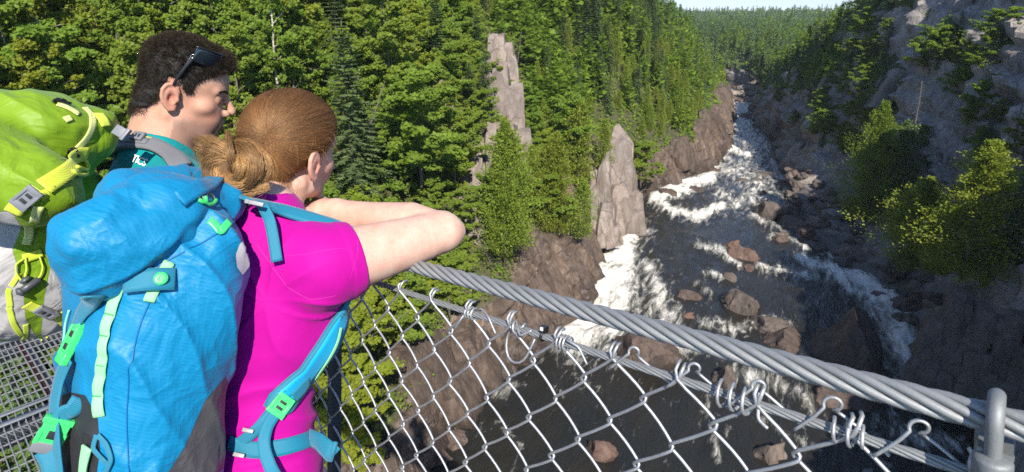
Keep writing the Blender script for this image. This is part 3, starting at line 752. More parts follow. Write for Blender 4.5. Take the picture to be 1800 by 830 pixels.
LBL = {('birch_tree', 0): 'bright green leafy tree in the forest on the left slope', ('spruce_tree', 0): 'dark blue green spruce in the forest on the left slope', ('cedar_tree', 0): 'yellow green cedar near the foot of the left slope',
       ('birch_tree', 1): 'leafy green tree on the rim of the right cliff', ('spruce_tree', 1): 'dark pointed spruce on the rim of the right cliff', ('cedar_tree', 1): 'bushy cedar on the ledges of the right cliff'}
count = {}; REST = []
for (t, kind, x, y, z, sc, grp) in CAND:
    if count.get(kind, 0) >= 285 or t > 175: REST.append((kind, x, y, z, sc)); continue
    count[kind] = count.get(kind, 0)+1
    k = int(r_.integers(0, min(6, len(PROTOS[kind])) if kind != 'cedar_tree' else 4))
    lm = None
    if kind == 'birch_tree' and r_.random() < .20: lm = M_leafy
    q_ = proj(np.array([x, y, z+3*sc])); px_ = q_[0]; lv = 'low' if z < 9 else ('midway' if z < 18 else 'high')
    sz = 'tall ' if sc > .82 else ('small ' if sc < .58 else '')
    if 'left' in grp:
        zn = ('above the green backpack' if px_ < 230 else 'around the man\'s head' if px_ < 420 else 'above the woman\'s head' if px_ < 600 else 'above the woman\'s arm' if px_ < 810 else 'near the pale rock face' if px_ < 935 else 'left of the pointed spire' if px_ < 1035 else 'right of the pointed spire' if px_ < 1180 else 'by the far bend')
        lab = sz+{'birch_tree': 'green leafy tree', 'spruce_tree': 'dark spruce', 'cedar_tree': 'yellow green cedar'}[kind]+' '+lv+' on the left slope '+zn
    else:
        zn = ('near the far bend' if px_ < 1400 else 'beside the sky' if px_ < 1520 else 'above the shaded cliff face' if px_ < 1660 else 'at the upper right corner')
        lab = sz+{'birch_tree': 'green leafy tree', 'spruce_tree': 'dark pointed spruce', 'cedar_tree': 'bushy cedar'}[kind]+' on the right rim '+zn
    if lm is not None: lab = lab.replace('green leafy', 'yellowish leafy')
    tree(kind, k, (x, y, z-.25), sc, r_.uniform(-.7, .7) if kind == 'birch_tree' else r_.uniform(0, 6.28), lab, kind.replace('_tree', ' ')+grp, lm, M_birch if kind == 'birch_tree' and k % 2 else None, (r_.normal()*.03, r_.normal()*.03))
print('TREES', count, 'rest', len(REST))
# --- trees one can point at
def at_px(px, py, dt=0.0):
    p, t = hit(px, py); return P(px, py, t+dt), t+dt
def hero(kind, k, px, py_base, py_top, label, dt=0.0, leafm=None, barkm=None, wide=1.0, rz=None, t=None, tilt=(0, 0)):
    if t is None: p, t = at_px(px, py_base, dt)
    else: p = P(px, py_base, t)
    H = PROTOS[kind][k][0][0][:, 2].max(); rz = rz if rz is not None else (.3 if kind == 'birch_tree' else 1.0)
    sc = (py_base-py_top)*t/FPX/H/CP
    return tree(kind, k, tuple(p), sc, rz, label, None, leafm, barkm, tilt, wide)
hero('cedar_tree', 4, 888, 450, 225, 'full bright yellow green cedar below the pale rock face on the left slope', -2.0, wide=1.0, rz=4)
hero('cedar_tree', 5, 975, 412, 245, 'light green cedar left of the pale rock pinnacle', -1.5, wide=.9)
hero('cedar_tree', 1, 1015, 330, 190, 'narrow cedar between the pale rock face and the pinnacle', -1.5)
hero('spruce_tree', 3, 625, 360, 62, 'big blue green spruce just right of the woman\'s head', -4.0, wide=1.1)
hero('spruce_tree', 0, 1168, 90, 2, 'dark spruce standing at the skyline where the left slope meets the sky', -1.0)
hero('birch_tree', 2, 492, 190, -60, 'slim birch with a bare white trunk above the woman\'s head', -2.5, barkm=M_birch, wide=.7)
hero('birch_tree', 1, 740, 330, 130, 'dense bright green maple in the middle of the left slope', -3.0, wide=1.2)
hero('birch_tree', 0, 690, 190, -10, 'tall light green leafy tree above the spruce on the left slope', -3.0, wide=1.1)
hero('birch_tree', 3, 960, 400, 300, 'low bright green bush tree on the rock edge left of the foaming rapid', -1.0, leafm=M_leaf, wide=1.4)
hero('dead_tree', 1, 628, 280, 140, 'pale leaning dead trunk in front of the spruce on the left slope', -5.0, rz=.4, tilt=(-.1, .42))
hero('dead_tree', 0, 1587, 318, 150, 'bare grey dead tree standing on the shaded right bank', -1.5, rz=.3)
hero('dead_tree', 1, 1782, 250, 120, 'thin dead tree against the shaded cliff at the right edge', -2.0, rz=2.3)
hero('cedar_tree', 4, 1520, 392, 195, 'shaded green cedar on the boulder shore under the right cliff', -1.0, leafm=M_leaf, wide=1.0)
hero('cedar_tree', 5, 1565, 385, 225, 'shaded cedar beside the bare dead tree on the right bank', -.8, leafm=M_spruce, wide=.9, rz=2)
hero('cedar_tree', 4, 1690, 495, 262, 'cedar with a sunlit yellow top on the right bank', -7.5, leafm=M_yel, wide=1.5, rz=2.2)
hero('cedar_tree', 5, 1610, 475, 315, 'smaller sunlit yellow cedar leaning over the river on the right bank', -6.5, leafm=M_yel, wide=1.45, rz=.6, tilt=(0, -.15))
hero('spruce_tree', 3, 1765, 480, 300, 'dark shaded spruce right of the sunlit yellow cedar', -5.5, wide=1.3)
hero('spruce_tree', 2, 1730, 330, 235, 'small dark spruce on a ledge above the sunlit yellow cedar', -1.0, wide=1.2)
hero('birch_tree', 3, 1630, 130, 50, 'leafy green tree clinging to the upper ledge of the right cliff', -1.0, wide=1.4)
hero('birch_tree', 0, 1622, 125, 92, 'small light green bush in the middle of the right cliff face', -.8, wide=1.6)
hero('birch_tree', 2, 1795, 290, 205, 'yellow green leafy bush at the right edge of the cliff', -1.5, leafm=M_leafy, wide=1.5)
hero('spruce_tree', 0, 1473, 60, 5, 'dark pointed spruce against the far hills on the right rim', -.5)
hero('spruce_tree', 1, 1500, 60, 8, 'second dark spruce at the right skyline beside the slope', -.5)
hero('birch_tree', 1, 640, 700, 520, 'leafy tree seen through the fence below the bridge', -1.5, leafm=M_leafy, wide=1.1)
hero('birch_tree', 4, 720, 620, 470, 'green leafy tree seen through the fence just under the hand cable', -1.5, wide=1.1)
hero('birch_tree', 3, 790, 560, 440, 'small leafy tree below the woman\'s elbow', -1.0, wide=1.2)
hero('birch_tree', 5, 620, 840, 660, 'yellow green tree low behind the fence beside the woman\'s hip', -1.5, leafm=M_leafy, wide=1.3)

# --- the rest of the forest: simple trees merged into one mass
def simple_tree(kind, seed):
    r = np.random.default_rng(seed)
    if kind == 'spruce_tree': H, R, n = 10.0, 1.5, 130
    elif kind == 'cedar_tree': H, R, n = 7.0, 1.3, 110
    else: H, R, n = 8.5, 2.1, 120
    f = r.uniform(.05, 1, n)**(.9 if kind != 'birch_tree' else .7); th = r.uniform(0, 6.28, n)
    rr = R*((1-f)**.85+.03) if kind == 'spruce_tree' else R*np.sin(np.pi*np.clip(f*.8+.2, 0, 1))**.7
    rr = rr*r.uniform(.45, 1.05, n); d = np.stack([np.cos(th), np.sin(th), 0*th], 1)
    C = d*rr[:, None]*.75; C[:, 2] = f*H
    t = d+np.array([0, 0, -.35 if kind == 'spruce_tree' else .2])+r.normal(size=(n, 3))*.35; t /= np.linalg.norm(t, axis=1)[:, None]
    b = np.cross(t, np.array([0, 0, 1.0])+r.normal(size=(n, 3))*.4); b /= np.linalg.norm(b, axis=1)[:, None]
    L = (.30+.40*rr)[:, None]*(1.0 if kind != 'birch_tree' else .8)
    V, F = quads(C, t*L, b*L*(.42 if kind == 'spruce_tree' else .62))
    return V
SIMPLE = {k: [simple_tree(k, 500+i) for i in range(5)] for k in CROWN_MAT}
# far forest on the hills
FARP = []
for _ in range(60000):
    if len(FARP) > 8200: break
    th = math.radians(r_.uniform(7, 40)); rr = 178*(1300/178)**(r_.uniform(0, 1)**.80)
    x, y = rr*math.sin(th), rr*math.cos(th)
    a_, d_ = ad(np.array([x, y]))
    if a_ < 300 and dL(a_)-3 < d_ < dR(a_)+3: continue
    px = proj(np.array([x, y, 10.]))[0]
    if not 1080 < px < 1560: continue
    FARP.append((x, y, rr))
pts = np.array([[p[0], p[1], 0] for p in FARP]); zf = far_h(pts)
for (x, y, rr), z in zip(FARP, zf):
    g = ground_at(x, y) if rr < 330 else z
    n = pn(np.array([[x*.012, y*.012, 9.0]]))[0]
    kind = 'spruce_tree' if r_.random() < .58+.5*n else ('birch_tree' if r_.random() < .75 else 'cedar_tree')
    REST.append((kind, x, y, max(g, z)-.3, r_.uniform(.6, 1.15)*(.95 if rr > 300 else .8)*(1.25 if rr > 600 else 1)))
for kind in CROWN_MAT:
    L = [t for t in REST if t[0] == kind]
    Vs, R_ = [], []
    for i, (k_, x, y, z, sc) in enumerate(L):
        V = SIMPLE[kind][i % 5]; c, s_ = math.cos(i*1.7), math.sin(i*1.7)
        if math.hypot(x, y) > 420: V = V.reshape(-1, 4, 3)[::3].reshape(-1, 3)*1.0
        W = np.stack([V[:, 0]*c-V[:, 1]*s_, V[:, 0]*s_+V[:, 1]*c, V[:, 2]], 1)*sc
        if math.hypot(x, y) > 420: 
            Q = W.reshape(-1, 4, 3); m = Q.mean(1, keepdims=True); W = (m+(Q-m)*1.7).reshape(-1, 3)
        Vs.append(W+np.array([x, y, z])); R_.append(np.clip(np.random.default_rng(i).normal(.5, .2)+.0*V[:, 0]+np.repeat(np.random.default_rng(i+9).normal(0, .2, len(V)//4), 4), 0, 1))
    V = np.vstack(Vs); F = np.arange(len(V)).reshape(-1, 4)
    tag(mesh_obj({'birch_tree': 'distant_leafy_forest', 'spruce_tree': 'distant_spruce_forest', 'cedar_tree': 'distant_cedar_forest'}[kind], V, F, CROWN_MAT[kind], smooth=False, attrs={'rnd': ('POINT', 'FLOAT', np.concatenate(R_))}),
        {'birch_tree': 'light green leafy trees massed over the far valley', 'spruce_tree': 'dark spruces massed over the far valley and hills', 'cedar_tree': 'yellow green cedars massed along the far valley'}[kind], 'forest', kind='stuff')

# --- undergrowth: small leaves covering the slopes between the trees
def undergrowth(n, V, F, veg, seed, name, label, mat, near=100):
    r = np.random.default_rng(seed)
    tri = V[F]; cen = tri.mean(1); ar = np.linalg.norm(np.cross(tri[:, 2]-tri[:, 0], tri[:, 3]-tri[:, 1]), axis=1)/2
    q = proj(cen); vis = (q[:, 2] > 4) & (q[:, 0] > -150) & (q[:, 0] < 1950) & (q[:, 1] > -100) & (q[:, 1] < 1000)
    w = ar*(veg[F].mean(1) > .55)*vis/np.maximum(np.linalg.norm(cen-CAMP, axis=1), 12)**1.5
    idx = r.choice(len(F), n, p=w/w.sum())
    a, b = r.random(n)[:, None], r.random(n)[:, None]
    p = (tri[idx, 0]*(1-a)+tri[idx, 1]*a)*(1-b)+(tri[idx, 3]*(1-a)+tri[idx, 2]*a)*b
    dist = np.linalg.norm(p-CAMP, axis=1)
    m = 6
    C = np.repeat(p, m, 0)+np.abs(r.normal(size=(n*m, 3)))*np.array([0, 0, .38])+r.normal(size=(n*m, 3))*np.array([.3, .3, .05])
    t = r.normal(size=(n*m, 3))*np.array([1, 1, .55]); t /= np.linalg.norm(t, axis=1)[:, None]
    bb = np.cross(t, np.array([.1, -.6, .9])+r.normal(size=(n*m, 3))*.40); bb /= np.linalg.norm(bb, axis=1)[:, None]
    sz = (np.repeat(np.clip(dist*.0026, .07, .32), m)*r.uniform(.6, 1.3, n*m))[:, None]
    Vq, Fq = quads(C, t*sz, bb*sz*.6)
    tag(mesh_obj(name, Vq, Fq, mat, smooth=False, attrs={'rnd': ('POINT', 'FLOAT', np.repeat(np.repeat(np.clip(r.normal(.5, .25, n), 0, 1), m), 4))}), label, 'undergrowth', kind='stuff')
undergrowth(36000, VL, FL, vegL, 1, 'left_undergrowth', 'low leafy undergrowth covering the left slope between the trees', M_leaf)
undergrowth(9000, VR, FR, vegR, 2, 'right_undergrowth', 'low green growth on ledges and rim of the right cliff', M_leaf)

hero('birch_tree', 4, 872, 205, 120, 'leafy bush in the gap between the high grey block and the pale rock face', -2.0, wide=1.3)
hero('birch_tree', 2, 905, 330, 250, 'green bush growing on the pale rock face behind the bright cedar', -1.5, wide=1.2)
hero('birch_tree', 5, 1000, 300, 170, 'slender green tree right of the pale rock face', -1.5, wide=1.0)
hero('birch_tree', 0, 800, 330, 200, 'bright green tree left of the pale rock face', -2.0, wide=1.1)

# small bushes rooted on the ledges of the right cliff
n_ = 0
for _ in range(600):
    if n_ >= 70: break
    px, py = r_.uniform(1370, 1800), r_.uniform(40, 330)
    if px > 1560 and r_.random() < .72: continue
    p, t = hit(px, py)
    if t > 150 or p[2] < 4 or ad(p)[1] < dR(ad(p)[0])+.5: continue
    k = int(r_.integers(0, 4)); kd = 'birch_tree' if r_.random() < .7 else ('spruce_tree' if r_.random() < .5 else 'cedar_tree'); n_ += 1
    where = 'near the far bend' if px < 1440 else 'over the boulder shore' if px < 1560 else 'on the big shaded cliff face'
    tree(kind=kd, k=k, loc=tuple(p-np.array([0, 0, .3])), sc=r_.uniform(.28, .50), rz=r_.uniform(-.6, .6), label={'birch_tree': 'leafy bush', 'spruce_tree': 'spruce sapling', 'cedar_tree': 'cedar bush'}[kd]+' on a right cliff ledge '+where, group='bushes on the right cliff', wide=1.5 if kd == 'birch_tree' else 1.2)
# haze: one box of thin air round the whole scene
hz = mesh_obj('haze', [(x, y, z) for x in (-2500, 9500) for y in (-200, 9500) for z in (-12, 300)], [[0, 1, 3, 2], [4, 6, 7, 5], [0, 4, 5, 1], [2, 3, 7, 6], [0, 2, 6, 4], [1, 5, 7, 3]], None, smooth=False)
s = NT('haze air'); s.t.links.new(s.n('VolumePrincipled', {'Color': (.80, .88, 1.0), 'Density': .00018, 'Anisotropy': 0.0}).outputs[0], s.out.inputs['Volume']); hz.data.materials.append(s.m)
tag(hz, 'thin summer haze in the air over the gorge', kind='stuff')

hero('dead_tree', 1, 628, 610, 500, 'pale dead tree lying on the slope, seen through the fence', -3.5, rz=.5, tilt=(.2, 1.0), wide=1.3)
hero('dead_tree', 0, 868, 470, 400, 'grey dead brush below the woman\'s elbow', -1.0, rz=.5, tilt=(.1, -.5), wide=1.6)
hero('dead_tree', 1, 905, 150, 60, 'bare grey dead tree beside the high grey block', -1.5, rz=1.5, tilt=(.1, .2))
hero('birch_tree', 3, 845, 240, 160, 'green tree hiding the left edge of the pale rock face', -2.5, wide=1.2)
hero('birch_tree', 1, 862, 395, 300, 'leafy bush at the foot of the pale rock face', -2.5, wide=1.3)
hero('birch_tree', 0, 925, 120, 55, 'leafy tree right of the high grey block', -1.5, wide=1.2)
hero('spruce_tree', 4, 838, 130, 30, 'small spruce left of the high grey block', -1.5, wide=1.1)

for (kd, k, px, yb, yt, lab) in [('birch_tree', 1, 826, 300, 205, 'leafy tree against the left side of the pale rock face'), ('birch_tree', 2, 918, 245, 150, 'leafy tree against the right side of the pale rock face'), ('spruce_tree', 0, 855, 215, 95, 'slim spruce in front of the pale rock face'),
      ('birch_tree', 5, 900, 420, 330, 'low leafy bush right under the bright cedar'), ('birch_tree', 0, 818, 420, 330, 'leafy bush hiding the foot of the pale rock face'), ('cedar_tree', 2, 1060, 300, 215, 'small cedar at the left shoulder of the pointed spire'),
      ('birch_tree', 3, 1125, 330, 250, 'leafy bush at the right shoulder of the pointed spire'), ('cedar_tree', 0, 1022, 420, 320, 'cedar at the foot of the shorter pinnacle')]:
    hero(kd, k, px, yb, yt, lab, -2.2, wide=1.25)
# ------------------------------------------------------------------ the suspension bridge
Bdir = np.array([-1.09, CP+.075*SP, -SP+.075*CP]); Bdir /= np.linalg.norm(Bdir)      # the way the bridge runs, gently downhill
Bh = np.array([Bdir[0], Bdir[1], 0]); Bh /= np.linalg.norm(Bh); Bx = np.array([Bh[1], -Bh[0], 0])   # across the deck, to its right
Bn = np.cross(Bdir, -Bx); Bn = Bn if Bn[2] > 0 else -Bn
DECK0 = CAMP+np.array([0, 0, -1.66])
RA = P(700, 460, 1.1)                                   # a point on the hand cable
CABD = float((RA-DECK0)@Bn)
def galv(name, base=(.46, .47, .48), rough=.36, metal=.75):
    s = NT(name); p = s.obj(); n = s.noise(p, 35, 5, .65); f = s.noise(p, 260, 3, .6)
    sp = s.ramp(s.noise(p, 70, 6, .75), [(.56, 0), (.72, 1)])
    c = s.mix(n, tuple(v*.72 for v in base), tuple(min(1, v*1.15) for v in base)); c = s.mix(s.math('MULTIPLY', sp, .35), c, tuple(v*.45 for v in base))
    return s.principled(c, s.math('ADD', rough, s.math('MULTIPLY', n, .25)), s.bump(f, .22, .0012), Metallic=metal)
M_cable = galv('galvanised strand', (.30, .31, .31), .48, .45); M_wire = galv('galvanised wire', (.48, .49, .50), .38, .7)
M_steel = galv('galvanised deck steel', (.34, .345, .35), .5, .55); M_post = galv('dark painted post', (.055, .065, .075), .5, .2)
M_clamp = galv('clamp steel', (.24, .25, .25), .5, .5)
def rope(s0, s1, origin, R, rs, lay, n, ds, k, wires=9, sgn=1, ph=0.0, wl=None):
    """one strand of a wire rope: helix of radius R, strand radius rs, scalloped by its own wires"""
    m = int((s1-s0)/ds)+1; s_ = np.linspace(s0, s1, m); th = sgn*2*np.pi*s_/lay+ph
    u, w = Bx, Bn
    c = origin+np.outer(s_, Bdir)+R*(np.outer(np.cos(th), u)+np.outer(np.sin(th), w))
    T = np.gradient(c, axis=0); T /= ln_(T)[:, None]
    rad = np.outer(np.cos(th), u)+np.outer(np.sin(th), w); rad -= T*np.einsum('ij,ij->i', rad, T)[:, None]; rad /= ln_(rad)[:, None]; bi = np.cross(T, rad)
    a = np.linspace(0, 2*np.pi, k, endpoint=False)
    tw = -sgn*2*np.pi*s_/(wl or lay*.55)
    rr = rs*(.93+.07*np.sqrt(np.abs(np.sin(.5*wires*(a[None]-tw[:, None])))))
    V = c[:, None]+rr[:, :, None]*(np.cos(a)[None, :, None]*rad[:, None]+np.sin(a)[None, :, None]*bi[:, None])
    i = np.arange((m-1)*k).reshape(m-1, k); j = np.roll(np.arange(k), -1)
    b = (np.arange(m-1)*k)[:, None]
    F = np.stack([b+np.arange(k), b+j, b+k+j, b+k+np.arange(k)], -1).reshape(-1, 4)
    return V.reshape(-1, 3), F
def ln_(v): return np.sqrt((v*v).sum(-1))
def put(name, VF, mat, parent):
    base = np.zeros(3); q = parent
    while q is not None: base = base+np.array(q.location[:]); q = q.parent
    return mesh_obj(name, np.asarray(VF[0])-base, VF[1], mat, parent)
RR = .0136
hc = empty('hand_cable', tuple(RA)); tag(hc, 'thick twisted steel hand cable the woman leans on', 'cable')
for i in range(6): put('strand', rope(-1.35, 2.4, RA, RR*.675, RR*.322, .175, 6, .0085, 56, 8, -1, i*np.pi/3), M_cable, hc)
put('core', tube(RA+np.outer(np.linspace(-1.35, 2.4, 40), Bdir), RR*.36, 8), M_cable, hc)
put('near_length', tube(RA+np.outer(np.linspace(-5, -1.35, 12), Bdir), RR*.93, 10), M_cable, hc)
put('far_length', tube(RA+np.outer(np.linspace(2.4, 40, 30), Bdir)+np.outer(np.linspace(0, 1, 30)**2*7.0, [0, 0, 1]), RR*.93, 10), M_cable, hc)
LO = RA-Bn*.0605
lc = empty('lower_cable', tuple(LO)); tag(lc, 'thinner steel cable below the hand cable, carrying the fence mesh', 'cable')
for i in range(6): put('strand', rope(-1.35, 4.0, LO, .0036, .0020, .13, 6, .005, 10, 1, -1, i*np.pi/3), M_cable, lc)
put('core', tube(LO+np.outer(np.linspace(-1.35, 4.0, 40), Bdir), .0022, 6), M_cable, lc)
put('near_length', tube(LO+np.outer(np.linspace(-5, -1.35, 12), Bdir), .0053, 8), M_cable, lc)
put('far_length', tube(LO+np.outer(np.linspace(4.0, 40, 30), Bdir)+np.outer(np.linspace(.1, 1, 30)**2*7.0, [0, 0, 1]), .0053, 8), M_cable, lc)
# --- chain link mesh hanging from the lower cable
FW, FH, WR = .0965, .101, .0023
fence = empty('chain_link_fence', tuple(LO-Bn*1.2)); tag(fence, 'galvanised chain link fence hanging below the two cables', 'fence')
VD = np.array([-.045, -.050, -1.0]); VD /= np.linalg.norm(VD); OUT = Bx-VD*(Bx@VD); OUT /= np.linalg.norm(OUT)      # the railing flares outward
def s_of(px): return (978.0/(px+190.0)-1.1)/.6752
S0 = s_of(726)
rw = np.random.default_rng(4)
NROW = 12
for i in range(-28, 46):
    sc_ = S0+i*FW/2*2/2
    pts = []
    left = (i % 2 == 0)
    # each wire zigzags between two columns of knots half a cell apart
    sL, sR = S0+(i)*FW/2, S0+(i+1)*FW/2
    z0 = .010 if i % 2 == 0 else .010
    j_ = rw.normal(size=(2*NROW+3, 3))*.0012
    top_on_R = (i % 2 == 0)
    for k in range(0, 2*NROW):
        onR = (k % 2 == 0) == top_on_R
        s_ = (sR+WR*1.6) if onR else (sL-WR*1.6); v = -.004+k*FH/2
        c = LO+Bdir*s_+VD*v+j_[k]*np.array([1, 1, 1])
        sg = 1 if onR else -1
        if k == 0:
            # pigtail over the lower cable
            hk = .012+.006*rw.random(); pts += [LO+Bdir*(s_+.002)+VD*(-hk-.004)+OUT*(.0105), LO+Bdir*(s_-.002)+VD*(-hk-.010)+OUT*(-.002), LO+Bdir*(s_)+VD*(-hk)+OUT*(-.0095), c+OUT*(-.0060)]
            continue
        e = .0062
        pts += [c-VD*e+OUT*(-.0026*sg)-Bdir*sg*.0045, c-VD*e*.2+OUT*(-.0012*sg)+Bdir*sg*.0006, c+VD*e*.55+OUT*(.0012*sg)+Bdir*sg*.0006, c+VD*e*1.15+OUT*(.0026*sg)-Bdir*sg*.0050]
    pts = np.array(pts)
    # subdivide the long runs so that they sag a little
    q = [pts[0]]
    for a, b in zip(pts[:-1], pts[1:]):
        d_ = ln_(b-a)
        if d_ > .02:
            for t in (.25, .5, .75): q.append(a*(1-t)+b*t-Bdir*.0022*math.sin(math.pi*t)+OUT*.0010*math.sin(math.pi*t))
        q.append(b)
    q = np.array(q); q[1:-1] = .2*q[:-2]+.6*q[1:-1]+.2*q[2:]
    put('wire', tube(q, WR, 7), M_wire, fence)
# --- tie wires, loose hooks and a black clip on the lower cable
def tie(px, turns, label, R=.0098, pitch=.0075, tail=None, tail2=None, r=.0019):
    s0 = s_of(px); n = int(turns*16)+1; th = np.linspace(0, 2*np.pi*turns, n)+1.0; o = LO+Bdir*s0
    c = o+np.outer(np.linspace(-.5, .5, n)*pitch*turns, -Bdir)+R*(np.outer(np.cos(th), OUT)+np.outer(np.sin(th), -VD))
    t = empty('tie_wire', tuple(o)); tag(t, label, 'tie wire')
    pts = list(c)
    if tail is not None: pts = list(smooth_path_([o+Bdir*a+OUT*b-VD*v for a, b, v in tail]+[c[0]], 14))[:-1]+pts
    if tail2 is not None: pts = pts+list(smooth_path_([c[-1]]+[o+Bdir*a+OUT*b-VD*v for a, b, v in tail2], 18))[1:]
    put('coil', tube(np.array(pts), r, 8), M_wire, t); return t
def smooth_path_(pts, n):
    p = np.asarray(pts, float); s_ = np.r_[0, np.cumsum(ln_(np.diff(p, axis=0)))]
    q = np.stack([np.interp(np.linspace(0, s_[-1], n), s_, p[:, k]) for k in range(3)], 1)
    for _ in range(2): q[1:-1] = .25*q[:-2]+.5*q[1:-1]+.25*q[2:]
    return q
tie(822, 3, 'wire coil nearest the woman, tying the mesh to the lower cable', tail=[(.030, -.012, -.032), (.016, -.013, -.012)], tail2=[(-.020, .004, .012), (-.045, -.006, .006), (-.066, -.010, -.016)])
tie(905, 1.2, 'long slack wire loop hanging off the lower cable below the tie coil', R=.0095, pitch=.02, tail=[(-.03, -.006, .006), (-.012, -.012, -.006)], tail2=[(.03, .006, -.015), (.022, -.006, -.050), (.002, -.008, -.062), (-.02, -.006, -.050), (-.03, .004, -.012)])
tie(985, 3.2, 'tight wire coil on the lower cable just right of the black clip', R=.0105, pitch=.006, tail2=[(-.012, -.008, .010), (-.030, -.006, .004), (-.045, -.004, -.020)])
tie(1290, 3, 'open wire coil around the lower cable in the middle of the right half', R=.0150, pitch=.0145, r=.0021, tail2=[(-.030, -.010, -.012), (-.042, -.012, -.018)])
tie(1490, 2.4, 'wire coil nearest the bolt clamp on the lower cable', R=.0120, pitch=.013, r=.0020)
def curl(px, up, label, lean=.0, R=.0062):
    """a wire end standing above the lower cable, curled to a small eye"""
    o = LO+Bdir*s_of(px); th = np.linspace(-.6, 4.6, 18)
    top = o-VD*up+Bdir*lean
    c = top+R*(np.outer(np.cos(th), Bdir)+np.outer(np.sin(th), -VD))+np.outer(np.linspace(-.004, .004, 18), OUT)
    pts = smooth_path_([o+Bdir*(.030+lean)+VD*.012-OUT*.007, o+Bdir*(.012+lean)-VD*(up*.45)-OUT*.006, c[0]], 8)
    pts2 = smooth_path_([c[-1], top-Bdir*.016+VD*.014+OUT*.004, o-Bdir*.052+VD*.014+OUT*.007], 8)
    t = empty('wire_end', tuple(o)); tag(t, label, 'wire end'); put('hook', tube(np.vstack([pts, c[1:-1], pts2]), .0019, 7), M_wire, t)
curl(1106, .020, 'curled wire end standing above the lower cable over the brown boulder')
curl(1212, .022, 'curled wire end right of the one over the brown boulder')
curl(1325, .024, 'curled wire end beside the open wire coil')
curl(1462, .028, 'curled wire end left of the coil nearest the bolt clamp', .004, .008)
curl(1615, .030, 'largest curled wire end just left of the bolt clamp', .004, .0075)
ck = empty('cable_tie', tuple(LO+Bdir*s_of(948))); tag(ck, 'small black plastic clip with a white tip on the lower cable', 'cable tie')
def bx_(c, h, mat, name, par):
    M = np.stack([Bdir, OUT, -VD], 1); V = np.array([[a, b, c_] for a in (-1, 1) for b in (-1, 1) for c_ in (-1, 1)], float)*h
    F = [[0, 1, 3, 2], [4, 6, 7, 5], [0, 4, 5, 1], [2, 3, 7, 6], [0, 2, 6, 4], [1, 5, 7, 3]]
    o = put(name, (np.asarray(c)+V@M.T, F), mat, par); o.data.polygons.foreach_set('use_smooth', [False]*6); return o
s = NT('black plastic'); M_bp = s.principled((.012, .012, .013), .4); s = NT('white tip'); M_wt = s.principled((.7, .7, .68), .5)
cc = LO+Bdir*s_of(948)
put('band', tube(cc+.0072*(np.outer(np.cos(np.linspace(0, 6.283, 18, endpoint=False)), OUT)+np.outer(np.sin(np.linspace(0, 6.283, 18, endpoint=False)), VD)), .0020, 6, closed=True), M_bp, ck)
bx_(cc-VD*.012, (.006, .004, .005), M_bp, 'lock', ck); bx_(cc-VD*.0135+Bdir*.001-OUT*.0045, (.0025, .0012, .0028), M_wt, 'tip', ck)
# --- bolt clamp over the hand cable at the right
uo = RA+Bdir*s_of(1748)
ub = empty('cable_clamp', tuple(uo-Bn*.06)); tag(ub, 'grey U bolt clamp gripping the hand cable at the lower right', 'cable clamp')
th = np.linspace(0, np.pi, 17); ru = RR+.0075
arc = uo+ru*(np.outer(np.cos(th), -OUT)+np.outer(np.sin(th), Bn)); lg = np.linspace(.075, 0, 8)
pts = np.vstack([[uo-OUT*ru-Bn*l for l in lg[:-1]], arc, [uo+OUT*ru-Bn*l for l in lg[::-1][1:]]])
put('u_bolt', tube(pts, .0066, 14), M_clamp, ub)
for sg in (-1, 1):
    for nm, z0, z1, r in (('saddle_ferrule', -.026, -.050, .0145), ('nut', -.0505, -.075, .0125)):
        c0, c1 = uo+OUT*ru*sg+Bn*z0, uo+OUT*ru*sg+Bn*z1
        put(nm, tube(np.array([c0+Bn*.001, c0, c0*.9+c1*.1, c0*.1+c1*.9, c1, c1-Bn*.001]), [r*.7, r*.93, r, r, r*.93, r*.7], 16 if 'fer' in nm else 6), M_clamp, ub)
bx_(uo-Bn*.030, (.012, ru, .010), M_clamp, 'saddle', ub)
# --- post behind the woman
po = RA+Bdir*s_of(568)-OUT*-.030
fp = empty('fence_post', tuple(po-Bn*CABD)); tag(fp, 'dark steel post of the bridge railing behind the woman\'s waist', 'post')
PV = np.array([-.067, -.074, -1.0]); PV /= np.linalg.norm(PV); PL = CABD*1.02-.06; VD = PV; bx_(po+PV*(.06+PL/2), (.012, .012, PL/2), M_post, 'upright', fp); bx_(po+PV*(.06+PL-.004), (.05, .035, .004), M_post, 'base_plate', fp)
# --- deck of open grating
D0 = DECK0+Bx*float((RA-DECK0)@Bx)+Bdir*float((RA-DECK0)@Bdir)       # deck point under RA
deck = empty('bridge_deck', tuple(D0)); tag(deck, 'open steel grating deck of the suspension bridge', 'bridge deck')
def dbox(s0, s1, l0, l1, z0, z1):
    V = np.array([[s_, l, z] for s_ in (s0, s1) for l in (l0, l1) for z in (z0, z1)])
    return D0+V[:, :1]*Bdir+V[:, 1:2]*Bx+V[:, 2:]*Bn, [[0, 1, 3, 2], [4, 6, 7, 5], [0, 4, 5, 1], [2, 3, 7, 6], [0, 2, 6, 4], [1, 5, 7, 3]]
me = None
def rep(name, VF, mat, n, step):
    o = put(name, VF, mat, deck); o.data.polygons.foreach_set('use_smooth', [False]*len(o.data.polygons))
    for i in range(1, n):
        c = o.copy(); COL.objects.link(c); c.parent = deck; c.location = Vector(step*i)
rep('bearing_bar', dbox(-2.6, 16, -1.27, -1.266, -.028, 0), M_steel, 43, Bx*.031)
rep('cross_rod', dbox(-2.6, -2.594, -1.28, .045, -.0075, -.0015), M_steel, 128, Bdir*.145)
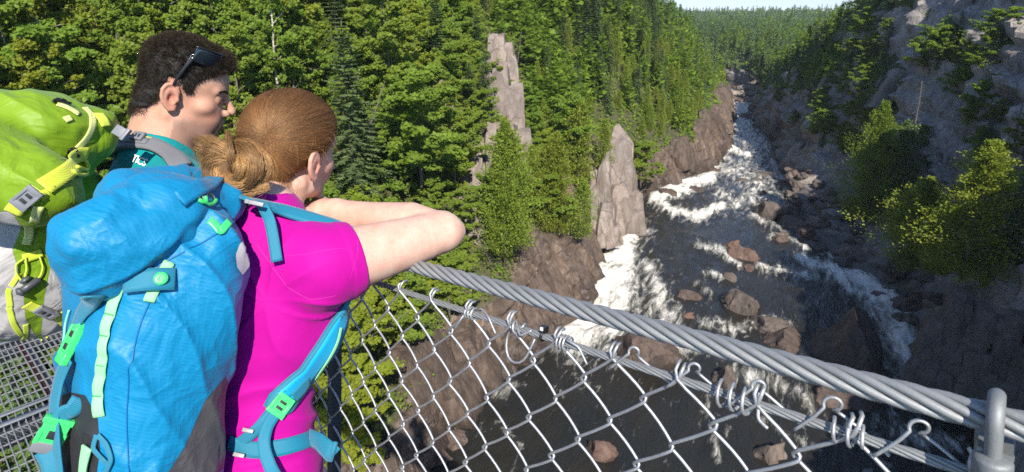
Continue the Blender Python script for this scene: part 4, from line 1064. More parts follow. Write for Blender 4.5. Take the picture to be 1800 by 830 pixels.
for s_ in np.arange(-2.88, 15, 1.5):
    put('cross_beam', dbox(s_+.02, s_+.075, -1.34, .10, .0015, .006), M_steel, deck); put('cross_beam', dbox(s_+.16, s_+.20, -1.34, .10, .0015, .006), M_steel, deck)
    put('joist', dbox(s_+.03, s_+.19, -1.33, .09, -.13, -.030), M_steel, deck)
for l0 in (-1.335, .058): put('edge_beam', dbox(-2.6, 16, l0, l0+.03, -.06, .02), M_steel, deck)
s = NT('red pipe'); M_redp = s.principled((.30, .045, .035), .5)
rp = tag(mesh_obj('cable_conduit', *[np.asarray(tube(D0+np.outer(np.linspace(-2.6, 16, 60), Bdir)+Bx*-.285-Bn*.045, .011, 8)[0]), tube(np.zeros((60, 3))+np.outer(np.arange(60), [1, 0, 0]), .01, 8)[1]], M_redp), 'thin red conduit running under the deck grating at the lower left', 'conduit')
put_beam = put('stringer', dbox(-2.6, 16, -.262, -.235, -.06, -.032), M_steel, deck)
# ------------------------------------------------------------------ sculpting tools: distance fields and surface nets
def ln(v): return np.sqrt(np.einsum('ij,ij->i', v, v))
def d_sph(p, c, r): return ln(p-np.asarray(c))-r
def d_ell(p, c, r):
    q = (p-np.asarray(c))/np.asarray(r); k0 = ln(q); k1 = ln(q/np.asarray(r))
    return k0*(k0-1)/(k1+1e-9)
def d_cone(p, a, b, ra, rb):
    a = np.asarray(a, float); b = np.asarray(b, float); e = b-a
    t = np.clip((p-a)@e/(e@e), 0, 1)
    return ln(p-a-t[:, None]*e)-(ra+(rb-ra)*t)
def d_chain(p, pts, rad, k=0.0):
    d = None
    for i in range(len(pts)-1):
        e = d_cone(p, pts[i], pts[i+1], rad[i], rad[i+1])
        d = e if d is None else (smin(d, e, k) if k else np.minimum(d, e))
    return d
def d_box(p, c, h, r):
    q = np.abs(p-np.asarray(c))-(np.asarray(h)-r)
    return ln(np.maximum(q, 0))+np.minimum(q.max(1), 0)-r
def smin(a, b, k):
    h = np.clip(.5+.5*(b-a)/k, 0, 1); return b+(a-b)*h-k*h*(1-h)
def smax(a, b, k): return -smin(-a, -b, k)

def bounded(f, c, r, p, pad=.10):
    """f where p is near the ball (c, r), a safe lower bound elsewhere"""
    d = ln(p-c)-r; m = d < pad
    d = np.maximum(d, pad*.5)
    if m.any(): d[m] = f(p[m])
    return d
def net(f, lo, hi, h, slack=1.0, proj_it=1, zsplit=None, zk=3.0):
    """surface net of f(P)=0 in a box, evaluated only near the surface; below zsplit the cells are zk times taller"""
    lo = np.asarray(lo, float).copy(); B = 8
    hi = np.asarray(hi, float)
    zb = None
    if zsplit is not None:
        zb = lo[2]; lo[2] = zsplit-(zsplit-zb)/zk
    warp = (lambda q: q) if zb is None else (lambda q: np.c_[q[:, :2], np.where(q[:, 2] < zsplit, zsplit-(zsplit-q[:, 2])*zk, q[:, 2])])
    nb = np.ceil((hi-lo)/(h*B)).astype(int); n = nb*B+1
    I = np.stack(np.meshgrid(*[np.arange(k) for k in nb], indexing='ij'), -1).reshape(-1, 3)
    c = lo+(I+.5)*B*h; br = np.where(c[:, 2] < (zsplit if zb is not None else -1e9), math.sqrt(2+zk*zk)/2, .87); c = warp(c); dc = f(c)
    near = np.abs(dc) < B*h*br*1.15+slack*h*2
    D = np.ones(n, np.float32)
    for i0 in (0,):
        blk = np.repeat(np.repeat(np.repeat((dc < 0).reshape(nb), B, 0), B, 1), B, 2)
        D[:-1, :-1, :-1] = np.where(blk, -1, 1)
    g = np.stack(np.meshgrid(*[np.arange(B+1)]*3, indexing='ij'), -1).reshape(-1, 3)
    In = I[near]
    for s0 in range(0, len(In), 600):
        idx = (In[s0:s0+600, None]*B+g[None]).reshape(-1, 3)
        v = f(warp(lo+idx*h))
        D[idx[:, 0], idx[:, 1], idx[:, 2]] = v
    S = D < 0
    cnt = sum(S[a:n[0]-1+a, b:n[1]-1+b, c_:n[2]-1+c_].astype(np.int8) for a in (0, 1) for b in (0, 1) for c_ in (0, 1))
    act = np.argwhere((cnt > 0) & (cnt < 8)); vid = -np.ones(n-1, np.int64); vid[act[:, 0], act[:, 1], act[:, 2]] = np.arange(len(act))
    acc = np.zeros((len(act), 3)); num = np.zeros(len(act))
    cor = np.array([[a, b, c_] for a in (0, 1) for b in (0, 1) for c_ in (0, 1)])
    for i in range(8):
        for j in range(i+1, 8):
            if np.abs(cor[i]-cor[j]).sum() != 1: continue
            A = act+cor[i]; Bq = act+cor[j]
            da = D[A[:, 0], A[:, 1], A[:, 2]]; db = D[Bq[:, 0], Bq[:, 1], Bq[:, 2]]
            m = (da < 0) != (db < 0); t = np.where(m, da/np.where(m, da-db, 1), 0)
            acc += np.where(m[:, None], A+(Bq-A)*t[:, None], 0); num += m
    V = warp(lo+acc/num[:, None]*h)
    F = []
    for ax in range(3):
        o1, o2 = [(1, 2), (2, 0), (0, 1)][ax]
        sl0 = [slice(None)]*3; sl1 = [slice(None)]*3; sl0[ax] = slice(0, -1); sl1[ax] = slice(1, None)
        s0, s1 = S[tuple(sl0)], S[tuple(sl1)]
        for fl in (0, 1):
            E = np.argwhere((s0 & ~s1) if not fl else (~s0 & s1))
            E = E[(E[:, o1] > 0) & (E[:, o2] > 0) & (E[:, o1] < n[o1]-1) & (E[:, o2] < n[o2]-1)]
            if not len(E): continue
            u = np.zeros(3, int); u[o1] = 1; w = np.zeros(3, int); w[o2] = 1
            q = np.stack([vid[tuple((E-u-w).T)], vid[tuple((E-w).T)], vid[tuple(E.T)], vid[tuple((E-u).T)]], 1)
            F.append(q if not fl else q[:, ::-1])
    F = np.vstack(F); F = F[(F >= 0).all(1)]
    for _ in range(proj_it):
        d = f(V); G = grad(f, V, h*.3); V = V-np.clip(d, -h*.6, h*.6)[:, None]*G
    return V, F
SURF = {}
def surface(f, V, F):
    """remember the built mesh of a field so that straps can be laid on it quickly"""
    SURF[f] = BVHTree.FromPolygons([Vector(v) for v in V.tolist()], F.tolist())
def _nearest(b, p):
    L, N = [], []
    for v in p:
        l, n, i, d = b.find_nearest(Vector(v)); L.append(l[:]); N.append(n[:])
    return np.array(L), np.array(N)
def grad(f, V, e=.0008):
    if f in SURF: return _nearest(SURF[f], V)[1]
    G = np.stack([f(V+np.eye(3)[k]*e)-f(V-np.eye(3)[k]*e) for k in range(3)], 1)
    return G/(ln(G)[:, None]+1e-12)
def trace(f, px, py, t0=.25, t1=2.6):
    """where the ray of a photograph pixel meets the built surface f -> points, normals (nearest point if it misses)"""
    px = np.atleast_1d(np.asarray(px, float)); py = np.atleast_1d(np.asarray(py, float)); L, N = [], []
    b = SURF[f]
    for a, c in zip(px, py):
        r = Vector(ray(a, c)).normalized(); l, n, i, d = b.ray_cast(Vector(CAMP), r)
        if l is None:
            best = None
            for t in np.linspace(.6, 1.8, 40):
                q, m, i, d = b.find_nearest(Vector(CAMP)+r*t)
                if best is None or d < best[2]: best = (q, m, d)
            l, n = best[0], best[1]
        L.append(l[:]); N.append(n[:])
    N = np.array(N); m = (N*(CAMP-np.array(L))).sum(1) < 0; N[m] *= -1
    return np.array(L), N
def snap(f, p, off=0.0, it=4):
    p = np.array(p, float)
    if f in SURF:
        L, N = _nearest(SURF[f], p); return L+N*off
    for _ in range(it): p = p-(f(p)-off)[:, None]*grad(f, p)
    return p
def resample(pts, n):
    pts = np.asarray(pts, float); s = np.r_[0, np.cumsum(ln(np.diff(pts, axis=0)))]
    return np.stack([np.interp(np.linspace(0, s[-1], n), s, pts[:, k]) for k in range(pts.shape[1])], 1)
def smooth_path(pts, n=40, it=3):
    p = resample(pts, n)
    for _ in range(it): p[1:-1] = .25*p[:-2]+.5*p[1:-1]+.25*p[2:]
    return p
class Frame:
    """a local frame: columns right, forward, up"""
    def __init__(s, o, x, y, z): s.o = np.asarray(o, float); s.M = np.stack([x, y, z], 1)
    def l(s, P): return (P-s.o)@s.M
    def w(s, Q): return s.o+np.asarray(Q, float)@s.M.T
def frame(o, heading, pitch=0.0, roll=0.0):
    h = math.radians(heading); p = math.radians(pitch); r = math.radians(roll)
    fwd = np.array([math.sin(h)*math.cos(p), math.cos(h)*math.cos(p), -math.sin(p)]); rt = np.array([math.cos(h), -math.sin(h), 0]); up = np.cross(rt, fwd)
    rt2 = rt*math.cos(r)-up*math.sin(r); up2 = up*math.cos(r)+rt*math.sin(r)
    return Frame(o, rt2, fwd, up2)

def ribbon(path, nrm, width, thick=.0016, taper=None):
    """a flat strap along path; nrm = outward normals; width scalar or array"""
    path = np.asarray(path, float); n = len(path); T = np.gradient(path, axis=0); T /= ln(T)[:, None]+1e-12
    N = np.asarray(nrm, float); N = N if len(N) == n else resample(N, n); N = N-T*np.einsum('ij,ij->i', N, T)[:, None]; N /= ln(N)[:, None]+1e-12
    B = np.cross(T, N); w = np.broadcast_to(np.asarray(width, float), (n,))[:, None]/2
    e = min(thick*.5, .001)
    prof = [(-1, 0), (-1, 1), (-.5, 1.12), (0, 1.15), (.5, 1.12), (1, 1), (1, 0)]
    V = np.concatenate([(path+B*w*a+N*thick*b)[:, None] for a, b in prof], 1).reshape(-1, 3); k = len(prof); F = []
    for i in range(n-1):
        for j in range(k): F.append([i*k+j, i*k+(j+1) % k, (i+1)*k+(j+1) % k, (i+1)*k+j])
    F.append(list(range(k))[::-1]); F.append([(n-1)*k+j for j in range(k)])
    return V, F
def width_small(w): return float(np.max(w)) < .02
def strap_on(f, pix, width, off=.001, thick=.0018, n=36, wob=0.0, it=3):
    """strap laid on surface f through photograph pixels"""
    p, _ = trace(f, [a for a, b in pix], [b for a, b in pix])
    p = smooth_path(p, n, it); p = snap(f, p, off); N = grad(f, p, .004)
    for _ in range(7 if width_small(width) else 14): p[1:-1] = .25*p[:-2]+.5*p[1:-1]+.25*p[2:]; N[1:-1] = .25*N[:-2]+.5*N[1:-1]+.25*N[2:]
    if not width_small(width): p = p+N*.0015
    if wob: p = p+N*(wob*np.abs(np.sin(np.linspace(0, 7*np.pi, n))))[:, None]
    return ribbon(p, N, width, thick)
def box_mesh(c, M, h, bev=.15):
    """bevelled box: centre, 3x3 axes (columns), half sizes"""
    bm = bmesh.new(); bmesh.ops.create_cube(bm, size=2.0)
    for v in bm.verts: v.co = Vector((v.co.x*h[0], v.co.y*h[1], v.co.z*h[2]))
    bmesh.ops.bevel(bm, geom=bm.edges[:], offset=bev*min(h), segments=2, affect='EDGES', profile=.6)
    V = np.array([v.co[:] for v in bm.verts]); F = [[v.index for v in f.verts] for f in bm.faces]; bm.free()
    return np.asarray(c)+V@np.asarray(M).T, F
def frame_on(f, px, py, along_px):
    """surface point, and axes (along, across, normal) with 'along' towards another pixel"""
    p, n = trace(f, [px, along_px[0]], [py, along_px[1]])
    a = p[1]-p[0]; a -= n[0]*(a@n[0]); a /= np.linalg.norm(a)
    return p[0], np.stack([a, np.cross(n[0], a), n[0]], 1)
def strands(name, S, rad, mat, parent=None, tip=.35, tone=None):
    """S (n, k, 3) hair strands as one curves object"""
    n, k, _ = S.shape
    cu = bpy.data.hair_curves.new(name); cu.add_curves([k]*n)
    cu.points.foreach_set('position', S.astype(np.float32).ravel())
    r = np.tile(rad*np.linspace(1, tip, k), n).astype(np.float32); cu.points.foreach_set('radius', r)
    at = cu.attributes.new('tone', 'FLOAT', 'CURVE'); at.data.foreach_set('value', (np.random.default_rng(n).random(n) if tone is None else tone).astype(np.float32))
    cu.materials.append(mat)
    o = bpy.data.objects.new(name, cu); COL.objects.link(o)
    if parent is not None: o.parent = parent
    return o
# ------------------------------------------------------------------ people
def ear_sdf(p, s=1.0, flare=.42):
    """p in the head frame with x mirrored to +; the ear sits at x=.07"""
    q = (p-np.array([.0725, -.012, .001]))/s
    def pt(v, w): return (.003+max(0, -v+.012)*flare, v, w)
    hel = [(.011, -.002), (.013, .014), (.008, .026), (-.003, .032), (-.014, .028), (-.020, .016), (-.0195, 0), (-.015, -.012), (-.008, -.022), (0, -.029), (.007, -.028), (.010, -.020)]
    rad = [.0028, .0034, .0038, .004, .0042, .0042, .004, .0040, .0046, .0058, .0056, .004]
    d = d_chain(q, [pt(*h) for h in hel], rad)
    pl = d_ell(q@np.array([[1, -flare*.0, 0], [0, 1, 0], [0, 0, 1]])-np.array([.008, -.003, .001])-np.stack([np.maximum(0, -q[:, 1])*flare*.7, 0*q[:, 0], 0*q[:, 0]], 1), (0, 0, 0), (.0035, .017, .029))
    d = smin(d, pl, .004)
    ah = d_chain(q, [pt(.002, .018), pt(-.008, .016), pt(-.0125, .004), pt(-.009, -.010), pt(.001, -.016)], [.003, .0036, .0036, .0034, .003])
    d = smin(d, ah, .003)
    con = d_ell(q, (.013, .0015, -.002), (.010, .0085, .012)); d = smax(d, -con, .003)
    tr = d_ell(q, (.006, .0125, -.004), (.0045, .0045, .006)); d = smin(d, tr, .003)
    root = d_ell(q, (-.002, .002, .0), (.008, .011, .024)); d = smin(d, smax(root, -con, .003), .006)
    return d*s
def head_sdf(p, male=True, ears=True, eyes=True):
    q = p.copy(); q[:, 0] = np.abs(q[:, 0]); qe = q.copy()
    if male: q[:, 2] = np.where(q[:, 2] < 0, q[:, 2]/1.13, q[:, 2]); q[:, 1] = np.where(q[:, 1] < 0, q[:, 1]*1.15, q[:, 1])
    d = d_ell(q, (0, -.006, .050), (.0765, .0985, .082))
    d = smin(d, d_ell(q, (0, .040, .040), (.060, .060, .064)), .02)
    d = smin(d, d_ell(q, (0, .030, -.022), (.0575 if male else .0565, .062, .070)), .025)
    d = smin(d, d_cone(q, (.047 if male else .0455, .008, -.056), (.017, .074, -.084), .019, .0165), .025)
    d = smin(d, d_ell(q, (0, .081, -.085), (.019, .017, .015)), .014)
    d = smin(d, d_ell(q, (.049, .057, -.010) if male else (.044, .058, -.014), (.020, .022, .016) if male else (.018, .022, .020)), .02)
    d = smin(d, d_ell(q, (0, .072, -.046), (.031, .0285, .028)), .016)
    d = smin(d, d_ell(q, (.020, .072, -.034), (.028, .0245, .030)), .02)
    d = smin(d, d_cone(q, (.008, .0915, .0310), (.045, .0765, .0330), .0080 if male else .006, .0075), .012)
    d = smax(d, -d_ell(q, (.031, .104, .0105), (.0175, .0150, .0105)), .009)
    # nose
    no = d_chain(q, [(0, .0910, .026), (0, .1030, .009), (0, .1165, -.012)], [.0080, .0084, .0092])
    no = smin(no, d_sph(q, (0, .1185, -.0150), .0090), .006)
    no = smin(no, d_ell(q, (.0130, .1045, -.0205), (.0078, .0112, .0082)), .005)
    no = smax(no, -d_ell(q, (.0064, .1115, -.0290), (.0036, .0062, .0055)), .002)
    d = smin(d, no, .007)
    # mouth
    d = smin(d, d_cone(q, (.003, .1025, -.0428), (.0235, .0875, -.0485), .0056, .0018), .004)
    d = smin(d, d_cone(q, (0, .1015, -.0555), (.0215, .0875, -.0515), .0064, .002), .004)
    d = smax(d, -d_cone(q, (0, .1105, -.0488), (.0255, .0895, -.0495), .0018, .0012), .0022)
    d = smax(d, -d_ell(q, (0, .1125, -.034), (.003, .008, .007)), .004)
    if eyes:
        d = smin(d, d_sph(q, (.0315, .0785, .0105), .0138), .004)
        d = smin(d, d_cone(q, (.020, .0895, .0170), (.043, .0825, .0165), .0030, .0028), .004)
        d = smax(d, -d_ell(q, (.0315, .0950, .0085), (.0108, .0100, .0021)), .0012)
    nk = .057 if male else .048
    d = smin(d, d_chain(q, [(0, -.020, -.035), (0, -.040, -.10), (0, -.060, -.175)], [nk*.98, nk, nk*1.05]), .022)
    d = smin(d, d_cone(q, (.052, -.022, -.045), (.018, .004, -.165), .0135, .012), .020)
    d = smin(d, d_cone(q, (.022, -.072, -.02), (.030, -.085, -.18), .026, .030), .03)
    if ears: d = smin(d, ear_sdf(qe, 1.0 if male else .97, .42 if male else .22), .0035)
    return d
def skin_material(name, a, b, spec=.35):
    s = NT(name); at = s.attr('col').outputs['Color']; p = s.obj()
    n = s.noise(p, 38, 5, .65); n2 = s.noise(p, 240, 3, .6)
    c = s.mix(s.ramp(n, [(.35, 0), (.7, .8)]), at, s.mix(1.0, at, (.92, .74, .70), 'MULTIPLY'))
    c = s.mix(s.ramp(s.noise(p, 130, 2, .5), [(.66, 0), (.74, .22)]), c, s.mix(1.0, at, (.62, .40, .32), 'MULTIPLY'))
    return s.principled(c, s.math('ADD', .50, s.math('MULTIPLY', n, .18)), s.bump(s.math('ADD', n2, s.math('MULTIPLY', s.noise(p, 90, 3), .6)), .16, .0016), **{'Specular IOR Level': spec, 'Subsurface Weight': .05, 'Subsurface Radius': (.010, .004, .002), 'Subsurface Scale': .6})
M_skin_m = skin_material('skin of the man', 0, 0); M_skin_w = skin_material('skin of the woman', 0, 0)
def fabric(name, c, rough=.75, scale=900, bump=.25, sheen=.15, weave=True, spec=.3, wr=0.0, **kw):
    s = NT(name); p = s.obj()
    n = s.noise(p, 14, 4, .6)
    col = s.mix(s.math('MULTIPLY', n, .22), c, tuple(v*.72 for v in c))
    h = s.n('TexWave', {'Vector': s.mapping(p, (1, 1, 1), (.4, .3, .2)), 'Scale': scale*.3, 'Distortion': .3}, wave_type='BANDS').outputs[0] if weave else n
    h = s.math('ADD', s.math('MULTIPLY', h, .5), s.noise(p, scale, 3, .6))
    nb = None
    if wr:
        wn_ = s.n('TexNoise', {'Vector': s.mapping(p, (1, 1, 1.7), (.2, .5, .3)), 'Scale': 17.0, 'Detail': 3.0, 'Roughness': .5, 'Distortion': .7}).outputs[0]
        wn_ = s.math('POWER', s.math('SUBTRACT', 1, s.math('ABSOLUTE', s.math('MULTIPLY', s.math('SUBTRACT', wn_, .5), 4.0)), clamp=True), 2.0)
        nb = s.bump(wn_, wr, .006)
    return s.principled(col, rough, s.bump(h, bump, .0012, nb), **{'Sheen Weight': sheen, 'Specular IOR Level': spec, **kw})

def person(sdf, lo, hi, h, name, label, skin, colour, hd, zs=None):
    V, F = net(sdf, lo, hi, h, zsplit=zs)
    base = np.array([hd[0], hd[1], hd[2]])
    o = mesh_obj('person', V-base, F, skin, attrs={'col': ('POINT', 'FLOAT_COLOR', np.c_[colour(V), np.ones(len(V))])})
    o.location = base
    return tag(o, label, 'person')
def child(name, VF, mat, parent, **kw):
    o = mesh_obj(name, np.asarray(VF[0])-np.array(parent_origin(parent)), VF[1], mat, parent, **kw); return o
def parent_origin(o):
    v = np.zeros(3)
    while o is not None: v = v+np.array(o.location[:]); o = o.parent
    return v
def skin_colour(fr, base, male):
    def g(V):
        q = fr.l(V); q[:, 0] = np.abs(q[:, 0]); n = len(V)
        if male: q[:, 2] = np.where(q[:, 2] < 0, q[:, 2]/1.13, q[:, 2])
        c = np.tile(np.array(base), (n, 1))
        def blob(ct, r): return np.exp(-((np.abs(q-np.array(ct))/np.array(r))**2).sum(1))
        red = .55*blob((.048, .068, -.022), (.028, .03, .022))+.25*blob((0, .115, -.016), (.014, .015, .012))+.9*blob((.079, -.014, .0), (.014, .026, .036))+.25*blob((0, .06, -.08), (.05, .05, .02))
        c = c*(1-red[:, None]*np.array([.02, .34, .36]))
        lip = np.maximum(blob((0, .104, -.0435), (.021, .014, .0042)), blob((0, .104, -.0548), (.019, .014, .0052)))
        lip = sstep(.35, .75, lip)
        c = c*(1-lip[:, None]*np.array([.22, .52, .48]))
        if male:
            st = sstep(.0, .02, -q[:, 2]-.035+q[:, 1]*.05)*(q[:, 1] > .0)*(q[:, 2] > -.11)*(1-lip)
            st = np.maximum(st, blob((0, .108, -.034), (.028, .016, .006)))
            c = c*(1-.34*np.clip(st, 0, 1)[:, None]*np.array([1, .95, .78]))
        return c
    return g

# =================================================================== the woman
HW = frame((0, 0, 0), 22, 6, 9); HW.o = P(553, 291, 1.16)-HW.M@np.array([.078, -.012, .002])                  # head frame
TH = 33.0
hw = math.radians(TH); Fw = np.array([math.sin(hw), math.cos(hw), 0]); Rw = np.array([math.cos(hw), -math.sin(hw), 0]); Zw = np.array([0, 0, 1.0])
N0 = P(468, 402, 1.03); W0 = P(452, 748, 1.03)
upw = (N0-W0)/np.linalg.norm(N0-W0); fw_ = Fw-upw*(Fw@upw); fw_ /= np.linalg.norm(fw_)
TW = Frame(W0, np.cross(fw_, upw), fw_, upw)               # torso frame, origin at the waist, z up the spine
LT = np.linalg.norm(N0-W0)
SRw = TW.w((.128, .040, LT-.055)); SLw = TW.w((-.145, .050, LT-.05))
ERw = P(778, 408, 1.120); WRw = P(590, 372, 1.215); HRw = P(505, 378, 1.25)
ELw = P(470, 398, 1.42); WLw = P(575, 392, 1.27)
nk0 = HW.w((0, -.045, -.115))
def deck_z(p): return DECK0[2]-((p[0]-DECK0[0])*Bn[0]+(p[1]-DECK0[1])*Bn[1])/Bn[2]
def torso_w(p):
    q = TW.l(p); q2 = q.copy(); q2[:, 0] = np.abs(q[:, 0])
    d = d_ell(q, (0, .0, LT-.135), (.128, .088, .165))                     # rib cage
    d = smin(d, d_ell(q, (0, .0, .01), (.112, .080, .13)), .05)           # waist
    d = smin(d, d_ell(q, (0, -.005, -.13), (.150, .105, .12)), .06)       # hips
    d = smin(d, d_ell(q2, (.060, .052, LT-.175), (.060, .048, .065)), .045)   # chest
    d = smin(d, d_cone(q2, (.03, -.02, LT-.01), (.120, .02, LT-.05), .045, .050), .035)
    return d
def arm_up_r(p): return d_chain(p, [SRw, SRw*.60+ERw*.40, SRw*.2+ERw*.8, ERw], [.058, .053, .045, .039])
def arm_up_l(p): return d_chain(p, [SLw, SLw*.5+ELw*.5, ELw], [.056, .048, .040])
def hand(p, w, k, s=1.0, curl=np.array([0, 0, -1.0]), side=None):
    """a relaxed hand: palm, four fingers, thumb; w wrist, k direction unit"""
    side = np.cross(k, curl) if side is None else side; side = side/np.linalg.norm(side); cu = np.cross(side, k)
    d = d_cone(p, w, w+k*.03*s, .026*s, .028*s)
    d = smin(d, np.minimum(d_cone(p, w+k*.035*s+side*.018*s, w+k*.085*s+side*.026*s, .016*s, .013*s), d_cone(p, w+k*.035*s-side*.018*s, w+k*.085*s-side*.026*s, .016*s, .013*s)), .02)
    d = smin(d, d_cone(p, w+k*.04*s, w+k*.085*s, .018*s, .014*s), .02)
    for i, (off, L) in enumerate([(-.030, .066), (-.010, .078), (.011, .072), (.030, .056)]):
        b = w+k*.09*s+side*off*s; m = b+k*L*.5*s+cu*.008*s; e = m+k*L*.35*s+cu*(.022+.004*i)*s
        d = smin(d, d_chain(p, [b, m, e], [.0092*s, .0085*s, .0072*s]), .006)
    tb = w+k*.03*s-side*.028*s
    d = smin(d, d_chain(p, [tb, tb+k*.035*s-side*.022*s, tb+k*.062*s-side*.024*s+cu*.008*s], [.013*s, .0105*s, .008*s]), .008)
    return d
def fore_r(p):
    d = d_chain(p, [ERw, ERw*.72+WRw*.28+np.array([0, 0, .005]), ERw*.35+WRw*.65, WRw], [.037, .043, .034, .026])
    k = (HRw-WRw); k /= np.linalg.norm(k)
    return smin(d, hand(p, WRw, k, .95, np.array([.2, .3, -1.0])), .015)
def fore_l(p):
    d = d_chain(p, [ELw, ELw*.7+WLw*.3, WLw], [.040, .042, .026])
    k = (WLw-ELw); k /= np.linalg.norm(k)
    return smin(d, hand(p, WLw, k, .95, np.array([.2, .3, -1.0])), .015)
HIPr, HIPl = TW.w((.085, -.005, -.20)), TW.w((-.085, -.005, -.20))
def leg_pts(hip, fwd, rt, sgn, deck, kn=.03):
    foot = hip+rt*sgn*.025; foot[2] = 0
    foot[2] = deck(foot)+.075; knee = (hip+foot)/2+fwd*kn; knee[2] = foot[2]+(hip[2]-foot[2])*.52
    toe = foot+fwd*.16; toe[2] = deck(toe)+.035; heel = foot-fwd*.045; heel[2] = deck(heel)+.04
    return hip, knee, foot, toe, heel
LEGw = [leg_pts(HIPr.copy(), Fw, Rw, 1, deck_z), leg_pts(HIPl.copy(), Fw, Rw, -1, deck_z)]
def legs_sdf(p, L, s=1.0):
    d = None
    for (h, k, f, t, he) in L:
        e = d_chain(p, [h, h*.55+k*.45, k, k*.6+f*.4, f], [.088*s, .078*s, .055*s, .054*s, .038*s])
        e = smin(e, smin(d_cone(p, he, t, .036, .028), d_cone(p, f, he, .036, .034), .02), .03)
        d = e if d is None else smin(d, e, .02)
    return d
def neck_w(p): return d_chain(p, [HW.w((0, -.03, -.06)), nk0, N0+upw*.02, N0-upw*.05], [.047, .049, .058, .07], .02)
def near(p, c, r): return ln(p-np.asarray(c)) < r
def with_head(p, d, fr, male, r=.27):
    m = near(p, fr.o, r)
    if m.any():
        d = d.copy(); d[m] = smin(d[m], head_sdf(fr.l(p[m]), male), .012)
    return d
def body_w(p):
    d = torso_w(p)
    d = smin(d, neck_w(p), .03)
    d = smin(d, bounded(lambda q: smin(smin(arm_up_r(q), fore_r(q), .009), d_cone(q, ERw+(ERw-SRw)*.02, ERw+(ERw-SRw)/ln((ERw-SRw)[None])[0]*.022+np.array([.006, .004, -.006]), .030, .017), .02), (SRw+ERw+WRw)/3, .34, p), .03)
    d = smin(d, bounded(lambda q: smin(arm_up_l(q), fore_l(q), .018), (SLw+ELw+WLw)/3, .36, p), .03)
    lo_ = p[:, 2] < TW.w((0, 0, -.02))[2]
    if lo_.any(): d[lo_] = smin(d[lo_], legs_sdf(p[lo_], LEGw), .04)
    return with_head(p, d, HW, False)
SKW = (.58, .385, .30)
wlo = np.minimum.reduce([TW.w((-.35, -.22, -1.2)), ELw-.1, HW.o-.2]); whi = np.maximum.reduce([ERw+.1, ELw+.1, HW.o+.2, TW.w((.3, .3, 0))]); wlo[2] = DECK0[2]-.35
woman = person(body_w, wlo, whi, .0034, 'person', 'woman in a bright pink shirt with a blonde bun, leaning on the hand cable', M_skin_w, skin_colour(HW, SKW, False), np.r_[(LEGw[0][2][:2]+LEGw[1][2][:2])/2, LEGw[0][2][2]-.08], TW.w((0, 0, -.10))[2])
# --- pink shirt
slv = SRw*.80+ERw*.20; sdirr = (ERw-SRw)/np.linalg.norm(ERw-SRw); sll = SLw*.45+ELw*.55; sdirl = (ELw-SLw)/np.linalg.norm(ELw-SLw)
def shirt_w(p):
    q = TW.l(p)
    d = smin(torso_w(p), arm_up_r(p), .05); d = smin(d, arm_up_l(p), .05)
    d = smin(d, d_cone(p, N0-upw*.04, N0+upw*.012, .085, .062), .03)
    th = .0065
    wr = np.zeros(len(p)); m = np.abs(d) < .06
    if m.any():
        pm = p[m]; qm = q[m]
        # drag folds: slanting folds at the waist, radiating from the arm pit
        a = qm[:, 2]-.35*qm[:, 0]+.25*qm[:, 1]+.02*pn(pm, 9, 3)
        fold = (.5-(1-np.abs(np.sin(a*62+1.6*pn(pm, 7, 4)))))*np.exp(-((qm[:, 2]-.035)/.085)**2)*.0075
        fold += (.5-(1-np.abs(np.sin(a*40+1.6*pn(pm, 6, 14)))))*np.exp(-((qm[:, 2]+.07)/.06)**2)*.007
        ap = TW.w((.10, -.03, LT-.105)); v = pm-ap; an = np.arctan2(v@upw, v@TW.M[:, 0]); rr_ = ln(v)
        fold -= (1-np.abs(np.sin(an*4.5+.8*pn(pm, 9, 5))))**2*np.exp(-((rr_-.075)/.035)**2)*.0045
        fold += .0020*np.sin((qm[:, 0]*.8+qm[:, 2]*.6-qm[:, 1]*.5)*62+4*pn(pm, 5, 8))*np.exp(-((qm[:, 2]-.19)/.09)**2)
        fold += .0028*fbm(pm, 11, 3, .5, 6)
        wr[m] = fold
    d = d-th+wr
    s1 = (p-slv)@sdirr; s2 = (p-sll)@sdirl
    # hem ring of the sleeve
    d = np.where(near(p, slv, .11), d-.0016*sstep(-.026, -.022, s1)*(1-.0), d)
    d = smax(d, np.where(near(p, slv, .34), s1, -1), .003); d = smax(d, np.where(near(p, sll, .34), s2, -1), .003)
    d = smax(d, -d_cone(p, N0-upw*.050-TW.M[:, 1]*.01, nk0, .076, .090), .004)     # neck opening
    d = smax(d, -(q[:, 2]+.235), .004)
    return d
M_pink = fabric('pink knit shirt', (.42, .002, .24), .7, 1400, .16, .06, spec=.15)
s_lo = np.minimum(TW.w((-.3, -.2, -.3)), sll-.09)-.02; s_hi = np.maximum(np.maximum(TW.w((.25, .25, LT+.08)), slv+.09), sll+.09)
V, F = net(shirt_w, np.minimum(s_lo, TW.w((.3, -.2, -.3))), s_hi+.02, .0036)
surface(shirt_w, V, F); shirt = child('shirt', (V, F), M_pink, woman)
M_pink2 = fabric('pink seam thread', (.47, .012, .28), .6, 1800, .2, .2)
def seam(f, pix, parent, mat, w=.0015, n=50, off=-.0004, name='seam'):
    p, _ = trace(f, [a for a, b in pix], [b for a, b in pix]); p = snap(f, smooth_path(p, n, 2), off)
    return child(name, tube(p, w/2, 5), mat, parent)
seam(shirt_w, [(452, 430), (478, 470), (505, 505), (545, 527), (590, 520)], shirt, M_pink2)
seam(shirt_w, [(470, 452), (540, 447), (612, 436)], shirt, M_pink2, .0012)
seam(shirt_w, [(623, 381), (632, 400), (629, 440), (614, 490)], shirt, M_pink2, .0012)
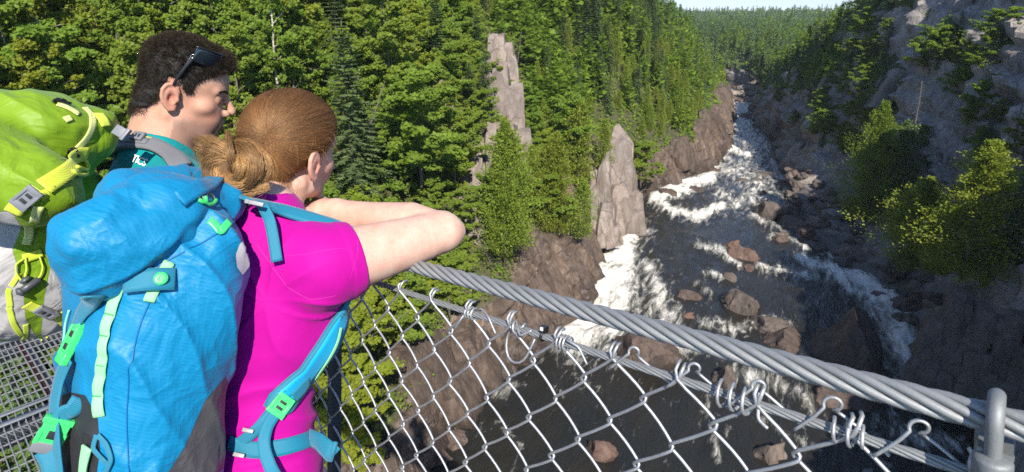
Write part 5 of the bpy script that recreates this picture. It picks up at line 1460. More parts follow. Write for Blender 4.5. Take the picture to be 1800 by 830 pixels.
# dark shorts and shoes (below the picture)
M_short = fabric('dark shorts', (.03, .032, .04), .8); M_shoe = fabric('grey shoes', (.10, .10, .11), .8)
def shorts(f, L, s=1.0, off=.012):
    def g(p):
        d = f(p)
        d = smin(d, legs_sdf(p, L, s), .05)-off
        zk = L[0][1][2]+.02; d = smax(d, zk-p[:, 2], .004)
        return d
    return g
def shoes(L):
    def g(p):
        d = None
        for (h, k, f, t, he) in L:
            e = smin(smin(d_cone(p, he, t, .042, .036), d_cone(p, f, he, .044, .04), .02), d_cone(p, f, f+np.array([0, 0, .06]), .047, .047), .03)
            d = e if d is None else np.minimum(d, e)
        return smax(d, -(p[:, 2]-L[0][2][2]+.086), .003)
    return g
def shorts_w(p): return smax(shorts(torso_w, LEGw)(p), TW.l(p)[:, 2]+.11, .003)
a_ = TW.w((0, 0, 0)); V, F = net(shorts_w, (a_[0]-.28, a_[1]-.3, LEGw[0][1][2]-.05), (a_[0]+.28, a_[1]+.28, a_[2]+.06), .008)
child('shorts', (V, F), M_short, woman)
f0 = LEGw[0][2]; V, F = net(shoes(LEGw), f0-np.array([.45, .3, .15]), f0+np.array([.35, .4, .16]), .006); child('shoes', (V, F), M_shoe, woman)
# --- hair of the woman: combed back into a low bun
def hair_material(name, c1, c2, rough=.38, spec=.5, tint=.28):
    s = NT(name); hi = s.n('HairInfo'); r = hi.outputs['Random']
    c = s.mix(s.math('ADD', s.math('MULTIPLY', r, .18), s.math('MULTIPLY', s.attr('tone').outputs['Fac'], .82)), c1, c2)
    pb = s.n('BsdfHair', {'Color': s.mix(tint, c, (1, .80, .52)), 'Offset': -.06, 'RoughnessU': .20, 'RoughnessV': .6}, component='Reflection')
    df = s.n('BsdfPrincipled', {'Base Color': c, 'Roughness': .6, 'Specular IOR Level': .1})
    return s.finish(s.n('MixShader', {0: spec*.62, 1: df, 2: pb}))
M_hairw = hair_material('light brown blonde hair', (.050, .020, .008), (.38, .165, .052))
M_hairb = hair_material('blonde hair of the bun', (.12, .052, .018), (.54, .29, .10))
s = NT('blonde hair mass'); M_hairmass = s.principled(s.mix(s.noise(s.mapping(s.obj(), (30, 30, 6)), 3, 4), (.13, .065, .028), (.22, .12, .05)), .5)
BUN = P(438, 290, .965)
bfr = frame(BUN, 17, 10, 0)
def scalp_w(p):
    q = HW.l(p); x = np.abs(q[:, 0])
    d = d_ell(np.c_[x, q[:, 1], q[:, 2]], (0, -.006, .050), (.0815, .1030, .0885))
    d = smin(d, d_ell(np.c_[x, q[:, 1], q[:, 2]], (0, .036, .046), (.0655, .0635, .070)), .02)
    d = smin(d, d_ell(np.c_[x, q[:, 1], q[:, 2]], (0, -.062, -.010), (.052, .044, .055)), .03)
    return d
def hairline_w(q):
    """positive inside the hair region"""
    x = np.abs(q[:, 0]); y, z = q[:, 1], q[:, 2]
    front = z-(.070+.55*(y-.075)) + .10*(x-.03)*0     # brow-side line
    side = (z-.030)+.9*(.030-y)                         # in front of the ear up to the temple
    behind = z+.050+.55*(-.045-y)*1.0                   # behind the ear down to the nape
    r = np.where(y > .022, np.minimum(front+.30*(.078-y), 9), np.where(y > -.012, z-.022-.0*y, z+.030+(y+.012)*.0+.75*(-.012-y)*1.0))
    r = np.where(y > .022, z-np.interp(y, [.022, .045, .07, .09], [.024, .040, .066, .088]), r)
    return r
def hairmass_w(p):
    q = HW.l(p); d = scalp_w(p)+.0015
    return smax(d, -hairline_w(q)*.8, .006)
V, F = net(hairmass_w, HW.o-.16, HW.o+.17, .0034)
hairw = child('hair', (V, F), M_hairmass, woman)
r_ = np.random.default_rng(77)
def comb_strands(n, k=15):
    """strands from the hairline over the scalp to the root of the bun"""
    root = HW.l(BUN[None])[0]; tgt = np.array([root[0]*.3+.006, -.108, root[2]+.022])
    out = []
    th = r_.uniform(-1, 1, n); pr = r_.random(n)
    for i in range(n):
        a = th[i]*2.55                                   # angle round the head from the front
        sx, cyy = math.sin(a), math.cos(a)
        # start on the hairline in that direction, or higher on the scalp
        y0 = .086*cyy if abs(a) < 1.35 else -.012-.055*(abs(a)-1.35)
        x0 = .070*sx
        z0 = (.090-.030*abs(a)**1.6*.75 if abs(a) < 1.35 else .022-.060*(abs(a)-1.35))
        st = np.array([x0, y0, z0])
        if pr[i] < .62:                                   # over the crown: start anywhere above
            v = r_.normal(size=3)*np.array([.06, .075, .05])+np.array([0, -.005, .085]); st = v
        q = np.linspace(0, 1, k)[:, None]
        e = tgt+r_.normal(size=3)*np.array([.010, .006, .012])
        mid = (st+e)/2
        pth = st*(1-q)+e*q
        pth = pth+np.array([0, 0, .0])
        out.append(pth)
    S = np.array(out).reshape(-1, 3)
    c = np.array([0, -.008, .045])
    S = c+(S-c)                                           # then push out to the scalp surface
    W = HW.w(S)
    d = scalp_w(W)
    # radial projection for points inside
    for _ in range(5):
        v = S-c; L = ln(v)[:, None]; W = HW.w(S); d = scalp_w(W); S = S+v/L*(-d)[:, None]*.85
    S = S.reshape(n, k, 3)
    lift = r_.uniform(-.0005, .0045, n)[:, None, None]*np.sin(np.linspace(.35, 2.9, k))[None, :, None]
    v = S-c; S = S+v/np.linalg.norm(v, axis=2, keepdims=True)*(lift+.0006)
    wob = np.cumsum(r_.normal(size=(n, k, 3))*.00035, 1); S = S+wob
    keep = (hairline_w(S[:, 0])> -.008)
    return HW.w(S[keep].reshape(-1, 3)).reshape(-1, k, 3)
S = comb_strands(38000)
oh = parent_origin(hairw)
tone = np.clip(.5+1.1*fbm(HW.l(S[:, 5]), 38, 2, .6, 8)+.10*np.random.default_rng(3).normal(size=len(S)), 0, 1)
strands('combed_hair', S-oh, .00015, M_hairw, hairw, .7, tone)
def bundle(centre, n, rad, k, rr, twist=1.0):
    """n strands gathered round a centre line of a lock"""
    c = resample(centre, k); T = np.gradient(c, axis=0); T /= ln(T)[:, None]
    a = np.cross(T, [0.12, 1.0, .05]); a /= ln(a)[:, None]; b = np.cross(T, a)
    u = rr.normal(size=(n, 2))*.5; th = twist*np.linspace(0, 1.6, k)
    env = rad*(.35+.75*np.sin(np.linspace(.25, 2.9, k)))
    U = u[:, 0, None]*np.cos(th)-u[:, 1, None]*np.sin(th); W = u[:, 0, None]*np.sin(th)+u[:, 1, None]*np.cos(th)
    out = c[None]+env[None, :, None]*(U[:, :, None]*a[None]+W[:, :, None]*b[None])
    return out+np.cumsum(rr.normal(size=out.shape)*.00028, 1)
bs = []; rb = np.random.default_rng(12)
tl = np.linspace(0, 1, 24)
for i in range(24):                                     # coiled locks of the knot, y is outward (towards the viewer is -y)
    R = rb.uniform(.014, .038); th = rb.uniform(0, 6.28)+rb.uniform(2.4, 4.4)*tl*(1 if i % 4 else -1)
    tx, tz = rb.normal()*.45, rb.normal()*.45
    x = R*np.cos(th)*1.15+.010; z = R*np.sin(th)*1.0
    y = -.040*math.sqrt(max(.05, 1-(R/.046)**2))-rb.uniform(0, .012)+tx*x*.5+tz*z*.4
    bs.append(bundle(np.stack([x, y, z], 1)*.9, 330, rb.uniform(.0055, .009), 24, rb, 1.5))
for i in range(20):                                     # loose lobe falling to the left
    x0 = rb.uniform(-.020, .015); xe = rb.uniform(-.070, -.034); ze = rb.uniform(-.056, -.010); up = rb.uniform(.012, .034)
    x = x0*(1-tl)+xe*np.sin(tl*1.75); z = .012+up*np.sin(tl*2.5)+ze*tl**1.8; y = -.020-.030*np.sin(tl*2.7)*rb.uniform(.3, 1.15)+.015*tl**2
    bs.append(bundle(np.stack([x, y, z], 1), 230, rb.uniform(.006, .010), 24, rb, .8))
for i in range(7):                                      # locks under the knot
    x = np.linspace(.035, -.055, 24)+rb.normal()*.008; z = -.030-.022*np.sin(tl*3.1)*rb.uniform(.5, 1.2); y = -.012-.022*np.sin(tl*3.1)
    bs.append(bundle(np.stack([x, y, z], 1), 230, .008, 24, rb, 1.0))
x = .028*np.sin(tl*2.8)-.012; z = .058-.075*tl; y = -.034-.024*np.sin(tl*3.14)
bs.append(bundle(np.stack([x, y, z], 1), 260, .0052, 24, rb, .6))   # the lock looped over the knot
tone = np.concatenate([np.clip(rb.uniform(.05, .95)+.22*rb.normal(size=len(b)), 0, 1) for b in bs]); bs = np.concatenate(bs)
strands('bun', bfr.w(bs.reshape(-1, 3)).reshape(bs.shape)-oh, .00018, M_hairb, hairw, .6, tone)
def bunmass(p):
    q = bfr.l(p); d = d_ell(q, (0, -.012, 0), (.040, .036, .036)); return smin(d, d_ell(q, (-.036, -.026, -.014), (.032, .022, .030)), .015)
V, F = net(bunmass, BUN-.13, BUN+.11, .004); child('bun_core', (V, F), M_hairmass, hairw)
# loose fly-away hairs
fl = []
for i in range(600):
    st = HW.w(np.array([[r_.normal()*.05, -.05+r_.normal()*.05, .06+r_.normal()*.05]]))[0] if i % 3 else bfr.w(np.array([[r_.normal()*.04-.02, -.02, r_.normal()*.03]]))[0]
    st = snap(scalp_w, st[None], .001)[0] if i % 3 else st
    v = r_.normal(size=3); v /= np.linalg.norm(v); nrm = grad(scalp_w, st[None])[0]; q = np.linspace(0, 1, 14)[:, None]
    L = r_.uniform(.015, .05)
    fl.append(st+(nrm*.35+v*.6)*L*q+np.array([0, 0, -.5*L])*q**2+v[[1, 2, 0]]*.35*L*q**3)
for i in range(260):      # short wisps at the nape and round the ear
    st = HW.w(np.array([[r_.choice([1, 1, 1, -1])*r_.uniform(.02, .068), r_.uniform(-.075, -.03), r_.uniform(-.075, -.02)]]))[0]; st = snap(lambda p: head_sdf(HW.l(p), False, False), st[None], .001)[0]
    q = np.linspace(0, 1, 14)[:, None]; L = r_.uniform(.015, .045); v = r_.normal(size=3)*.35
    fl.append(st+(np.array([-.25, -.55, -.55])+v)*L*q+r_.normal(size=3)*.3*L*q**2)
strands('loose_hair', np.array(fl)-oh, .00011, M_hairb, hairw, .4)
# ear stud
s = NT('silver'); M_silver = s.principled((.75, .74, .72), .22, Metallic=1.0)
ep = HW.w((.0795, -.009, -.030)); bm = bmesh.new(); bmesh.ops.create_uvsphere(bm, u_segments=12, v_segments=8, radius=.0028)
V = np.array([v.co[:] for v in bm.verts]); F = [[v.index for v in f.verts] for f in bm.faces]; bm.free()
es = tag(mesh_obj('earring', V, F, M_silver), 'tiny silver stud in the woman\'s right ear lobe', 'earring'); es.location = ep

# =================================================================== the man
HM = frame((0, 0, 0), 66, 17, 0); HM.o = P(300, 170, 1.34)-HM.M@np.array([.0785, -.014, .002])
hm = math.radians(50); Fm = np.array([math.sin(hm), math.cos(hm), 0]); Rm = np.array([math.cos(hm), -math.sin(hm), 0])
N0m = HM.o+np.array([0, 0, -.150])-Fm*.066
upm = np.array([0, 0, 1.0])+Fm*.10; upm /= np.linalg.norm(upm); fm_ = Fm-upm*(Fm@upm); fm_ /= np.linalg.norm(fm_)
LM = .44; TM = Frame(N0m-upm*LM, np.cross(fm_, upm), fm_, upm)
SRm, SLm = TM.w((.185, .01, LM-.055)), TM.w((-.185, .01, LM-.055))
ERm, ELm = TM.w((.235, .02, LM-.34)), TM.w((-.235, .02, LM-.34))
WRm, WLm = TM.w((.21, .17, LM-.52)), TM.w((-.21, .17, LM-.52))
def torso_m(p):
    q = TM.l(p); q2 = q.copy(); q2[:, 0] = np.abs(q[:, 0])
    d = d_ell(q, (0, .0, LM-.15), (.160, .110, .19))
    d = smin(d, d_ell(q, (0, .0, .0), (.140, .100, .15)), .06)
    d = smin(d, d_ell(q, (0, -.005, -.12), (.150, .108, .12)), .06)
    d = smin(d, d_cone(q2, (.03, -.02, LM-.0), (.165, .01, LM-.055), .055, .060), .04)
    return d
ARMS = ((SRm, ERm, WRm), (SLm, ELm, WLm))
def arm_m(p, S_, E_, W_):
    k = W_-E_; k /= np.linalg.norm(k)
    e = d_chain(p, [S_, E_], [.060, .044]); e = smin(e, d_chain(p, [E_, E_*.7+W_*.3, W_], [.044, .045, .029]), .02)
    return smin(e, hand(p, W_, k, 1.05, np.array([0, 0, -1.0])), .015)
LEGm = [leg_pts(TM.w((.09, 0, -.19)), Fm, Rm, 1, deck_z), leg_pts(TM.w((-.09, 0, -.19)), Fm, Rm, -1, deck_z)]
def body_m(p):
    d = torso_m(p); d = smin(d, d_chain(p, [HM.w((0, -.035, -.08)), HM.o*.35+N0m*.65, N0m-upm*.03], [.056, .060, .080], .02), .03)
    for q_ in ARMS: d = smin(d, bounded(lambda x: arm_m(x, *q_), (q_[0]+q_[1]+q_[2])/3, .42, p), .03)
    lo_ = p[:, 2] < TM.w((0, 0, -.02))[2]
    if lo_.any(): d[lo_] = smin(d[lo_], legs_sdf(p[lo_], LEGm, 1.1), .04)
    return with_head(p, d, HM, True)
SKM = (.48, .285, .20)
lo = np.minimum.reduce([TM.w((-.35, -.3, -.3)), TM.w((.35, -.3, -.3)), ELm-.2, WLm-.2, LEGm[0][2]-.3]); hi = np.maximum.reduce([TM.w((.35, .3, .4)), TM.w((-.35, .3, .4)), HM.o+.24, WRm+.2, WLm+.2]); lo[2] = deck_z(TM.o+Fm*.3)-.1
man = person(body_m, lo, hi, .0034, 'person', 'man in a teal shirt with short dark hair looking down, sunglasses pushed up', M_skin_m, skin_colour(HM, SKM, True), np.r_[(LEGm[0][2][:2]+LEGm[1][2][:2])/2, LEGm[0][2][2]-.08], TM.w((0, 0, -.05))[2])
def shirt_m(p):
    q = TM.l(p)
    d = torso_m(p)
    for S_, E_ in ((SRm, ERm), (SLm, ELm)): d = smin(d, d_chain(p, [S_, E_], [.064, .052]), .05)
    d = smin(d, d_cone(p, N0m-upm*.05, N0m+upm*.005, .10, .075), .03)
    d = d-.008+.0022*fbm(p, 14, 3, .5, 2)+.0020*np.sin(q[:, 2]*90+3*pn(p, 8, 1))*sstep(.0, .04, -q[:, 1])
    for S_, E_ in ((SRm, ERm), (SLm, ELm)):
        c = S_*.35+E_*.65; k = (E_-S_)/np.linalg.norm(E_-S_); d = smax(d, np.where(near(p, c, .2), (p-c)@k, -1), .003)
    d = smax(d, -d_cone(p, N0m-upm*.02+fm_*.035, HM.o*.45+N0m*.55, .066, .070), .004)
    return smax(d, -(q[:, 2]+.2), .004)
M_teal = fabric('teal shirt', (.003, .235, .25), .75, 1300, .15, .05, spec=.15, wr=.3)
a = np.minimum(TM.w((-.33, -.25, -.25)), TM.w((.33, -.25, -.25))); b = np.maximum(TM.w((.33, .25, .5)), TM.w((-.33, .25, .5)))
V, F = net(shirt_m, np.minimum(a, TM.w((-.3, .2, -.25)))-.03, np.maximum(b, TM.w((.3, -.2, .5)))+.03, .0042); surface(shirt_m, V, F); shirtm = child('shirt', (V, F), M_teal, man)
def shorts_m(p): return smax(shorts(torso_m, LEGm, 1.1)(p), TM.l(p)[:, 2]+.12, .003)
a_ = TM.w((0, 0, 0)); V, F = net(shorts_m, (a_[0]-.33, a_[1]-.33, LEGm[0][1][2]-.05), (a_[0]+.33, a_[1]+.33, a_[2]+.06), .01); child('shorts', (V, F), M_short, man)
f0 = (LEGm[0][2]+LEGm[1][2])/2; V, F = net(shoes(LEGm), f0-np.array([.35, .35, .15]), f0+np.array([.4, .4, .16]), .007); child('shoes', (V, F), M_shoe, man)
# --- white lettering on the back of the teal shirt
s = NT('white print'); M_print = s.principled((.80, .80, .78), .7)
def lettering(txt, f, px, py, along, size, mat, parent, off=.0012, name='lettering'):
    p, M = frame_on(f, px, py, along)
    fc = bpy.data.curves.new(name, 'FONT'); fc.body = txt; fc.size = size; fc.extrude = .0004; fc.align_x = 'CENTER'; fc.align_y = 'CENTER'; fc.offset = size*.022; fc.space_character = .92
    fc.materials.append(mat); o = bpy.data.objects.new(name, fc); COL.objects.link(o)
    m = Matrix(M.tolist()).to_4x4(); m.translation = Vector(p+M[:, 2]*off-np.array(parent_origin(parent))); o.matrix_world = m; o.parent = parent
    o.matrix_parent_inverse = Matrix.Identity(4)
    o.location = m.translation; o.rotation_euler = m.to_euler()
    me = bpy.data.meshes.new_from_object(o); mo = bpy.data.objects.new(name, me); COL.objects.link(mo); mo.parent = parent; mo.location = o.location; mo.rotation_euler = o.rotation_euler
    bpy.data.objects.remove(o); return mo
# --- eyes and brows
s = NT('eye'); q = s.obj(); M_eye = s.principled(s.ramp(s.n('VectorMath', {0: q}, operation='LENGTH').outputs['Value'], [(0, (.42, .39, .36)), (1, (.42, .39, .36))]), .15)
s = NT('iris'); M_iris = s.principled((.045, .028, .018), .1)
for fr, who in ((HM, man), (HW, woman)):
    for sg in (-1, 1):
        bm = bmesh.new(); bmesh.ops.create_uvsphere(bm, u_segments=20, v_segments=14, radius=.0124); V = np.array([v.co[:] for v in bm.verts]); F = [[v.index for v in f.verts] for f in bm.faces]; bm.free()
        c = np.array([sg*.0315, .0785, .0100]); look = np.array([0, .90, -.42]); look /= np.linalg.norm(look)
        eye = child('eye', (fr.w(V+c), F), M_eye, who)
        V2 = V[(V@look) > .0112]*1.012
        vv = []
        t1 = np.cross(look, [0, 0, 1]); t1 /= np.linalg.norm(t1); t2 = np.cross(t1, look)
        for rr in np.linspace(0, .0062, 5): 
            for th in np.linspace(0, 6.2832, 16, endpoint=False):
                v = t1*rr*math.cos(th)+t2*rr*math.sin(th); vv.append(c+v+look*(math.sqrt(.01255**2-rr*rr)))
        F2 = [[i*16+j, i*16+(j+1) % 16, (i+1)*16+(j+1) % 16, (i+1)*16+j] for i in range(4) for j in range(16)]
        child('iris', (fr.w(np.array(vv)), F2), M_iris, eye)
# --- short dark hair
M_hairm = hair_material('short dark brown hair', (.006, .0042, .0034), (.030, .021, .016), .4, .40, .10)
s = NT('dark hair mass'); M_hairm0 = s.principled((.010, .0075, .006), .7)
def hairline_m(q):
    x = np.abs(q[:, 0]); y, z = q[:, 1], q[:, 2]
    r = z-np.interp(y, [-.12, -.085, -.060, -.045, -.032, -.026, .004, .010, .026, .034, .050, .070, .085, .11], [-.060, -.058, -.050, -.030, .0, .036, .036, .004, .006, .034, .050, .066, .080, .085])
    return r
def scalp_m(p):
    q = HM.l(p); q[:, 0] = np.abs(q[:, 0]); q[:, 1] = np.where(q[:, 1] < 0, q[:, 1]*1.15, q[:, 1])
    d = d_ell(q, (0, -.006, .050), (.0765, .0985, .082)); d = smin(d, d_ell(q, (0, .040, .040), (.060, .060, .064)), .02)
    d = smin(d, d_cone(q, (0, -.040, -.02), (0, -.055, -.08), .057, .058), .03)
    return smin(d, d_cone(q, (.022, -.072, -.02), (.028, -.082, -.10), .0275, .029), .03)
def hair_m(p):
    q = HM.l(p); top = sstep(.04, .12, q[:, 2]); fr_ = sstep(.03, .09, q[:, 1])*sstep(.05, .09, q[:, 2])
    th = .0035+.0095*top+.006*fr_+.0035*fbm(p, 55, 2, .5, 3)*(.4+top)-.004*sstep(.0, -.05, q[:, 2])
    return smax(scalp_m(p)-th, -(hairline_m(q)-.011)*.9, .006)
V, F = net(hair_m, HM.o-.17, HM.o+.19, .003); hairm = child('hair', (V, F), M_hairm0, man)
vn = grad(hair_m, V); q = HM.l(V); keep = (hairline_m(q) > .0) & (scalp_m(V) > .001); Vk, Nk = V[keep], vn[keep]
r_ = np.random.default_rng(5); n = 30000; ix = r_.integers(0, len(Vk), n); root = Vk[ix]+r_.normal(size=(n, 3))*.0012-Nk[ix]*.001; nn = Nk[ix]
# short hair thinning out along the hairline
nh = 5000; hq = r_.normal(size=(60000, 3)); hq /= ln(hq)[:, None]; hq = hq*np.array([.0775, .0985, .085])+np.array([0, -.006, .045]); hq[:20000] = r_.uniform([-.06, -.115, -.08], [.06, -.06, -.02], (20000, 3)); hl = hairline_m(hq); hq = hq[(hl > -.004+.004*r_.normal(size=len(hl))) & (hl < .016)][:nh]
hw_ = HM.w(hq); hw_ = hw_-(scalp_m(hw_))[:, None]*grad(scalp_m, hw_); hn = grad(scalp_m, hw_); root = np.vstack([root, hw_]); nn = np.vstack([nn, hn]); n = len(root); ql = HM.l(root)
flow = HM.M[:, 1][None]*(.55*sstep(-.02, .05, ql[:, 1])-.25)[:, None]+HM.M[:, 2][None]*(-.9*sstep(.10, .0, ql[:, 2]))[:, None]
cn = np.stack([pn(root, 60, 1), pn(root, 60, 2), pn(root, 60, 3)], 1)*1.5
d0 = nn*.25+flow*1.2+cn*.75+r_.normal(size=(n, 3))*.20; d0 -= nn*np.minimum(0, (d0*nn).sum(1))[:, None]; d0 += nn*np.maximum(0, .22-(d0*nn).sum(1)/ln(d0))[:, None]*ln(d0)[:, None]; d0 /= ln(d0)[:, None]
L = (.0070+.0065*sstep(.05, .12, ql[:, 2])+.006*sstep(.05, .09, ql[:, 1]))*r_.uniform(.6, 1.25, n)*(.35+.65*sstep(-.065, .0, ql[:, 2])); tq = np.linspace(0, 1, 8)
ax = np.cross(d0, nn+cn); ax /= ln(ax)[:, None]
crl = 1.7+.8*r_.normal(size=n)
S = root[:, None]+L[:, None, None]*(d0[:, None]*(np.sin(crl[:, None]*tq)/crl[:, None])[:, :, None]+np.cross(ax, d0)[:, None]*((1-np.cos(crl[:, None]*tq))/crl[:, None])[:, :, None])
om = parent_origin(hairm); strands('hair_strands', S-om, .00028, M_hairm, hairm, .55)
# brows, lashes and stubble
bw = []
for sg in (-1, 1):
    for i in range(170):
        u = r_.random(); p = np.array([sg*(.010+.042*u), .101-.020*u**1.5, .0275+.008*math.sin(u*2.6)+r_.normal()*.0016]); bw.append((p, np.array([sg*.8, -.25, .25-.6*u])*.010))
    for i in range(40):
        u = r_.random(); p = np.array([sg*(.021+.022*u), .0925-.006*u, .0118+.0012*math.sin(3*u)]); bw.append((p, np.array([sg*.2, .7, -.25])*.006))
pp = np.array([b[0] for b in bw]); dd = np.array([b[1] for b in bw])
W = snap(lambda p: head_sdf(HM.l(p), True, False), HM.w(pp), .0003)
S = W[:, None]+tq[None, :, None]*(dd@HM.M.T)[:, None]+r_.normal(size=(len(W), 1, 3))*.0006*tq[None, :, None]
strands('eyebrow', S-parent_origin(man), .00022, M_hairm, man, .4)
# --- sunglasses pushed up on the hair
s = NT('black frame'); M_blk = s.principled((.012, .012, .013), .28)
s = NT('dark lens'); M_lens = s.principled((.010, .016, .024), .04, **{'Coat Weight': .6})
sg_root = empty('sunglasses', HM.w((0, .03, .11))); tag(sg_root, 'black wraparound sunglasses pushed up on the man\'s dark hair', 'sunglasses'); so_ = np.array(sg_root.location[:])
def hpath(f, q, off): return snap(f, HM.w(np.array(q)), off)
for sg in (-1, 1):
    pth = smooth_path([(sg*.083, -.012, .031), (sg*.086, -.008, .046), (sg*.088, -.001, .064), (sg*.088, .007, .084), (sg*.085, .014, .102)], 22, 2)
    W = HM.w(pth); W = np.where((hair_m(W) < .004)[:, None], snap(hair_m, W, .004), W)
    N = np.tile(HM.M[:, 0]*sg, (22, 1)); wd = np.interp(np.linspace(0, 1, 22), [0, .1, .42, .5, .75, 1], [.005, .0068, .0072, .0082, .007, .013])
    V, F = ribbon(W, N, wd, .0042); child('temple', (V-0, F), M_blk, sg_root)
    tp = pth[:9]; V, F = tube(HM.w(tp*np.array([1.012, 1, 1])), .0034, 8); child('ear_sock', (V, F), M_blk, sg_root)
    c = HM.w((sg*.0905, .0150, .108)); th = np.linspace(0, 6.2832, 20, endpoint=False)
    ring = c+np.outer(np.cos(th)*.0052, HM.M[:, 1]*.55+HM.M[:, 2]*.83)+np.outer(np.sin(th)*.0030, HM.M[:, 1]*.83-HM.M[:, 2]*.55)
    s = NT('chrome emblem'); child('emblem', tube(ring, .0009, 5, closed=True), s.principled((.7, .7, .7), .2, Metallic=1.0), sg_root)
ph = np.linspace(-1.45, 1.45, 33); V = []; 
for a in ph:
    lo_p = np.array([.087*math.sin(a), .016+.058*math.cos(a)-.008*math.sin(a)**2, .108-.024*math.cos(a)])
    hgt = .044*(1-.22*abs(a/1.45)**3); dv = np.array([.05*math.sin(a), .12+.10*math.cos(a), .95]); dv /= np.linalg.norm(dv); nv = np.array([math.sin(a), math.cos(a), -.3]); nv /= np.linalg.norm(nv)
    b0 = lo_p-dv*.006
    for k in np.linspace(0, 1, 7): V.append(b0+dv*hgt*k+nv*(.004*math.sin(k*3.14)+.004))
    for k in np.linspace(1, 0, 7): V.append(b0+dv*hgt*k+nv*(.004*math.sin(k*3.14)+.0015))
V = np.array(V); F = [[i*14+j, i*14+(j+1) % 14, (i+1)*14+(j+1) % 14, (i+1)*14+j] for i in range(32) for j in range(14)]; F += [list(range(14))[::-1], [32*14+j for j in range(14)]]
child('lens', (HM.w(V), F), M_lens, sg_root)
top = HM.w(V.reshape(33, 14, 3)[:, 6]); child('brow_bar', tube(top, .0022, 6), M_blk, sg_root)
# ------------------------------------------------------------------ backpacks
def poly_sd(px, poly):
    """signed distance to a polygon in photograph pixels, positive inside"""
    poly = np.asarray(poly, float); q = np.asarray(px, float); d = np.full(len(q), 1e9); ins = np.zeros(len(q), bool)
    for a, b in zip(poly, np.roll(poly, -1, 0)):
        e = b-a; t = np.clip(((q-a)@e)/(e@e), 0, 1); d = np.minimum(d, np.linalg.norm(q-a-t[:, None]*e, axis=1))
        c = (a[1] > q[:, 1]) != (b[1] > q[:, 1]); x = a[0]+(q[:, 1]-a[1])/(b[1]-a[1]+1e-9)*e[0]; ins ^= c & (q[:, 0] < x)
    return np.where(ins, d, -d)
def front_facing(V, f): 
    g = grad(f, V, .003); return (g*(CAMP-V)).sum(1) > 0
def pack_material(name, base, fr, panels=(), rough=.42, grid=.0052, gridamt=.5, spec=.32, sheen=.08, crinkle=.22):
    """woven nylon with a ripstop grid; panels: (attribute, colour, roughness)"""
    s = NT(name); p = s.obj()
    g = None
    for ax in (fr.M[:, 0]*.7+fr.M[:, 1]*.7, fr.M[:, 2]*.94+fr.M[:, 0]*.25-fr.M[:, 1]*.2):
        ax = ax/np.linalg.norm(ax)
        dp = s.n('VectorMath', {0: p, 1: tuple(ax)}, operation='DOT_PRODUCT').outputs['Value']
        w = s.math('PINGPONG', s.math('MULTIPLY', dp, 1/grid), .5); w = s.ramp(w, [(0, 1), (.22, 0)])
        g = w if g is None else s.math('MAXIMUM', g, w)
    n = s.noise(p, 9, 4, .6); fine = s.noise(p, 1500, 2, .5)
    col = s.mix(s.math('MULTIPLY', n, .30), base, tuple(v*.68 for v in base))
    col = s.mix(s.math('MULTIPLY', g, .22*gridamt), col, tuple(min(1, v*1.25+.05) for v in base))
    ro = s.math('ADD', rough, s.math('MULTIPLY', fine, .12))
    for at, c, r in panels:
        a = s.attr(at).outputs['Fac']; m = s.ramp(s.math('ADD', .5, s.math('MULTIPLY', a, .25)), [(.45, 0), (.55, 1)])
        cn = s.mix(s.math('MULTIPLY', n, .35), c, tuple(v*.6 for v in c))
        col = s.mix(m, col, cn); ro = s.math('ADD', s.math('MULTIPLY', ro, s.math('SUBTRACT', 1, m)), s.math('MULTIPLY', m, r))
        edge = s.ramp(s.math('ABSOLUTE', a), [(0, 1), (.9, 0)]); col = s.mix(s.math('MULTIPLY', edge, .55), col, tuple(v*.25 for v in base))
    rg = s.n('TexNoise', {'Vector': s.mapping(p, (1, 1, 1), tuple(Matrix(fr.M.T.tolist()).to_euler())), 'Scale': 11.0, 'Detail': 3.0, 'Roughness': .55, 'Distortion': .9}).outputs[0]
    rg = s.math('POWER', s.math('SUBTRACT', 1, s.math('ABSOLUTE', s.math('MULTIPLY', s.math('SUBTRACT', rg, .5), 4.5), clamp=False), clamp=True), 2.2)
    rh = s.n('TexNoise', {'Vector': s.mapping(p, (1.0, .6, 1.6), (.3, .9, .5)), 'Scale': 26.0, 'Detail': 4.0, 'Roughness': .6, 'Distortion': .6}).outputs[0]
    nb = s.bump(s.math('ADD', rg, s.math('MULTIPLY', rh, .45)), crinkle, .0080)
    h = s.math('ADD', s.math('MULTIPLY', g, .6*gridamt), s.math('MULTIPLY', fine, .35)); h = s.math('ADD', h, s.math('MULTIPLY', s.noise(p, 60, 5, .62, .8), .5))
    return s.principled(col, ro, s.bump(h, .30, .0016, nb), **{'Specular IOR Level': spec, 'Sheen Weight': sheen, 'Sheen Roughness': .4})
def plastic(name, c, rough=.32): 
    s = NT(name); return s.principled(s.mix(s.noise(s.obj(), 60, 3), c, tuple(v*.8 for v in c)), rough, s.bump(s.noise(s.obj(), 500, 2), .08, .0005))
def webbing(name, c):
    s = NT(name); p = s.obj(); n = s.noise(p, 900, 2); w = s.n('TexWave', {'Vector': s.mapping(p, (1, 1, 1), (.3, .8, .2)), 'Scale': 260, 'Distortion': .4}).outputs[0]
    return s.principled(s.mix(w, tuple(v*.72 for v in c), c), .6, s.bump(s.math('ADD', w, n), .35, .0008), **{'Sheen Weight': .15})
def ridge(x, k=1.6): return (1-np.abs(np.sin(x)))**k
def crease(p, f, k, seed, o=3, sharp=1.0):
    return 1-np.abs(fbm(p, f, o, .5, seed))*k
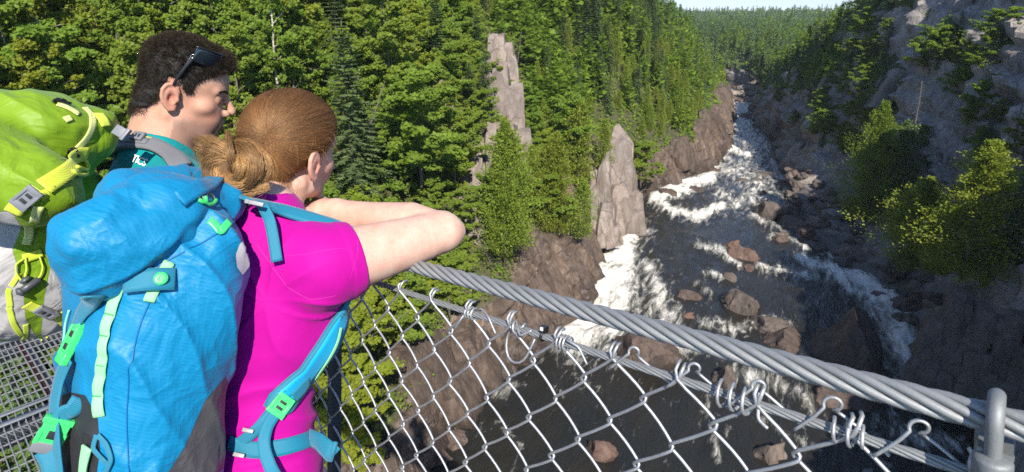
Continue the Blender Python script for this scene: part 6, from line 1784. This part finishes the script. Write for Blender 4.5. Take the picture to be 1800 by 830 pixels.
def buckle(name, f, px, py, along, L, W, mat, parent, n_gap=1, off=.004, grey=None):
    """side-release buckle lying on surface f"""
    p, M = frame_on(f, px, py, along); p = p+M[:, 2]*off; root = None
    parts = [(0, .0, L*.5, W*.5, .0032), (L*.40, 0, L*.14, W*.55, .0045), (-L*.42, 0, L*.12, W*.52, .0045), (0, W*.42, L*.36, W*.10, .005), (0, -W*.42, L*.36, W*.10, .005)]
    V, F = join([box_mesh(p+M[:, 0]*a+M[:, 1]*b, M, (hl, hw_, ht), .35) for a, b, hl, hw_, ht in parts])
    o = child(name, (V, F), mat, parent)
    V, F = join([box_mesh(p+M[:, 0]*a+M[:, 2]*.0035, M, (L*.07, W*.20, .0010), .3) for a in (-L*.16, L*.14)])
    child('slot', (V, F), M_slot, o)
    return o
s = NT('dark slot'); M_slot = s.principled((.02, .022, .024), .5)
M_mint = webbing('mint webbing', (.30, .80, .36)); M_lime = plastic('bright green plastic', (.06, .68, .17)); M_tealweb = webbing('teal webbing', (.003, .190, .30)); M_grey = plastic('grey plastic', (.19, .20, .22), .4)
M_slider = plastic('pale grey slider', (.30, .29, .29), .4); M_dgrey = plastic('dark grey cord lock', (.07, .075, .085), .4); M_refl = fabric('grey lining', (.48, .46, .47), .6, 900, .15, .1)
M_greymesh = fabric('grey padded webbing', (.16, .165, .18), .75, 700, .5, .1); M_yweb = webbing('yellow green webbing', (.66, .76, .07)); M_ycord = plastic('yellow green cord', (.60, .72, .08), .5)
M_bluecord = plastic('mint cord', (.25, .72, .50), .5); M_gcord = plastic('grey cord', (.16, .17, .19), .6)

# =================================================================== blue pack on the woman
BLUE = (.001, .190, .385)
bp_o = TW.w((-.005, -.105, .12))                                            # middle of the back panel
PBf = Frame(bp_o, TW.M[:, 0], -TW.M[:, 1], TW.M[:, 2])                      # x: her right, y: away from her back, z: up
def main_b(p):
    q = PBf.l(p)
    d = d_box(q, (.006, .084, -.09), (.108, .082, .36), .060)
    d = smin(d, d_ell(q, (.010, .100, .04), (.104, .082, .25)), .05)
    d = smin(d, d_ell(q, (.078, .048, .165), (.070, .055, .125)), .05)
    d = smin(d, d_ell(q, (.0, .105, -.22), (.112, .080, .20)), .06)
    return d
def pack_b(p):
    d = main_b(p); m = np.abs(d) < .05
    if m.any():
        pm = p[m]; q = PBf.l(pm)
        diag = q[:, 2]*.55-q[:, 1]*1.05-q[:, 0]*.15
        w = -.0075*ridge(diag*46+1.5*pn(pm, 6, 3)+2.4*pn(pm, 2.5, 9))*sstep(-.16, .08, q[:, 2])
        w -= .0055*ridge((q[:, 1]*.9-q[:, 0]*.9+.25*q[:, 2])*38+2*pn(pm, 4, 5))*sstep(.05, -.12, q[:, 2])
        w += .0055*fbm(pm, 7, 3, .55, 6)+.0030*(crease(pm*np.array([1, 1, .55]), 13, 2.2, 8)-.6)
        d[m] = d[m]+w
    return d
def lid_axis(): return None
L0, L1, L2 = P(186, 428, .765), P(280, 384, .83), P(392, 356, .94)
def lid_b(p):
    d = d_chain(p, [L0, L1, L2], [.056, .060, .036], .04)
    d = smin(d, d_cone(p, P(196, 500, .770), P(174, 440, .765), .018, .040), .04)
    d = smin(d, d_cone(p, P(225, 350, .88), P(335, 330, .98), .046, .034), .05)
    m = np.abs(d) < .05
    if m.any():
        pm = p[m]; v = pm-L1; e = (L2-L0)/np.linalg.norm(L2-L0); a = v@e; up = np.array([0, 0, 1.0])
        w = -.0085*ridge((a*.95-v[:, 2]*.55)*30+2*pn(pm, 6, 12))*sstep(.0, .12, a)
        w += .0060*fbm(pm, 10, 3, .5, 13)+.0060*(crease(pm, 9, 2.3, 14)-.6)-.0070*ridge((v[:, 2]-.45*a)*36+2.4*pn(pm, 5, 15))*sstep(.07, -.09, a)
        d[m] = d[m]+w
    return d
blue_root = empty('backpack', tuple(PBf.w((0, .1, -.44)))); tag(blue_root, 'bright blue backpack with mint straps and green buckles worn by the woman', 'backpack')
a = PBf.w(np.array([[x, y, z] for x in (-.2, .2) for y in (-.06, .28) for z in (-.50, .32)])); lo, hi = a.min(0), a.max(0)
V, F = net(pack_b, lo, hi, .0036); Vb, Fb = V, F; surface(pack_b, V, F)
px = proj(V)[:, :2]; vis = front_facing(V, pack_b); q = PBf.l(V)
A1 = np.where(vis, poly_sd(px, [(396, 662), (418, 705), (418, 800), (380, 835), (290, 840), (325, 785), (360, 705)]), -20.)
A2 = np.where(vis, poly_sd(px, [(90, 700), (125, 690), (150, 695), (172, 735), (176, 790), (168, 850), (80, 850)]), -20.)
A1 = np.where(q[:, 2] < -.36, np.maximum(A1, 8), A1)
M_blue = pack_material('blue ripstop nylon', BLUE, PBf, (('panel', (.075, .072, .078), .5), ('panel_two', (.022, .023, .026), .5)))
M_blue2 = pack_material('blue lid nylon', BLUE, PBf)
body_bl = child('pack_body', (V, F), M_blue, blue_root, attrs={'panel': ('POINT', 'FLOAT', A1), 'panel_two': ('POINT', 'FLOAT', A2)})
lo = np.minimum.reduce([L0, L1, L2])-.16; hi = np.maximum.reduce([L0, L1, L2])+.17
V, F = net(lid_b, lo, hi, .0033); surface(lid_b, V, F); child('lid', (V, F), M_blue2, blue_root)
def pk_b(p): return np.minimum(pack_b(p), lid_b(p))
surface(pk_b, np.vstack([Vb, V]), np.vstack([Fb, F+len(Vb)]))
def bpart(name, VF, mat, par=blue_root): return child(name, VF, mat, par)
# mint daisy chain down the outer face, with darker bar tacks
dc = [(224, 484), (208, 512), (198, 545), (187, 580), (184, 615), (180, 650), (174, 690), (176, 732)]
bpart('daisy_chain', strap_on(pack_b, dc, .0150, .0012, .0014, 60, .0022), M_mint)
bpart('daisy_chain', strap_on(pack_b, [(298, 461), (284, 483), (272, 505), (263, 530)], .0140, .001, .0014, 20, .002), M_mint)
M_tack = plastic('green stitching', (.05, .35, .12), .7)
for (x, y), (dx, dy) in zip([(212, 505), (196, 552), (186, 590), (181, 640), (174, 695), (280, 490)], [(6, 3), (7, 2), (7, 1), (7, 1), (7, 0), (6, 3)]):
    bpart('bar_tack', strap_on(pack_b, [(x-dx, y-dy), (x, y), (x+dx, y+dy)], .0016, .0042, .0008, 6), M_tack)
# band with green press stud
p, M = frame_on(pack_b, 264, 494, (304, 492))
u = np.linspace(-1, 1, 24); band = p+np.outer(u*.029, M[:, 0])+np.outer(.009*(1-u**2)+.003, M[:, 2])
V, F = ribbon(band, np.tile(M[:, 2], (24, 1))+np.outer(u*.5, M[:, 0]), .030, .0018); bpart('loop_band', (V, F), M_tealweb)
V, F = ribbon(p+np.outer(u*.027, M[:, 0])+np.outer(.001*(1-u**2)+.001, M[:, 2])+M[:, 1]*.006*np.sign(M[2, 1]), np.tile(M[:, 2], (24, 1)), .024, .0014); bpart('band_lining', (V, F), M_refl)
def disc(c, M, r, h, n=28):
    th = np.linspace(0, 2*np.pi, n, endpoint=False); rings = [(r, 0), (r, h*.6), (r*.86, h), (r*.55, h*1.05), (.0001, h*1.0)]
    V = np.concatenate([c+np.outer(np.cos(th)*a, M[:, 0])+np.outer(np.sin(th)*a, M[:, 1])+M[:, 2]*b for a, b in rings])
    return V, [[i*n+j, i*n+(j+1) % n, (i+1)*n+(j+1) % n, (i+1)*n+j] for i in range(len(rings)-1) for j in range(n)]
stc = p+M[:, 0]*.013+M[:, 2]*.013; stud = bpart('press_stud', disc(stc, M, .0088, .0028), M_lime)
tri = np.array([[-.0035, -.003], [.0035, -.003], [.0005, .004]])
child('emblem', tube(np.array([stc+M[:, 0]*a+M[:, 1]*b+M[:, 2]*.0032 for a, b in tri]), .0005, 5, closed=True), M_tack, stud)
# left buckle strap and hanging webbing
bpart('lid_strap', strap_on(pk_b, [(165, 515), (153, 540), (143, 562), (135, 580)], .024, .002, .0018, 20), M_tealweb)
buckle('side_release_buckle', pack_b, 131, 600, (127, 634), .056, .026, M_lime, blue_root)
p0, n0 = trace(pack_b, [130, 126, 122, 120, 119], [626, 660, 710, 770, 835]); pth = smooth_path(p0+n0*np.array([.006, .014, .018, .016, .012])[:, None], 30)
bpart('hanging_webbing', ribbon(pth, np.tile(n0.mean(0), (30, 1)), np.linspace(.020, .026, 30), .0018), M_tealweb)
# elastic cord on the left edge
p0, n0 = trace(pack_b, [126, 119, 117, 113, 110, 113, 118], [545, 570, 595, 620, 645, 668, 690])
bpart('elastic_cord', tube(smooth_path(p0+n0*.003, 40), .0016, 6), M_bluecord)
# lower left: green buckle with grey tongue, loops and zip pull
p0, M0 = frame_on(pack_b, 108, 758, (90, 780)); c0 = P(92, 765, proj(p0)[2]-.005); M0 = np.stack([M0[:, 0], M0[:, 1], M0[:, 2]], 1)
def flat(px, py, t, ax, ay=None):
    c = P(px, py, t); a = P(*ax, t)-c; a /= np.linalg.norm(a); n = CAMP-c; n -= a*(n@a); n /= np.linalg.norm(n); return c, np.stack([a, np.cross(n, a), n], 1)
tb = proj(p0)[2]-.02
c, M = flat(95, 758, tb, (75, 795))
bk = bpart('hip_buckle', join([box_mesh(c, M, (.017, .0155, .0035), .3), box_mesh(c-M[:, 0]*.016, M, (.004, .018, .0045), .3), box_mesh(c+M[:, 1]*.014+M[:, 0]*.010, M, (.009, .003, .0045), .3), box_mesh(c-M[:, 1]*.014+M[:, 0]*.010, M, (.009, .003, .0045), .3)]), M_lime)
child('slot', box_mesh(c+M[:, 0]*.004+M[:, 2]*.0032, M, (.006, .005, .001), .3), M_slot, bk)
bpart('buckle_tongue', join([box_mesh(c+M[:, 0]*.024, M, (.008, .016, .0042), .35)]), M_grey)
c2 = c-M[:, 0]*.03; bpart('hip_webbing', ribbon(smooth_path([c-M[:, 0]*.012, c2, P(128, 722, tb), P(142, 700, tb+.01)], 16), np.tile(M[:, 2], (16, 1)), .022, .0018), M_tealweb)
bpart('hip_webbing', ribbon(smooth_path([c+M[:, 0]*.028, P(92, 815, tb), P(100, 860, tb)], 14), np.tile(M[:, 2], (14, 1)), .024, .0018), M_tealweb)
bpart('zip_pull', strap_on(pack_b, [(160, 782), (155, 805), (152, 840)], .0155, .004, .0030, 14), M_mint)
for pts in ([(173, 762), (168, 785), (180, 800), (196, 815)], [(174, 762), (190, 778), (200, 805), (188, 830)]):
    p0, n0 = trace(pack_b, [a for a, b in pts], [b for a, b in pts]); bpart('loop', ribbon(smooth_path(p0+n0*.004, 20), n0.mean(0)[None].repeat(20, 0), .006, .0014), M_tealweb)
# collar flap with cord and green cord lock at the top right of the lid
bpart('collar_flap', strap_on(pk_b, [(312, 352), (336, 338), (362, 328), (378, 318)], .024, .003, .0025, 24), M_blue2)
p0, n0 = trace(pk_b, [337, 348, 357, 352, 358, 362, 372, 377], [343, 350, 355, 345, 352, 340, 346, 356]); bpart('shock_cord', tube(smooth_path(p0+n0*.003, 50, 1), .0013, 6), M_gcord)
p0, n0 = trace(pk_b, [347, 352, 358, 365, 372, 375], [353, 357, 356, 360, 358, 353]); bpart('cord_lock', join([tube(smooth_path(p0+n0*.004, 20), .0030, 7), tube(np.array([p0[2]+n0[2]*.004+np.array([0, 0, .008]), p0[2]+n0[2]*.005]), .0030, 7)]), M_lime)
p0, n0 = trace(pk_b, [368, 380, 386, 392, 400], [388, 398, 410, 402, 392]); bpart('haul_loop', ribbon(smooth_path(p0+n0*.003, 20), n0, .011, .0016), M_lime)
# grey reflective window of the side pocket
def patch(f, poly, mat, name, parent, off=.0012, n=13):
    poly = np.array(poly, float); c = poly.mean(0); ring = resample(np.vstack([poly, poly[:1]]), 41)[:-1]
    pts = [c]+[c+(ring[j]-c)*k for k in (.35, .7, 1.0) for j in range(40)]
    P0, N = trace(f, [a for a, b in pts], [b for a, b in pts]); P0 = P0+N*off
    F = [[0, 1+j, 1+(j+1) % 40] for j in range(40)]+[[1+r*40+j, 1+(r+1)*40+j, 1+(r+1)*40+(j+1) % 40, 1+r*40+(j+1) % 40] for r in range(2) for j in range(40)]
    return child(name, (P0, F), mat, parent)
patch(pack_b, [(446, 408), (449, 430), (440, 462), (424, 484), (414, 470), (412, 448), (420, 428), (434, 413)], M_refl, 'pocket_window', blue_root, .0025)
# seams on the body
s = NT('blue seam'); M_seam = s.principled((.001, .12, .33), .5)
for pts in ([(268, 520), (250, 560), (236, 610), (226, 660), (223, 720), (224, 780), (228, 830)], [(440, 372), (400, 400), (350, 430), (300, 455), (262, 480)]):
    p, _ = trace(pack_b, [a for a, b in pts], [b for a, b in pts]); bpart('seam', tube(snap(pack_b, smooth_path(p, 50, 2), .0005), .0011, 5), M_seam)
bpart('side_loop', strap_on(shirt_w, [(396, 597), (411, 597)], .012, .010, .004, 6), M_tealweb)
# shoulder strap over her right shoulder
lift = [P(430, 356, proj(trace(pk_b, 440, 372)[0])[0, 2]-.01)]
p0, n0 = trace(shirt_w, [478, 510, 545, 575], [384, 384, 388, 396]); 
pth = smooth_path(np.vstack([P(428, 352, .90), P(448, 360, .93), P(490, 370, .965), P(535, 383, .985), SRw+upw*.062+TW.M[:, 1]*.02, SRw+upw*.045+TW.M[:, 1]*.07]), 34, 2)
nn = np.tile(upw*.8+np.array([.1, -.6, 0]), (34, 1)); bpart('shoulder_strap', ribbon(pth, nn, np.linspace(.020, .034, 34), .006), M_tealweb)
pth = smooth_path(np.vstack([P(462, 362, .925), P(474, 385, .915), P(481, 420, .91), P(487, 460, .905)]), 20); bpart('strap_end', ribbon(pth, np.tile(np.array([.15, -.9, .2]), (20, 1)), .0175, .0018), M_tealweb)
c, M = flat(447, 357, .90, (470, 362)); bpart('strap_slider', box_mesh(c, M, (.015, .0032, .002), .45), M_slider)
# lower shoulder strap: from the arm pit across the side to the hip
M_blue3 = fabric('bright blue strap face', (.003, .33, .60), .5, 800, .3, .1)
pth_px = [(604, 512), (598, 560), (572, 610), (540, 652), (508, 688), (478, 724)]
ptp = np.vstack([P(616, 478, 1.06), P(611, 500, 1.04), trace(shirt_w, [a for a, b in pth_px[1:]], [b for a, b in pth_px[1:]])[0]])
ptp = smooth_path(ptp, 44, 3); ptn = grad(shirt_w, ptp); 
for _ in range(10): ptn[1:-1] = .25*ptn[:-2]+.5*ptn[1:-1]+.25*ptn[2:]
V, F = ribbon(ptp+ptn*.001, ptn, np.interp(np.linspace(0, 1, 44), [0, .15, .3, .65, .93, 1], [.022, .036, .046, .054, .050, .034]), .008); strap_b = bpart('padded_strap', (V, F), M_tealweb)
V, F = ribbon(ptp+ptn*.0088, ptn, np.interp(np.linspace(0, 1, 44), [0, .15, .3, .65, .93, 1], [.014, .027, .036, .043, .038, .024]), .0015); bpart('strap_face', (V, F), M_blue3)
V, F = strap_on(shirt_w, [(590, 575), (585, 600), (566, 632), (547, 660)], .0065, .0115, .001, 24); bpart('strap_piping', (V, F), M_mint)
V, F = strap_on(shirt_w, [(535, 666), (512, 692)], .024, .0105, .001, 10); bpart('stitched_label', (V, F), M_tealweb)
V, F = strap_on(shirt_w, [(492, 706), (462, 744), (432, 770), (408, 790)], .019, .004, .0018, 24); bpart('lower_webbing', (V, F), M_tealweb)
bk = buckle('ladder_buckle', shirt_w, 491, 710, (478, 728), .032, .030, M_lime, blue_root, off=.014)
p0, n0 = trace(shirt_w, [487, 470, 466, 470, 478, 490], [722, 742, 765, 785, 805, 850]); pth = smooth_path(p0+n0*np.array([.012, .012, .02, .026, .03, .03])[:, None], 26); bpart('webbing_tail', ribbon(pth, np.tile(n0.mean(0), (26, 1)), .019, .0018), M_tealweb)
# hip belt
V, F = strap_on(shirt_w, [(405, 775), (440, 790), (490, 788), (525, 779), (546, 771)], .026, .0025, .0022, 40); bpart('hip_belt', (V, F), M_tealweb)
pth = smooth_path(np.vstack([P(546, 768, .985), P(562, 776, .965), P(580, 792, .95), P(588, 800, .95)]), 18); bpart('belt_end', ribbon(pth, np.tile(np.array([-.1, -.9, .35]), (18, 1)), np.linspace(.028, .030, 18), .0035), M_tealweb)
bpart('belt_tip', tube(np.array([P(590, 778, .945), P(581, 810, .945)]), .0042, 8), M_tealweb)
for (x, y, t) in ((436, 757, .925), (420, 800, .92)):
    c, M = flat(x, y, t, (x+10, y+2)); bpart('tri_glide', box_mesh(c, M, (.009, .0030, .002), .4), M_slider)

# =================================================================== green pack on the man
GREEN = (.17, .29, .009)
gp_o = TM.w((.0, -.125, .15)); PGf = Frame(gp_o, TM.M[:, 0], -TM.M[:, 1], TM.M[:, 2])
G0 = P(70, 430, 1.10)
def main_g(p):
    q = PGf.l(p)
    d = d_box(q, (.0, .12, .105), (.150, .125, .185), .09)
    d = smin(d, d_ell(q, (.02, .15, .10), (.165, .135, .17)), .05)
    return d
GL = [P(-30, 262, 1.12), P(70, 240, 1.16), P(160, 235, 1.22)]
def pack_g(p):
    d = main_g(p)
    d = smin(d, d_chain(p, GL, [.10, .085, .052], .05), .05)
    d = smin(d, d_cone(p, P(60, 330, 1.03), P(-40, 300, 1.02), .07, .09), .06)
    m = np.abs(d) < .05
    if m.any():
        pm = p[m]; q = PGf.l(pm)
        w = -.0095*ridge((q[:, 2]*.9-q[:, 1]*.5)*26+2.4*pn(pm, 5, 33))*sstep(-.05, .10, q[:, 2])-.006*ridge((q[:, 1]+.3*q[:, 2])*34+2*pn(pm, 4, 34))*sstep(.08, -.10, q[:, 2])
        w += .008*fbm(pm, 8, 3, .5, 35)+.0055*(crease(pm, 8, 2.2, 36)-.6)
        d[m] = d[m]+w
    return d
green_root = empty('backpack', tuple(PGf.w((0, .12, -.30)))); tag(green_root, 'lime green backpack with grey side panels worn by the man', 'backpack')
a = PGf.w(np.array([[x, y, z] for x in (-.22, .24) for y in (-.06, .34) for z in (-.34, .58)])); lo, hi = a.min(0)-.02, a.max(0)+.03
V, F = net(pack_g, lo, hi, .0042); surface(pack_g, V, F); px = proj(V)[:, :2]; vis = front_facing(V, pack_g)
A1 = np.where(vis, np.maximum(poly_sd(px, [(-200, 372), (20, 372), (38, 400), (22, 440), (40, 500), (45, 560), (68, 600), (62, 626), (20, 600), (-200, 560)]), poly_sd(px, [(92, 455), (110, 470), (135, 540), (130, 600), (108, 612), (72, 590), (78, 520)])), -20.)
M_green = pack_material('lime nylon', GREEN, PGf, (('panel', (.40, .385, .385), .6),), .45, .004, .25, crinkle=.26)
bodyg = child('pack_body', (V, F), M_green, green_root, attrs={'panel': ('POINT', 'FLOAT', A1)})
def gpart(name, VF, mat, par=green_root): return child(name, VF, mat, par)
M_zip = webbing('pale yellow zip tape', (.72, .76, .26)); M_ygreen = webbing('bright yellow green strap', (.62, .70, .045))
gpart('compression_strap', strap_on(pack_g, [(152, 270), (130, 292), (105, 312), (75, 330)], .030, .002, .002, 30), M_ygreen)
gpart('compression_strap', strap_on(pack_g, [(70, 332), (60, 342), (48, 352)], .026, .0025, .002, 14), M_ygreen)
gpart('strap_tail', strap_on(pack_g, [(80, 332), (90, 352), (100, 378), (112, 398)], .024, .003, .002, 18), M_ygreen)
buckle('side_release_buckle', pack_g, 50, 347, (32, 362), .040, .026, M_grey, green_root, off=.006)
gpart('strap_anchor', strap_on(pack_g, [(36, 358), (24, 372)], .026, .002, .002, 8), M_ygreen)
gpart('zip', strap_on(pack_g, [(148, 190), (160, 200), (162, 220), (150, 245), (135, 262)], .015, .0015, .0018, 30), M_zip)
gpart('zip', strap_on(pack_g, [(68, 362), (60, 385), (52, 412), (46, 430)], .015, .0015, .0018, 20), M_zip)
gpart('zip', strap_on(pack_g, [(100, 184), (118, 190), (138, 202)], .013, .0015, .0018, 14), M_zip)
gpart('top_loop', strap_on(pack_g, [(172, 202), (180, 212), (184, 222)], .024, .002, .002, 12), M_yweb)
gpart('label_tab', strap_on(pack_g, [(112, 212), (124, 208)], .012, .002, .002, 6), M_zip)
M_black = plastic('black cord', (.010, .010, .012), .3)
def zpull(pts, n=3):
    p0, n0 = trace(pack_g, [a for a, b in pts], [b for a, b in pts]); parts = []
    for k in range(n):
        j = np.random.default_rng(k).normal(size=p0.shape)*.004; parts.append(tube(smooth_path(p0+n0*.006+j, 18, 1), .0022, 6))
    gpart('zip_pull', join(parts), M_black)
zpull([(132, 262), (122, 268), (116, 276), (128, 272), (120, 262), (128, 258)], 4); zpull([(92, 181), (104, 182), (116, 184), (106, 180)], 3)
for pts in ([(130, 296), (142, 300), (150, 296), (152, 285), (146, 280)], [(122, 302), (130, 310), (145, 308), (148, 300)]):
    p0, n0 = trace(pack_g, [a for a, b in pts], [b for a, b in pts]); gpart('cord_loop', tube(smooth_path(p0+n0*.006, 26), .0036, 7), M_ycord)
gpart('side_webbing', strap_on(pack_g, [(40, 455), (58, 450), (74, 444)], .018, .0015, .0018, 12), M_ygreen)
for pts in ([(40, 455), (28, 462), (27, 478), (36, 492), (44, 500)], [(44, 452), (46, 470), (42, 488), (46, 500)], [(68, 450), (74, 468), (70, 484), (60, 494)]):
    p0, n0 = trace(pack_g, [a for a, b in pts], [b for a, b in pts]); gpart('shock_cord', tube(smooth_path(p0+n0*.006, 26), .0018, 6), M_ycord)
c, M = frame_on(pack_g, 52, 500, (64, 492)); c = c+M[:, 2]*.010
gpart('cord_lock', join([tube(np.array([c-M[:, 0]*.016, c-M[:, 0]*.004, c+M[:, 0]*.016]), [.007, .0075, .0065], 10), tube(np.array([c-M[:, 0]*.022, c-M[:, 0]*.017]), .010, 12), tube(np.array([c+M[:, 1]*.012-M[:, 2]*.003, c+M[:, 1]*.016-M[:, 2]*.003]), .010, 12)]), M_dgrey)
gpart('lower_strap', strap_on(pack_g, [(46, 533), (58, 538), (66, 541)], .022, .002, .002, 10), M_ygreen)
buckle('side_release_buckle', pack_g, 82, 546, (100, 552), .040, .020, M_grey, green_root, off=.006)
gpart('lower_strap', strap_on(pack_g, [(98, 550), (108, 556), (116, 566)], .022, .002, .002, 10), M_ygreen)
for pts in ([(16, 540), (24, 570), (40, 590)], [(34, 480), (14, 510), (18, 540)], [(45, 570), (46, 590), (38, 615)]):
    gpart('printed_curve', strap_on(pack_g, pts, .010, .0008, .0006, 24), M_ycord)
for k, dx in enumerate((0, 5, 10)):
    p0, n0 = trace(pack_g, [84+dx*.5, 88+dx, 92+dx, 96+dx*.6], [612, 625, 636, 648]); gpart('hem_cord', tube(smooth_path(p0+n0*.004, 14), .0018, 6), M_ycord)
# grey shoulder strap over the teal shirt
gpart('shoulder_strap', strap_on(shirt_m, [(192, 266), (215, 256), (245, 252), (275, 258), (300, 274), (318, 296)], np.linspace(.030, .044, 40), .001, .009, 40), M_greymesh)
gpart('strap_trim', strap_on(shirt_m, [(236, 244), (262, 247), (288, 258), (306, 276)], .005, .0105, .001, 24), M_yweb)
gpart('lifter_strap', strap_on(shirt_m, [(205, 240), (222, 250), (240, 252), (262, 256)], .016, .012, .002, 20), M_gcord)
buckle('ladder_buckle', shirt_m, 248, 248, (262, 250), .026, .022, M_grey, green_root, off=.016)
c, M = flat(212, 232, proj(trace(pack_g, 196, 240)[0])[0, 2]-.02, (226, 240)); gpart('lifter_buckle', join([box_mesh(c, M, (.014, .011, .0035), .35), box_mesh(c+M[:, 0]*.012, M, (.004, .014, .005), .35)]), M_grey)
lettering('TICS', shirt_m, 246, 283, (262, 289), .024, M_print, shirtm, .002)
